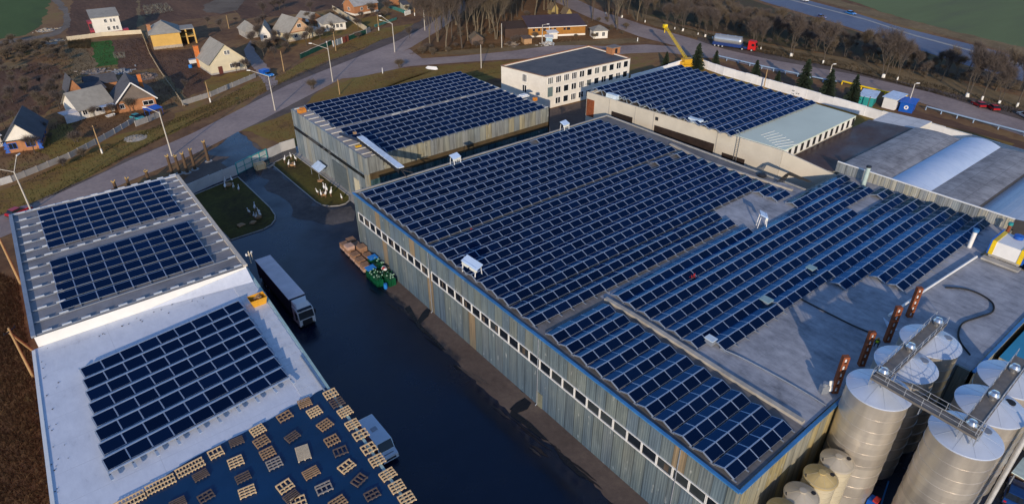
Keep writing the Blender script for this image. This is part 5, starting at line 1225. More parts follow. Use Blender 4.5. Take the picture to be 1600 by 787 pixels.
pole('leftmost wooden pole beside the foreground warehouse',(33,444),365,WOODP,r=.22)
B=G(56,596,0); 
t=pole('pair of wooden pole legs joined at the top left of the warehouse',(52,588),512,WOODP,r=.2,cross=True)
mb=MB(); h=height_at(G(52,588,0),515); mb.tube((-.2,0,h-.2),(1.6,3.4,0),.15,.2,n=8); mb.build('strut',WOODP,t)
pole('white marker post by the side road at the grove corner',(996,65),59,WHITEP,r=.2,name='post',cat='post')
pole('short white post on the grass by the road junction',(598,115),106,WHITEP,r=.15,name='post',cat='post')
# cut trunks in front of the gate
rot=S('rusty_brown_column',(.10,.062,.035),.9,0,.4,1.2); cut=S('fresh_cut_top',(.55,.36,.12),.85,0,.2,2)
hh=height_at(G(325,252,0),222)
cols=[((326,252),(311,220.5)),((305,265),(290.7,228.5)),((293,270),(275,236)),((281,271),(266.6,244.7)),((270,274),(258,243)),((238,283),(226.5,264)),((201,291),(196.6,276)),((182,296),(178,286))]
names_=['rightmost tall','second tall','third tall','fourth','fifth','lone leaning','short paired, right','short paired, left']
for k,((b,tp),nm_) in enumerate(zip(cols,names_)):
    if k<5: B=G(*b,0)
    else: B=G(*tp,hh); B.z=0
    t=thing('gate_column',f'brown rusty column with yellowish top between road and warehouse, {nm_}'+(' one' if ',' not in nm_ else ''),'column',B,random.uniform(0,3),'brown columns before the factory gate')
    h=hh*(1 if k<2 else random.uniform(.85,1.05)); mb=MB()
    n=9; pr=.33
    for z0,z1,r0,r1 in ((0,h*.35,pr*1.15,pr),(h*.35,h*.7,pr,pr*.95),(h*.7,h,pr*.95,pr*.9)): mb.tube((0,0,z0),(random.uniform(-.02,.02),0,z1),r0,r1,n=n,cap=False)
    mb.build('shaft',rot,t)
    mb=MB(); mb.tube((0,0,h),(0,0,h+.12),pr*.9,pr*.8,n=n)
    for i in range(3): a=i*2.1; mb.tube((pr*.5*math.cos(a),pr*.5*math.sin(a),h),(pr*1.3*math.cos(a),pr*1.3*math.sin(a),h+.3),.12,.1,n=5)
    mb.build('top',cut,t)
    mb=MB(); mb.lathe([(.9,0),(.85,.12),(0,.13)],10); mb.build('base_slab',CONC,t)
# ------------------------------------------------------------------ vegetation
def bare_tree(seed,H,spread,trunk_frac=.35,depth=4,twigs=1500,twig_m=TWIG,bark=BARK,forks=1,white=0,tw=.035,up=.5,tl=1.):
    rnd=random.Random(seed); mb=MB(); tips=[]
    def grow(p,d,l,r,lev):
        segs=2 if lev<2 else 1
        for s in range(segs):
            q=p+d*(l/segs); r2=r*(.82 if segs==2 else .66); mb.tube(p,q,r,r2,n=6 if lev<2 else 4 if lev<3 else 3,cap=False); 
            d=(d+Vector((rnd.gauss(0,.09),rnd.gauss(0,.09),rnd.uniform(0,.08)))).normalized(); p,r=q,r2
        if lev>=2: tips.append((p,d,l))
        if lev>=depth: return
        n=rnd.choice((2,3,3)) if lev else rnd.choice((3,4))
        for i in range(n):
            a=2*math.pi*(i/n)+rnd.uniform(-.5,.5); e=Vector((math.cos(a),math.sin(a),0))
            k=rnd.uniform(.45,.95)*spread
            dd=(d*1.0+e*k+Vector((0,0,up*rnd.random()))).normalized()
            grow(p-d*l*rnd.uniform(0,.25) if i else p,dd,l*rnd.uniform(.64,.88),r*rnd.uniform(.6,.78),lev+1)
    for f in range(forks):
        a=2*math.pi*f/max(forks,1); o=Vector((math.cos(a),math.sin(a),0))*(.26 if forks>1 else 0)
        grow(o,(Vector((0,0,1))+o*.25*(forks>1)+Vector((rnd.gauss(0,.03),rnd.gauss(0,.03),0))).normalized(),H*trunk_frac,H*.0105+.06,0)
    tm=bpy.data.meshes.new('trunk'); tm.from_pydata(mb.v,[],mb.f); tm.materials.append(bark); tm.polygons.foreach_set('use_smooth',[True]*len(mb.f))
    cb=MB(); S_=.35+H/14
    for i in range(twigs):
        p,d,l=rnd.choice(tips); p=p-d*l*rnd.random()*.9
        u=(d*.9+Vector((rnd.gauss(0,.5),rnd.gauss(0,.5),rnd.gauss(.12,.4)))).normalized(); L_=rnd.uniform(.7,1.9)*S_*tl
        s=u.orthogonal().normalized(); s=(Matrix.Rotation(rnd.uniform(0,6.28),3,u)@s)*tw*rnd.uniform(.6,1.4)
        q=p+u*L_+Vector((0,0,-.06*L_*L_/S_)); cb.add([p-s,p+s,q],[(0,1,2)])
        for h in range(2):
            v=(u+Vector((rnd.gauss(0,.6),rnd.gauss(0,.6),rnd.gauss(0,.5)))).normalized(); m=p.lerp(q,rnd.uniform(.2,.8)); cb.add([m-s*.6,m+s*.6,m+v*L_*rnd.uniform(.3,.7)],[(0,1,2)])
    cm=bpy.data.meshes.new('crown'); cm.from_pydata(cb.v,[],cb.f); cm.materials.append(twig_m)
    wm=None
    if white:
        w=MB()
        for f in range(1): w.tube((0,0,0),(0,0,white),H*.0105+.12+.22*(forks>1),H*.0105+.07+.22*(forks>1),n=8)
        wm=bpy.data.meshes.new('white_base'); wm.from_pydata(w.v,[],w.f); wm.materials.append(WHITEWASH)
    return tm,cm,wm
_tid=[0]
def place_tree(name,label,cat,meshes,loc,rz,sc_,group,parts=('trunk','crown','white_base')):
    t=thing(name,label,cat,loc,rz,group); t.scale=(sc_,sc_,sc_*random.uniform(.92,1.08))
    for nm,me in zip(parts,meshes):
        if me: link(nm,me,t)
    return t
random.seed(31)
BIG=[bare_tree(100+i,24,.36,.27,5,5200,TWIG2 if i%2 else TWIG,BARKB if i<3 else BARK,forks=1 if i!=1 else 2,tw=.030) for i in range(5)]
MED=[bare_tree(200+i,12.5,.45,.25,5,2600,TWIG,BARK,forks=1+(i%2),white=.95,tw=.020,up=.7) for i in range(4)]
WILD=[bare_tree(300+i,10,.48,.24,5,2200,TWIG if i%2 else TWIG2,BARK,forks=1+(i%3==0),tw=.021,up=.7) for i in range(4)]
SMALL=[bare_tree(400+i,5.5,.75,.2,4,900,TWIG2 if i%2 else TWIG,BARK,tw=.015) for i in range(3)]
BUSH=[bare_tree(500+i,3.2,.9,.16,3,1100,TWIG if i%2 else TWIG2,BARK,forks=3,tw=.016,up=.3) for i in range(3)]
# tall grove by the junction
def scatter(px_poly,n,mind,tries=4000):
    out=[]; xs=[p[0] for p in px_poly]; ys=[p[1] for p in px_poly]
    def inside(x,y):
        c=False; j=len(px_poly)-1
        for i in range(len(px_poly)):
            (xi,yi),(xj,yj)=px_poly[i],px_poly[j]
            if (yi>y)!=(yj>y) and x<(xj-xi)*(y-yi)/(yj-yi)+xi: c=not c
            j=i
        return c
    for _ in range(tries):
        if len(out)>=n: break
        # even over the ground, not over the photo: accept by row
        x=random.uniform(min(xs),max(xs)); y=random.uniform(min(ys),max(ys))
        if not inside(x,y): continue
        p=G(x,y,0)
        if all((p-q).length>mind for q in out): out.append(p)
    return out
front=[(672,72),(684,66),(697,80),(706,60),(722,77),(731,64),(745,58),(752,60),(716,52),(690,45),(765,52),(775,62),(740,40),(790,48),(800,36),(724,30),(760,30),(706,24)]
grove=[G(*p,0) for p in front]+scatter([(690,40),(810,40),(905,22),(1000,22),(1010,34),(965,50),(925,34),(905,8),(900,-50),(700,-50)],95,5.0)
for i,p in enumerate(grove):
    place_tree('bare_tree','tall bare tree of the leafless grove between village road and right road','tree',BIG[i%5][:2],p,random.uniform(0,6.28),random.uniform(.72,1.1),'tall bare trees of the grove')
# whitewashed row along the right road
rowx=[(1020,33),(1048,42),(1059,45),(1071,48),(1093,54),(1105,57),(1117,60),(1174,75),(1189,77),(1235,89),(1285,100),(1379,122),(1400,126),(1512,151),(1537,155),(1560,162),(1588,168),(980,16),(996,23)]
rowx.sort()
for i,px in enumerate(rowx):
    p=G(*px,0); p.x=216.5+random.uniform(-.6,.6)
    big=1.25 if i in (11,12,13,15,16,18) else random.uniform(.75,1.0)
    place_tree('roadside_tree',f'bare roadside tree with whitewashed trunk foot beyond the right road, {nth(i)} from the left','tree',MED[i%4],p,random.uniform(0,6.28),big,'whitewashed trees along the right road')
# wild trees between that row and the highway
wild=scatter([(960,6),(1060,30),(1170,62),(1230,70),(1330,95),(1400,112),(1480,132),(1500,120),(1450,106),(1370,86),(1290,58),(1190,28),(1090,-4),(960,-30)],150,3.7,9000)
for i,p in enumerate(wild):
    place_tree('wild_tree','bare wild tree in the scrub belt between right road and highway','tree',WILD[i%4][:2],p,random.uniform(0,6.28),random.uniform(.55,1.0) if p.x<250 else random.uniform(.4,.7),'bare wild trees before the highway')
for i,px in enumerate([(1385,95),(1400,100),(1418,103),(1395,108),(1510,118),(1530,125),(1548,126),(1570,132),(1592,140),(1520,132),(1555,142)]):
    place_tree('wild_tree','bare tree with dense crown rising in front of the highway at the right','tree',WILD[(i+1)%4][:2],G(*px,0)*1.0,random.uniform(0,6),random.uniform(.8,1.15),'dense bare trees before the highway')
# scrub bushes
for i,p in enumerate(scatter([(1040,34),(1230,76),(1340,98),(1500,135),(1600,150),(1600,130),(1480,105),(1380,75),(1290,48),(1180,20)],90,3.)):
    place_tree('bare_shrub','low bare shrub in the scrub belt between right road and highway','shrub',BUSH[i%3][:2],p,random.uniform(0,6),random.uniform(.6,1.1),'bare shrubs before the highway')
for i,p in enumerate(scatter([(655,84),(700,82),(800,75),(905,62),(1000,60),(1000,25),(905,10),(800,30),(690,50)],46,4.)):
    place_tree('bare_shrub','low bare shrub between the trunks of the tall grove','shrub',BUSH[i%3][:2],p,random.uniform(0,6),random.uniform(.7,1.3),'bare undergrowth of the grove')
for i,p in enumerate(scatter([(0,66),(90,66),(108,80),(100,98),(50,96),(0,104)],34,3.)):
    place_tree('bare_shrub','bare thicket shrub below the dirt track at the left edge','shrub',BUSH[i%3][:2],p,random.uniform(0,6),random.uniform(.8,1.5),'bare thicket below the dirt track')
for i,p in enumerate(scatter([(350,40),(450,10),(640,-5),(640,20),(560,60),(500,66),(440,100),(400,90),(390,50)],44,4.)):
    place_tree('garden_tree','small bare tree in the gardens behind the roadside cottages','tree',SMALL[i%3][:2],p,random.uniform(0,6),random.uniform(.7,1.4),'bare trees of the cottage gardens')
for i,p in enumerate(scatter([(0,110),(100,105),(110,165),(60,180),(100,230),(0,200)],26,4.5)):
    place_tree('garden_tree','small bare tree in the dark gardens at the left edge','tree',SMALL[i%3][:2],p,random.uniform(0,6),random.uniform(.5,1.1),'bare trees of the left gardens')
shr=[((625,106),1.6,'bare reddish shrub by the side road at the junction'),((489,139),1.5,'bare shrub on the verge below the junction lamp'),((660,84),1.4,'bare shrub at the left corner of the grove'),((676,86),1.3,'dense low shrub in front of the grove'),((700,82),1.1,'thin shrub at the front edge of the grove'),
     ((395,55),1.8,'bare shrubs beside the grey cottage, left one'),((432,70),1.7,'bare shrub in front of the half hidden gabled cottage'),((422,80),1.6,'bare shrub above the blue pickup'),((447,78),1.5,'bare shrub right of the cottage drive'),((400,78),1.5,'bare shrub by the drive left of the blue pickup'),
     ((85,150),1.9,'bare willow like shrub left of the farm yard'),((70,165),1.6,'bare shrub above the quoined house'),((40,145),1.3,'low bare shrub on the dark garden at the left'),((60,78),2.0,'thicket clump beside the dirt track, right one'),((35,84),2.0,'thicket clump beside the dirt track, middle one'),((10,92),2.0,'thicket clump at the left edge below the dirt track'),((80,90),1.6,'low thicket clump near the straw patch'),
     ((100,260),1.0,'small shrub inside the roadside concrete fence'),((130,245),1.1,'bare shrub beside the leaning wooden pole'),((120,222),1.4,'bare shrub right of the quoined house'),((560,60),1.2,'bare garden shrub behind the green fence'),((600,28),1.6,'bare bush between brick house and teal fence'),((808,66),1.4,'dark shrub left of the amber barn'),((905,52),1.3,'reddish bare shrub at the right end of the amber barn')]
for px,s,l in shr: place_tree('bare_shrub',l,'shrub',BUSH[random.randrange(3)][:2],G(*px,0),random.uniform(0,6),s,'bare garden shrubs')
gt=[((178,182),1.0,'small bare tree in front of the pale roofed farmhouse'),((205,176),1.1,'small bare tree before the brick farm wing'),((150,186),.9,'small bare tree at the white farmhouse front'),((55,240),1.2,'bare tree in front of the quoined brick house'),((385,112),1.1,'bare tree in front of the cream gabled house'),((370,114),.9,'small bare tree at the cream house gate'),((500,62),1.0,'bare garden tree before the gabled house annex'),((346,48),1.1,'bare garden tree in the upper gardens'),((325,40),1.0,'bare tree beside the far garden fence'),((412,25),1.6,'wide bare tree behind the cottages'),((430,18),1.4,'bare tree at the top behind the small shed'),((545,12),1.2,'bare tree left of the brick house'),((606,20),1.4,'bare tree right of the patched roof brick house'),((20,160),1.2,'bare tree in the dark garden at the left edge'),((95,172),1.4,'bare spreading tree left of the farm yard'),((290,140),.8,'small bare tree in the dark garden above the road fence'),((640,60),1.1,'bare tree at the road bend'),((520,58),.9,'small bare tree behind the pale gate leaf')]
for px,s,l in gt: place_tree('garden_tree',l,'tree',SMALL[random.randrange(3)][:2],G(*px,0),random.uniform(0,6),s,'small bare garden trees')
# spruces
NEED=S('dark_spruce_needles',(.016,.030,.014),.9,0,.45,.8)
def spruce(seed,H=9.):
    rnd=random.Random(seed); tb=MB(); tb.tube((0,0,0),(0,0,H*.97),.2,.03,n=6)
    tm=bpy.data.meshes.new('trunk'); tm.from_pydata(tb.v,[],tb.f); tm.materials.append(BARK)
    cb=MB(); z=.5
    while z<H*.99:
        f=1-z/H; r=.25+H*.30*f**.8; n=int(7+13*f)
        for i in range(n):
            a=rnd.uniform(0,6.28); l=r*rnd.uniform(.6,1.12); e=Vector((math.cos(a),math.sin(a),0)); dr=-.28*l+rnd.uniform(-.15,.2)
            base=Vector((0,0,z+rnd.uniform(-.2,.2))); s=Vector((-e.y,e.x,0))
            for k in range(5):
                t0=k/5; p=base+e*l*t0+Vector((0,0,dr*t0+.12*l*t0*t0)); wv=(.16+.5*(1-abs(t0-.45)))*.42*(r/2+.35)
                for sg in (-1,1):
                    tip=p+e*l*.26+s*sg*wv*rnd.uniform(.7,1.3)+Vector((0,0,rnd.uniform(-.28,.05)))
                    cb.add([p-s*.06,p+e*.16+s*.06,tip,],[(0,1,2)]); cb.add([p,tip,tip-e*.22-Vector((0,0,.22))],[(0,1,2)])
        z+=.30+.12*f
    cm=bpy.data.meshes.new('crown'); cm.from_pydata(cb.v,[],cb.f); cm.materials.append(NEED)
    return tm,cm,None
SPR=[spruce(k) for k in range(3)]
for i,(px,s,l) in enumerate([((1040,104),.70,'spruce left of the crane boom'),((1088,108),1.22,'large spruce right of the crane boom'),((1116,109),.85,'spruce second right of the crane boom'),((1178,128),1.0,'spruce in front of the white wall beside the leaning pole'),((1212,138),.72,'smaller spruce right of the leaning pole'),((1252,148),1.38,'tallest spruce at the back of the white shed'),((1290,155),1.25,'spruce left of the teal kiosk, second one'),((1329,163),1.1,'spruce directly left of the teal kiosk')]):
    place_tree('spruce',l+', dark green','spruce',SPR[i%3],G(*px,0),random.uniform(0,6),s*.80,'dark spruces along the white wall')
# rough grass tufts at the left edge and stakes
def stuff(name,label,pts,n,h,mat,kind='stuff',w=.05,cat='grass',sp=1.):
    P=[G(*p,0) for p in pts]; c=sum(P,Vector())/len(P); mb=MB()
    for _ in range(n):
        k=random.randrange(len(P)); a=P[k]; b_=P[(k+1)%len(P)]; u,v=random.random(),random.random()
        if u+v>1: u,v=1-u,1-v
        p=c+(a-c)*u+(b_-c)*v-c
        for j in range(3):
            d=Vector((random.gauss(0,.4),random.gauss(0,.4),1)).normalized()*h*random.uniform(.5,1.3); s=d.orthogonal().normalized()*w
            mb.add([p-s,p+s,p+d],[(0,1,2)])
    o=mb.build(name,mat,loc=c); tag(o,label,cat,kind=kind); return o
random.seed(77)
stuff('rough_grass','dry brown rough grass left of the foreground warehouse',[(-60,400),(28,440),(95,820),(-60,820)],9000,.7,S('dry_brown_grass',(.11,.065,.030),.95,0,.4,.15),w=.045)
stuff('rough_grass','dry grass on the bank under the whitewashed roadside trees',[(980,22),(1130,60),(1330,100),(1600,168),(1600,182),(1330,112),(1130,72),(980,34)],5000,.8,S('straw_grass',(.17,.11,.045),.95,0,.4,.15),w=.07)
stuff('rough_grass','dry straw grass at the front edge of the grove',[(640,86),(720,78),(800,74),(905,64),(905,60),(800,68),(720,70),(650,78)],2600,.7,S('straw_grass',(.17,.11,.045)),w=.06)
stuff('rough_weeds','dry brown weeds scattered over the dark village gardens',[(-20,110),(60,100),(110,70),(230,60),(300,60),(330,110),(286,160),(210,186),(60,262),(-20,285)],5200,.55,S('dry_brown_grass',(.11,.065,.030)),w=.05,cat='weeds')
stuff('rough_weeds','dry olive tufts along the village road verge',[(-20,345),(0,300),(150,236),(300,175),(400,128),(600,46),(640,44),(520,96),(380,160),(220,230),(60,318)],5200,.4,S('olive_tufts',(.14,.115,.035),.95,0,.4,.1),w=.05,cat='weeds')
stuff('rough_weeds','dry tufts on the grass between the side road and the back shed',[(400,205),(455,228),(470,170),(700,112),(760,118),(860,100),(800,97),(650,106),(560,126)],4200,.4,S('olive_tufts',(.14,.115,.035)),w=.05,cat='weeds')
stuff('corn_stubble','pale plant stakes standing in rows in the upper garden',[(222,10),(262,6),(272,18),(228,26)],420,1.0,S('pale_stubble',(.55,.46,.30),.9),w=.06,cat='stubble')
stuff('corn_stubble','pale dry stalks beside the green garden plot',[(107,66),(142,64),(142,76),(108,76)],900,1.2,S('straw_grass',(.17,.11,.045)),w=.06,cat='stubble')
stuff('corn_stubble','pale stalk row in the dark garden right of the green plot',[(177,84),(195,83),(197,92),(180,93)],120,.9,S('pale_stubble',(.55,.46,.30)),w=.06,cat='stubble')

# ------------------------------------------------------------------ vehicles
def wheel_mesh(r,w):
    mb=MB(); mb.tube((0,-w/2,0),(0,w/2,0),r,n=14); mb.tube((0,-w/2-.01,0),(0,w/2+.01,0),r*.55,n=10,m=1); return mb
def car(label,loc,rz,paint,kind='hatch',L_=4.3,group=None,name='parked_car',cat='car'):
    t=thing(name,label,cat,loc,rz,group); W=1.75
    mb=MB(); prof=[(-L_/2,.35),(-L_/2,.78),(-L_/2+.25,.92),(L_/2-1.15,.95),(L_/2-.15,.78),(L_/2,.6),(L_/2,.35)]
    if kind=='pickup': prof=[(-L_/2,.4),(-L_/2,1.0),(L_/2-1.3,1.0),(L_/2-.15,.9),(L_/2,.7),(L_/2,.4)]
    n=len(prof); 
    for s,inset in ((1,0),):
        Lp=[(x,-W/2,z) for x,z in prof]; Rp=[(x,W/2,z) for x,z in prof]
        mb.poly(Lp); mb.poly(Rp[::-1])
        for i in range(n): j=(i+1)%n; mb.poly([Lp[i],Rp[i],Rp[j],Lp[j]])
    b=mb.build('body',paint,t)
    x0,x1=(-L_/2+.35,L_/2-1.35) if kind=='hatch' else (-.1,L_/2-1.2)
    cab=[(x0,.9),(x0+.45,1.42),(x1-.75,1.46),(x1+.05,.93)]; wi=.18
    mb=MB(); A=[(x,-(W/2-.05 if z<1 else W/2-wi),z) for x,z in cab]; B_=[(x,(W/2-.05 if z<1 else W/2-wi),z) for x,z in cab]
    mb.poly(A,0); mb.poly(B_[::-1],0)
    mb.poly([A[0],A[1],B_[1],B_[0]],0); mb.poly([A[2],A[3],B_[3],B_[2]],0); g=mb.build('windows',DARKGL,t)
    mb=MB(); mb.poly([(A[1][0],A[1][1],A[1][2]+.01),(A[2][0],A[2][1],A[2][2]+.01),(B_[2][0],B_[2][1],B_[2][2]+.01),(B_[1][0],B_[1][1],B_[1][2]+.01)]); mb.box(((A[1][0]+A[2][0])/2,0,1.46),(A[2][0]-A[1][0],W-2*wi-.05,.06))
    mb.build('car_roof',paint,t)
    for x in (-L_/2+.8,L_/2-.85):
        for s in (-1,1): o=wheel_mesh(.32,.2).build('wheel',[RUBBER,GALV],t,(x,s*(W/2-.08),.32))
    mb=MB()
    for s in (-1,1): mb.box((L_/2-.02,s*.6,.66),(.08,.35,.15))
    mb.build('headlight',S('lamp_glass',(.75,.75,.72),.2),t)
    mb=MB()
    for s in (-1,1): mb.box((-L_/2+.0,s*.68,.72),(.06,.25,.2))
    mb.build('tail_light',S('red_lamp',(.5,.01,.01),.3),t)
    mb=MB(); mb.box((L_/2,0,.45),(.10,1.7,.16)); mb.box((-L_/2,0,.45),(.10,1.7,.16)); mb.build('bumper',DARKM,t)
    return t
def dirv(a,b_): d=G(*b_,0)-G(*a,0); return math.atan2(d.y,d.x)
car('dark red hatchback driving on the village road at the far left edge',G(31,334,0),dirv((10,336),(50,318)),REDP,L_=4.4,name='red_car')
rd=dirv((1500,150),(1580,172))
car('red car parked under the roadside trees at the right, left one of two',G(1528,166,0),rd+R(150),REDP,group='red cars parked under the right trees')
car('red car parked under the roadside trees at the right, right one of two',G(1550,171,0),rd+R(145),REDP,group='red cars parked under the right trees')
car('pale car parked on the verge at the right edge, cut by the frame',G(1600,183,0),rd+R(150),S('silver_car_paint',(.50,.52,.55),.3,.3,.1,1))
hd=dirv((1258,2),(1600,94))
car('bright blue car on the far carriageway of the highway',G(1329,23,0),hd,S('light_blue_car',(.03,.22,.60),.3,.1,.1,1),L_=4.6,name='car')
car('small blue car on the near carriageway of the highway',G(1283,29,0),hd,BLUEP,L_=4.0,name='car')
car('white car on the far carriageway at the top edge',G(1256,2,0),hd,WHITEP,L_=4.8,name='car')
t=car('broken down teal and pale car beside the brick farm wing',G(216,187,0),dirv((206,184),(228,190)),S('teal_car_paint',(.05,.32,.36),.4),name='broken_car')
# blue pickup with covered bed
t=car('blue pickup with blue covered load parked by the street lamp',G(418,119,0),dirv((405,113),(430,121)),S('light_blue_car',(.03,.22,.60)),kind='pickup',L_=5.4,name='pickup')
mb=MB(); mb.prism([(-2.9,-1.05),(-.2,-1.05),(-.2,1.05),(-2.9,1.05)],.85,[1.75,1.95,2.0,1.8],0); mb.build('load_cover',BLUEP,t)
mb=MB(); mb.box((0,0,2.2),(4.0,2.8,.08),R(5),0,R(8))
for sx in (-1.8,1.8):
    for sy in (-1.2,1.2): mb.tube((sx,sy,0),(sx,sy,2.2),.05,n=5)
tag(mb.build('blue_canopy',BLUEP,loc=G(242,181,0),rz=.3),'bright blue canopy sheet on posts beside the brick farm wing','canopy')
# articulated truck in the yard
t=thing('articulated_truck','articulated truck with grey topped trailer and white cab parked in the shaded yard','truck',(23.7,88.0,0)); 
CURT=S('dark_blue_curtain',(.018,.020,.045),.6,0,.25,.6)
mb=MB(); mb.b0(-1.25,1.25,-6.3,7.6,1.15,3.92); mb.build('trailer_curtain',CURT,t)
mb=MB(); mb.b0(-1.27,1.27,-6.32,7.62,3.92,4.02); 
for k in range(9): mb.b0(-1.2,1.2,-6.0+k*.42 if k<5 else -3+k*1.2,-5.92+k*.42 if k<5 else -2.94+k*1.2,4.02,4.05)
mb.build('trailer_roof',S('mauve_grey_roof',(.80,.71,.70),.7,0,.2,.5),t)
mb=MB(); mb.b0(-1.1,1.1,-6.2,7.4,.85,1.15); mb.b0(-1.2,1.2,7.45,7.6,.5,.9); mb.build('trailer_chassis',DARKM,t)
# cab (drives towards -y)
mb=MB(); side=[(-6.9,.55),(-9.15,.55),(-9.22,1.6),(-8.95,2.95),(-8.55,3.15),(-6.9,3.15)]
A=[(-1.22,y,z) for y,z in side]; B_=[(1.22,y,z) for y,z in side]; n=len(side); mb.poly(A); mb.poly(B_[::-1])
for i in range(n): j=(i+1)%n; mb.poly([A[i],A[j],B_[j],B_[i]])
mb.build('cab',WHITEP,t)
mb=MB(); A=[(-1.15,-6.85,3.15),(1.15,-6.85,3.15),(1.0,-8.5,3.2),(-1.0,-8.5,3.2)]; T_=[(-1.1,-6.85,4.0),(1.1,-6.85,4.0),(.8,-7.9,3.75),(-.8,-7.9,3.75)]
mb.poly(T_); 
for i in range(4): j=(i+1)%4; mb.poly([A[i],A[j],T_[j],T_[i]])
mb.build('roof_spoiler',WHITEP,t)
mb=MB(); mb.poly([(-1.12,-9.235,1.72),(1.12,-9.235,1.72),(1.08,-8.99,2.85),(-1.08,-8.99,2.85)]); mb.box((-1.235,-8.3,2.2),(.03,1.0,.8)); mb.box((1.235,-8.3,2.2),(.03,1.0,.8)); mb.build('windscreen',DARKGL,t)
mb=MB(); mb.box((0,-9.22,1.2),(1.5,.10,.75)); mb.box((0,-9.2,.7),(2.0,.12,.22)); mb.build('grille',DARKM,t)
for s in (-1,1):
    mb=MB(); mb.box((s*.95,-9.2,.72),(.35,.12,.25)); mb.build('headlight',S('lamp_glass',(.75,.75,.72)),t)
    mb=MB(); mb.box((s*1.42,-8.9,2.2),(.22,.12,.75)); mb.tube((s*1.2,-8.85,2.5),(s*1.42,-8.88,2.5),.03,n=4); mb.build('mirror',DARKM,t)
mb=MB(); mb.box((0,-8.75,3.13),(2.2,.5,.06),0,0,R(12)); mb.build('sun_visor',DARKGL,t)
for y in (-8.4,-6.0-.6,3.3,4.6,5.9):
    for s in (-1,1):
        o=wheel_mesh(.5,.32).build('wheel',[RUBBER,GALV],t,(s*1.05,y,.5),R(90))
# van at the roof edge
VANP=S('pale_blue_van_paint',(.66,.74,.80),.3,.2,.06,1)
t=thing('parked_van','pale silver blue van parked under the roof edge beside the pallets','van',(20.8,52.0,0))
mb=MB(); side=[(3.1,.4),(3.1,2.25),(2.9,2.35),(-1.7,2.38),(-2.35,1.35),(-3.05,1.1),(-3.2,.5)]
A=[(-.98,y,z) for y,z in side]; B_=[(.98,y,z) for y,z in side]; n=len(side); mb.poly(A); mb.poly(B_[::-1])
for i in range(n): j=(i+1)%n; mb.poly([A[i],A[j],B_[j],B_[i]])
mb.build('body',VANP,t)
mb=MB(); mb.poly([(-.88,-1.76,2.31),(.88,-1.76,2.31),(.9,-2.34,1.43),(-.9,-2.34,1.43)]); o=mb.build('windscreen',DARKGL,t,(0,-.03,.03))
mb=MB(); mb.box((0,.6,2.41),(.7,.6,.08)); mb.build('roof_hatch',S('grey_hatch',(.35,.40,.45),.5),t)
mb=MB(); mb.box((0,-2.75,1.24),(1.2,.06,.02),0,0,R(18)); mb.box((0,-3.16,.75),(1.3,.06,.22)); mb.build('grille',DARKM,t)
for s in (-1,1):
    mb=MB(); mb.box((s*.78,-3.1,.88),(.3,.12,.25)); mb.build('headlight',S('lamp_glass',(.75,.75,.72)),t)
    mb=MB(); mb.box((s*.985,-1.4,1.7),(.02,.9,.55)); mb.build('side_window',DARKGL,t)
    mb=MB(); mb.box((s*1.12,-1.95,1.5),(.2,.1,.3)); mb.build('mirror',DARKM,t)
    for y in (-2.0,1.9): wheel_mesh(.36,.24).build('wheel',[RUBBER,GALV],t,(s*.88,y,.36),R(90))
# tank truck on the right road
a=G(1126,73,0); b_=G(1168,79,0); d=b_-a; rz=math.atan2(d.y,d.x)
t=thing('tank_truck','tank truck with silver tank, blue chassis and red cab parked on the right road','tank truck',(a+b_)/2,rz); L_=15.5
TANK=S('silver_tank',(.62,.63,.62),.3,.7,.12,.6)
mb=MB()
m0=MB(); pr=[(0,0),(.9,.02),(1.25,.25),(1.35,.7)]
for i in range(20): pass
x0,x1=-L_/2,2.6; rr_=1.45; n=24
rings=[(x0,.6),(x0+.25,1.2),(x0+.7,rr_),(x1-.7,rr_),(x1-.25,1.2),(x1,.6)]
for (xa,ra),(xb,rb) in zip(rings[:-1],rings[1:]):
    P=[(xa,ra*math.cos(2*math.pi*i/n),2.75+ra*math.sin(2*math.pi*i/n)) for i in range(n)]; Q=[(xb,rb*math.cos(2*math.pi*i/n),2.75+rb*math.sin(2*math.pi*i/n)) for i in range(n)]
    mb.add(P+Q,[(i,(i+1)%n,n+(i+1)%n,n+i) for i in range(n)],0,True)
for xa,ra in (rings[0],rings[-1]): mb.poly([(xa,ra*math.cos(2*math.pi*i/n),2.75+ra*math.sin(2*math.pi*i/n)) for i in range(n)])
mb.build('tank',TANK,t)
mb=MB(); mb.b0(x0+.3,x1-.2,-.5,.5,4.2,4.3); 
for k in range(3): mb.lathe([(.35,0),(.35,.2),(0,.22)],12,c=(x0+2+k*2.8,0,4.2))
mb.build('walkway',GALV,t)
mb=MB(); mb.b0(x0+.1,x1+.2,-1.3,1.3,.75,1.75); mb.b0(x1,L_/2-.4,-.6,.6,.6,1.0); mb.build('chassis',S('deep_blue_chassis',(.01,.035,.16),.5),t)
mb=MB(); cx0,cx1=L_/2-2.7,L_/2; side=[(cx0,.6),(cx1,.6),(cx1+.05,1.7),(cx1-.3,3.1),(cx1-.7,3.5),(cx0,3.6)]
A=[(x,-1.25,z) for x,z in side]; B_=[(x,1.25,z) for x,z in side]; n=len(side); mb.poly(A); mb.poly(B_[::-1])
for i in range(n): j=(i+1)%n; mb.poly([A[i],B_[i],B_[j],A[j]])
mb.build('cab',S('bright_red_paint',(.55,.015,.015),.35,.05,.1,1),t)
mb=MB(); mb.poly([(cx1+.06,-1.12,1.85),(cx1+.06,1.12,1.85),(cx1-.22,1.08,2.95),(cx1-.22,-1.08,2.95)]); mb.box((cx1-1.0,-1.26,2.3),(1.0,.03,.8)); mb.box((cx1-1.0,1.26,2.3),(1.0,.03,.8)); mb.build('windscreen',DARKGL,t)
mb=MB(); mb.box((cx1+.02,0,1.15),(.12,1.6,.8)); mb.build('grille',DARKM,t)
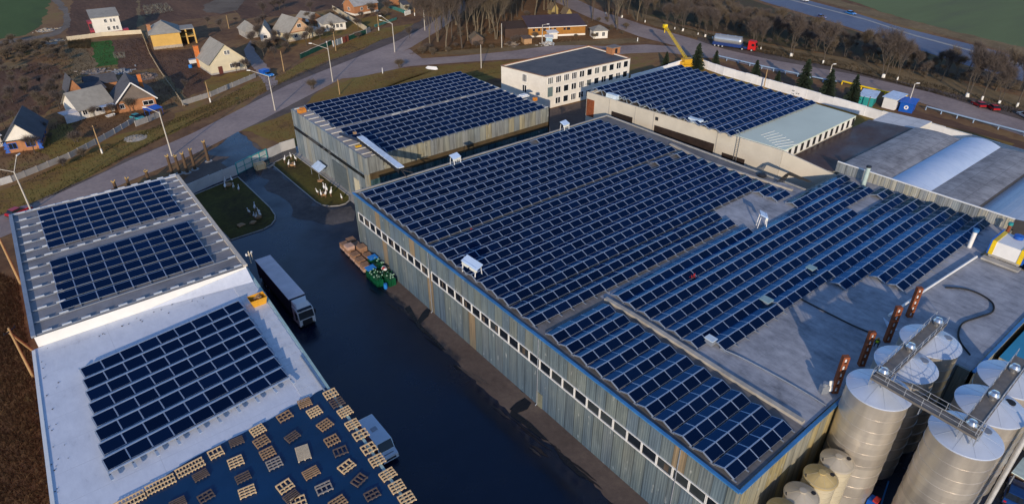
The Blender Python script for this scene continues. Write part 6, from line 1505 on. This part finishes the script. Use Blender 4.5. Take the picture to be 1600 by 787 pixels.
for x in (x0+1.0,x0+2.4,x0+3.8,3.2,L_/2-1.2):
    for s in (-1,1): wheel_mesh(.52,.32).build('wheel',[RUBBER,S('bright_hub',(.6,.6,.6),.4,.5)],t,(x,s*1.1,.52))
# crane
p=G(1076,107,0); t=thing('mobile_crane','yellow mobile crane with raised lattice boom behind the white shed','crane',(p.x,p.y,0),R(-20))
mb=MB(); mb.b0(-4,4,-1.3,1.3,.9,1.6); mb.b0(1.8,4.2,-1.25,1.25,1.6,3.0); mb.build('carrier',YEL,t)
mb=MB(); mb.b0(-2.6,.6,-1.2,1.2,1.7,3.3); mb.b0(-3.4,-2.4,-1.2,1.2,1.7,2.6); mb.build('upper_works',YEL,t)
mb=MB(); mb.b0(.2,1.4,-1.26,-.2,1.9,3.3); mb.build('cabin',DARKGL,t)
for x in (-3,-1.7,2.2,3.4):
    for s in (-1,1): wheel_mesh(.55,.4).build('wheel',[RUBBER,YEL],t,(x,s*1.1,.55))
tip=None; b0=G(1062,108,0); 
Minv=Matrix.Rotation(-R(-20),4,'Z')@Matrix.Translation((-p.x,-p.y,0))
# boom: foot behind the roof edge, tip where the photo shows it
foot=Vector((p.x-1.0,p.y+.5,3.0)); best=None
for k in range(0,3000):
    z=8+k*.01; q=G(1040,42,z)
    if best is None or abs((q-foot).length-21.5)<best[0]: best=(abs((q-foot).length-21.5),q)
tipw=best[1]; A=Minv@foot; B_=Minv@tipw; d=B_-A; L_=d.length; e=d.normalized(); s1=e.cross(Vector((0,0,1))).normalized(); s2=e.cross(s1)
mb=MB(); w_=.52
for i in (-1,1):
    for j in (-1,1): mb.tube(A+(s1*i+s2*j)*w_*.6,B_+(s1*i+s2*j)*w_*.45,.075,n=5)
N_=14
for k in range(N_):
    for i,j,i2,j2 in ((-1,-1,1,-1),(1,-1,1,1),(1,1,-1,1),(-1,1,-1,-1)):
        mb.tube(A+d*(k/N_)+(s1*i+s2*j)*w_*.55,A+d*((k+1)/N_)+(s1*i2+s2*j2)*w_*.55,.05,n=4)
mb.build('boom',S('bright_yellow',(.80,.55,.01)),t)
mb=MB(); mb.box(B_+e*.4,(1.2,1.2,1.2)); mb.tube(B_+e*.3,B_+e*.3+Vector((0,0,-2.2)),.16,n=6); mb.build('boom_head',S('bright_yellow',(.80,.55,.01)),t)

# ------------------------------------------------------------------ yard things
random.seed(9)
CARD=S('pinkish_crate_card',(.52,.34,.26),.85,0,.2,1.); CARD2=S('brown_crate_card',(.30,.17,.10),.85,0,.2,1.)
GRB=S('green_bottle_crates',(.004,.075,.03),.35,0,.6,1.2)
def crate_stack(label,loc,sx,sy,layers,rz=0,mat=CARD):
    t=thing('crate_stack',label,'crate stack',loc,rz,'stacks of cartons along the shed wall'); z=.14
    mb=pallet(sx,sy,0,3,3); mb.build('pallet',WOODM,t)
    for k in range(layers):
        h=.62; mb=MB(); 
        for i in (-1,1):
            for j in (-1,1): mb.box((i*sx/4,j*sy/4,z+.06+h/2),(sx/2-.03,sy/2-.03,h-.03),random.gauss(0,.02))
        mb.build('carton',mat if k%2==0 else CARD2,t); z+=h
rowA=[(38.4,97.2,2),(38.5,95.2,3),(38.6,93.3,2),(38.5,91.3,3),(38.3,89.5,2),(38.2,87.8,2)]
rowB=[(40.6-2.9+.3,0,0)]
k=0
ra=[(37.9,95.7),(37.8,93.6),(37.7,91.4),(37.6,89.3),(37.5,87.3)]
for i,p in enumerate(ra): crate_stack(f'pinkish carton stack in the outer row by the shed wall, {nth(i)} from the far end',Vector((*p,0)),1.4,1.5,(2,3,2,2,2)[i],random.uniform(-.07,.07))
rb=[(39.45,96.4),(39.4,94.3),(39.35,92.0),(39.3,89.8)]
for i,p in enumerate(rb): crate_stack(f'carton stack in the inner row next to the shed wall, {nth(i)} from the far end',Vector((*p,0)),1.4,1.5,(2,2,3,2)[i],random.uniform(-.07,.07),CARD if i!=2 else CARD2)
def bottle_pile(label,loc,sx,sy,h,cover=None,rz=0):
    t=thing('crate_pile',label,'crate pile',loc,rz,'piles of green crates'); mb=MB()
    for i in range(int(sx/.42)):
        for j in range(int(sy/.42)):
            for k in range(int(h/.33)):
                if random.random()<.12 and k>int(h/.33)-2: continue
                mb.box((-sx/2+.21+i*.42+random.gauss(0,.015),-sy/2+.21+j*.42+random.gauss(0,.015),.17+k*.33),(.39,.39,.30),random.gauss(0,.04),0)
    mb.build('green_crates',GRB,t)
    mb=MB()
    for _ in range(24): mb.box((random.uniform(-sx/2,sx/2),random.uniform(-sy/2,sy/2),h-.02+random.uniform(0,.1)),(.18,.18,.16),random.random()*3,random.choice((0,0,1)))
    mb.build('bottles',[S('pale_green_bottles',(.30,.50,.36),.25),GRB],t)
    if cover:
        mb=MB(); mb.box((0,sy/2-.6,h+.1),(sx,1.2,.12),.05,0,R(6)); mb.build('cover_sheet',cover,t)
BL=S('bright_blue_plastic',(.02,.20,.60),.4,0,.15,1)
p=G(588,437,.8); bottle_pile('pile of dark green bottle crates with blue sheet on its far end, outer one',Vector((37.3,83.4,0)),1.6,4.0,1.9,BL)
p=G(603,425,.8); bottle_pile('pile of dark green bottle crates with bright blue sheet, next to the shed wall',Vector((39.15,86.4,0)),1.5,3.4,1.9,BL)
bottle_pile('pile of bright green crates under white bags at the near end of the stacks',Vector((39.0,82.2,0)),1.6,3.6,1.5)
t=thing('white_bag_heap','heap of white and red bags lying on the green crates','bag heap',(39.0,83.4,1.5))
mb=MB()
for k in range(6):
    c=Vector((random.uniform(-.4,.4),random.uniform(-.5,.5),.15+.08*k)); mb.lathe([(0,-.2),(.25,-.14),(.36,0),(.25,.14),(0,.2)],10,m=0 if k<5 else 1,c=c)
mb.build('bag',[WHITEP,redc],t)
mb=MB(); mb.lathe([(.3,0),(.32,.4),(.3,.9),(0,.9)],12); tag(mb.build('blue_barrel',BL,loc=(37.6,80.6,0)),'blue barrel standing at the end of the green crates','barrel')
# puddle-side debris, pallet near gate, boat-like skip
p=G(407,264,0); t=thing('box_stack','yellowish wooden box standing in front of the teal factory gate','box',p); mb=MB(); mb.box((0,0,.75),(2.2,1.6,1.3)); mb.build('box',WOODL,t)
mb=MB(); 
for s in (-.9,.9): mb.box((s,0,.75),(.1,1.66,1.34))
mb.box((0,0,1.42),(2.24,.1,.06)); mb.build('batten',WOODM,t)
t=thing('concrete_trough','pale grey trough lying at the lawn corner by the gate','trough',G(423,260,0),.6); mb=MB(); mb.box((0,0,.25),(2.2,.9,.45)); mb.build('body',CONC,t); mb=MB(); mb.box((0,0,.46),(1.9,.6,.06)); mb.build('hollow',DARKM,t)
t=thing('overturned_boat','white overturned boat like shape on the grass behind the back shed','boat',G(675,108,0),R(-60)); mb=MB()
pts=[(-2.4,0,.1),(-1,.8,.0),(1.5,.8,0),(2.2,.0,.1),(1.5,-.8,0),(-1,-.8,0)]; top=[(-1.6,0,.8),(1.7,0,.9)]
mb.add(pts+top,[(0,1,6),(1,2,7,6),(2,3,7),(3,4,7),(4,5,6,7),(5,0,6)]); mb.build('hull',WHITEP,t)
mb=MB(); mb.add([(-2.45,0,.1),(-1.6,.02,.85),(1.7,.02,.95),(2.25,0,.1),(1.7,-.02,.93),(-1.6,-.02,.83)],[(0,1,2,3),(0,3,4,5)]); mb.build('keel',GALV,t)
# lawn birds: white stork figures round a brown nest
BIRDW=S('white_figure_paint',(.80,.80,.78),.5,0,.06,2); BEAK=S('red_figure_beak',(.30,.16,.10),.6)
def bird(label,loc,rz,s):
    t=thing('garden_figure',label,'garden figure',loc,rz,'white bird figures on the factory lawns'); t.scale=(s,s,s)
    mb=MB(); mb.lathe([(0,.0),(.14,.08),(.2,.3),(.16,.55),(.07,.75),(0,.8)],10); o=mb.build('body',BIRDW,t,(0,0,.55)); o.rotation_euler.y=R(28)
    mb=MB(); mb.tube((.28,0,1.15),(.36,0,1.55),.07,.05,n=7); mb.lathe([(0,-.1),(.1,0),(0,.1)],8,c=(.4,0,1.6)); mb.build('neck_and_head',BIRDW,t)
    mb=MB(); mb.tube((.46,0,1.6),(.78,0,1.5),.035,.01,n=5); mb.build('beak',BEAK,t)
    for sg in (-1,1): mb=MB(); mb.tube((.05,sg*.08,.0),(.05,sg*.08,.65),.03,n=5); mb.build('leg',BEAK,t)
clusters=[('far lawn beside the back shed',[(445,255),(456,250),(464,253),(451,262),(461,262)],(457,259)),('lawn end nearest the largest shed',[(498,305),(503,309),(508,300),(512,303),(517,308),(509,309),(535,314)],(506,305)),('lawn inside the white fence',[(353,288),(353,298),(364,286),(366,298),(374,301)],(358,291)),('shaded rounded lawn end',[(392,337),(397,342),(400,344),(399,331),(407,336),(409,341)],(404,341))]
for nm_,pts,br in clusters:
    for i,px in enumerate(pts): bird(f'white bird figure on the {nm_}, {nth(i)} of its group',G(*px,0)+Vector((0,0,.11)),random.uniform(0,6),random.uniform(.85,1.25))
    t=thing('nest_stump',f'brown nest stump among the white figures on the {nm_}','nest',G(*br,0)+Vector((0,0,.11)))
    mb=MB(); mb.lathe([(.55,0),(.7,.3),(.6,.5),(.3,.42),(0,.40)],10); mb.build('stump',WOODM,t)
    mb=MB()
    for k in range(14): a=k*.45; mb.tube((.55*math.cos(a),.55*math.sin(a),.4),(.75*math.cos(a+.6),.75*math.sin(a+.6),.55),.04,n=4)
    mb.build('twig_ring',WOODD,t)
for px,l in (((377,353),'flat brown stone slab on the shaded lawn near the warehouse'),((395,349),'flat brown stone slab beside the shaded white figures'),((500,284),'brown slab heap below the pale blue awning')):
    mb=MB(); 
    for k in range(3): mb.box((random.uniform(-.2,.2),random.uniform(-.2,.2),.1+.08*k),(1.3-.2*k,.9-.15*k,.1),random.uniform(0,1))
    tag(mb.build('stone_slab',WOODM,loc=G(*px,0)+Vector((0,0,.11))),l,'stone slab')
for (x,y) in ((wallx(70.3)-.12,70.3),(wallx(45.4)-.12,45.4),(wallx(24.)-.12,24.)):
    mb=MB(); mb.tube((0,0,.35),(0,0,HM-.1),.07,n=6); mb.tube((0,0,.35),(-.25,0,.12),.07,n=6)
    nm_={70.3:'thin pale downpipe on the long wall at the gap in the window band',45.4:'thin pale downpipe on the long wall near the small wall door',24.:'thin pale downpipe on the long wall near its front corner'}[y]
    tag(mb.build('downpipe',GALV,loc=(x,y,0)),nm_,'downpipe')
# rubble piles in the farm yard and clutter
for px,s,mat,l in (((148,112),3.6,S('grey_rubble',(.22,.19,.17),.9,0,.5,1),'grey heap of timber and rubble behind the farm, left one'),((190,112),3.4,S('blue_grey_rubble',(.26,.27,.28),.9,0,.5,1),'blue grey scrap heap behind the farm, middle one'),((226,120),4.5,S('brown_rubble',(.20,.15,.12),.9,0,.5,1),'brown rubble heap behind the farm, right one'),((212,140),3.0,S('brown_rubble',(.20,.15,.12)),'low rubble heap beside the dark barn'),((72,48),3.2,S('pale_rubble',(.40,.35,.28),.9,0,.4,1),'pale rubble heap beside the dirt track'),((85,66),3.4,S('pale_rubble',(.40,.35,.28)),'pale rubble strip at the end of the cream board fence'),((800,70),3.,S('scrap_mix',(.26,.21,.16),.8,0,.6,2),'scrap metal heap beside the pole in front of the grove'),((855,69),2.6,S('white_scrap',(.5,.48,.44),.8,0,.5,2),'white scrap heap below the blue site cabin'),((212,216),3.,S('pale_stones',(.42,.36,.28),.9,0,.3,2),'pale stone heap on the road verge')):
    mb=MB()
    mb.lathe([(s*1.15,-.05),(s*.6,.12),(0,.2)],12)
    for k in range(70):
        r=abs(random.gauss(0,.5))*s; a=random.random()*6.28; q_=.35 if 'stone' in l else 1; mb.box((r*math.cos(a)*1.3,r*math.sin(a),max(.08,(1-r/s)*.8*random.random()+.08)*q_),(random.uniform(.2,1.5)*q_,random.uniform(.1,.5)*(1 if q_==1 else .8),random.uniform(.06,.3)*q_),random.random()*6,0,random.gauss(0,.2),random.gauss(0,.2))
    tag(mb.build('rubble_heap',mat,loc=G(*px,0)),l,'rubble heap')
mb=MB(); mb.add([(-1.2,-.5,.5),(1.2,-.5,.5),(1.2,.5,.5),(-1.2,.5,.5),(-.9,-.35,0),(.9,-.35,0),(.9,.35,0),(-.9,.35,0)],[(0,1,5,4),(1,2,6,5),(2,3,7,6),(3,0,4,7),(4,5,6,7)]); tag(mb.build('bathtub',WHITEP,loc=G(173,182,0),rz=.4),'white tub lying in front of the pale roofed farmhouse','tub')
mb=MB(); mb.box((0,0,.7),(2.2,1.2,1.2)); mb.box((0,0,1.35),(2.4,1.4,.1),m=1); tag(mb.build('white_tank',[WHITEP,GALV],loc=G(302,99,0)),'white tank beside the tall orange chimney of the cream house','tank')
mb=MB(); mb.lathe([(.6,0),(.6,.9),(0,.95)],10); tag(mb.build('blue_barrel',BL,loc=G(298,106,0)),'small blue barrel in the dark garden left of the cream house','barrel')
# bottom right corner: canopy, box and ground clutter beside the silos
p=G(1592,735,3.0); t=thing('canopy','pale striped canopy at the lower right edge beyond the front right silo','canopy',(p.x,p.y-1.0,0)); mb=MB(); mb.box((.8,-.2,3.0),(4,3.2,.12),0,0,0,R(8)); mb.build('canopy_roof',S('pale_mint_sheet',(.55,.68,.66),.5),t)
mb=MB()
for sx in (-.8,2.4):
    for sy in (-1.4,1.1): mb.tube((sx,sy,0),(sx,sy,2.9),.08,n=6)
mb.build('leg',GALV,t)
p=G(1583,775,0); car('dark blue and pale car parked below the canopy in the lower right corner',(p.x,p.y,0),R(10),S('deep_blue_car',(.01,.05,.20),.3),name='parked_car')
mb=MB(); mb.tube((0,0,0),(0,0,6.),.10,n=8); mb.tube((0,0,6),(1.2,0,6),.08,n=6); tag(mb.build('gas_pipe',YEL,loc=(67.5,1.0,0)),'yellow vertical pipe right of the silos at the right edge','pipe')
mb=MB(); mb.box((0,0,.7),(1.0,.8,1.2)); mb.box((0,-.3,1.4),(.8,.5,.3),m=1); tag(mb.build('pump_unit',[BLUEP,redc],loc=G(1344,783,0)+Vector((.2,-1,0))),'small blue and red pump unit at the foot of the front steel silo','pump')
hose('blue_hose','bright blue hose in the dark gap between the silo rows',[(1388,752),(1382,770),(1376,790)],.08,BL,'hose',z=0)
fence('low_wall','brown low wall at the lower right edge beyond the silos',[(1560,735),(1600,758),(1660,790)],1.0,S('brown_low_wall',(.16,.11,.08),.9),cat='wall')
# cables bundle at the white shed
mb=MB()
for k in range(7):
    a=G(1212+k*2,287,HM)+Vector((0,0,.2)); b_=G(1228+k,272,HM+2)+Vector((0,0,k*.06)); c=G(1262+k,284,HM+.5)
    mb.tube(a,b_,.06,n=4); mb.tube(b_,c,.06,n=4)
tag(mb.build('cable_bundle',RUBBER),'tangled black cable bundle hanging at the low end of the white shed wall','cables')
mb=MB(); mb.lathe([(.7,0),(.85,.35),(.5,.6),(0,.62)],12); tag(mb.build('dark_coil',DARKM,loc=G(1190,276,HM-.1)),'dark coil lying at the roof edge under the white shed wall','coil')

# worker between the masts
p=G(1369,541,HM); t=thing('person','person in dark clothes and bright yellow vest crouching by the second rusty mast','person',(p.x+.1,p.y+.1,HM),R(200))
def skin_body(name,verts,edges,rad,mat,parent,root=0,sub=1):
    me=bpy.data.meshes.new(name); me.from_pydata(verts,edges,[]); o=link(name,me,parent); me.materials.append(mat)
    m=o.modifiers.new('skin','SKIN'); 
    sv=me.skin_vertices[0].data if me.skin_vertices else None
    if sv is None: return o
    for i,r in enumerate(rad): sv[i].radius=(r,r)
    sv[root].use_root=True
    s=o.modifiers.new('sub','SUBSURF'); s.levels=sub; s.render_levels=sub
    return o
me=bpy.data.meshes.new('tmp')
V=[(0,0,.50),(.06,0,.75),(.20,0,1.0),(.26,0,1.10),(.32,0,1.22),          # pelvis spine chest neck head
   (.05,.12,.48),(.42,.17,.50),(.12,.17,.08),(.32,.17,.04),                # left leg folded
   (.05,-.12,.48),(.42,-.17,.50),(.12,-.17,.08),(.32,-.17,.04),
   (.20,.20,1.0),(.38,.27,.76),(.58,.18,.72),(.20,-.20,1.0),(.38,-.27,.76),(.58,-.18,.72)]
E_=[(0,1),(1,2),(2,3),(3,4),(0,5),(5,6),(6,7),(7,8),(0,9),(9,10),(10,11),(11,12),(2,13),(13,14),(14,15),(2,16),(16,17),(17,18)]
rad=[.16,.16,.17,.07,.115,.11,.08,.06,.05,.11,.08,.06,.05,.075,.055,.045,.075,.055,.045]
import bmesh
bm=bmesh.new(); vs=[bm.verts.new(v) for v in V]
for a,b_ in E_: bm.edges.new((vs[a],vs[b_]))
lay=bm.verts.layers.skin.verify(); bm.verts.ensure_lookup_table()
for v,r in zip(bm.verts,rad): v[lay].radius=(r,r)
bm.verts[0][lay].use_root=True
me=bpy.data.meshes.new('body'); bm.to_mesh(me); bm.free(); me.materials.append(S('dark_work_clothes',(.02,.022,.035),.9,0,.2,3))
o=link('body',me,t); o.modifiers.new('skin','SKIN'); s=o.modifiers.new('sub','SUBSURF'); s.levels=1; s.render_levels=1
mb=MB(); mb.lathe([(.20,0),(.225,.2),(.235,.36),(.15,.44)],12,sm=True); o=mb.build('vest',S('hi_vis_yellow',(.62,.75,.01),.7,0,.1,3),t,(.02,0,.62)); o.rotation_euler.y=R(22)
mb=MB(); mb.lathe([(.125,0),(.12,.08),(.07,.14),(0,.15)],12); mb.build('cap',S('orange_cap',(.60,.22,.03),.6),t,(.33,0,1.26))

# ------------------------------------------------------------------ light and camera
SUN_AZ=R(48); SUN_EL=R(15.5)      # light travels towards +x,+y
to_sun=Vector((-math.cos(SUN_AZ)*math.cos(SUN_EL),-math.sin(SUN_AZ)*math.cos(SUN_EL),math.sin(SUN_EL)))
ld=bpy.data.lights.new('sun','SUN'); ld.energy=3.7; ld.angle=R(.55); ld.color=(1.,.83,.63)
lo=bpy.data.objects.new('sun',ld); COL.objects.link(lo); lo.rotation_euler=(-to_sun).to_track_quat('-Z','Y').to_euler(); lo.location=(0,0,120)
w=bpy.data.worlds.new('World'); sc.world=w; w.use_nodes=True; nt=w.node_tree
sk=nt.nodes.new('ShaderNodeTexSky'); sk.sky_type='NISHITA'; sk.sun_disc=False; sk.sun_elevation=SUN_EL; sk.sun_rotation=math.atan2(to_sun.x,to_sun.y)
sk.dust_density=.4; sk.ozone_density=3.; bg=nt.nodes['Background']; bg.inputs['Strength'].default_value=SKY
mx=nt.nodes.new('ShaderNodeMix'); mx.data_type='RGBA'; mx.blend_type='MULTIPLY'; mx.inputs[0].default_value=1; mx.inputs[7].default_value=(.98,1.06,1.24,1)
nt.links.new(sk.outputs[0],mx.inputs[6]); nt.links.new(mx.outputs[2],bg.inputs['Color'])
cd=bpy.data.cameras.new('drone_camera'); cd.sensor_width=36; cd.lens=36*FPX/1600; cd.clip_start=1; cd.clip_end=6000
co=bpy.data.objects.new('drone_camera',cd); COL.objects.link(co)
m=Matrix(((CM[0][0],CM[1][0],-CM[2][0],0),(CM[0][1],CM[1][1],-CM[2][1],0),(CM[0][2],CM[1][2],-CM[2][2],CH),(0,0,0,1)))
co.matrix_world=m; sc.camera=co
sc.view_settings.view_transform='Standard'; sc.view_settings.look='None'; sc.view_settings.exposure=0; sc.view_settings.gamma=1
sc.cycles.max_bounces=6
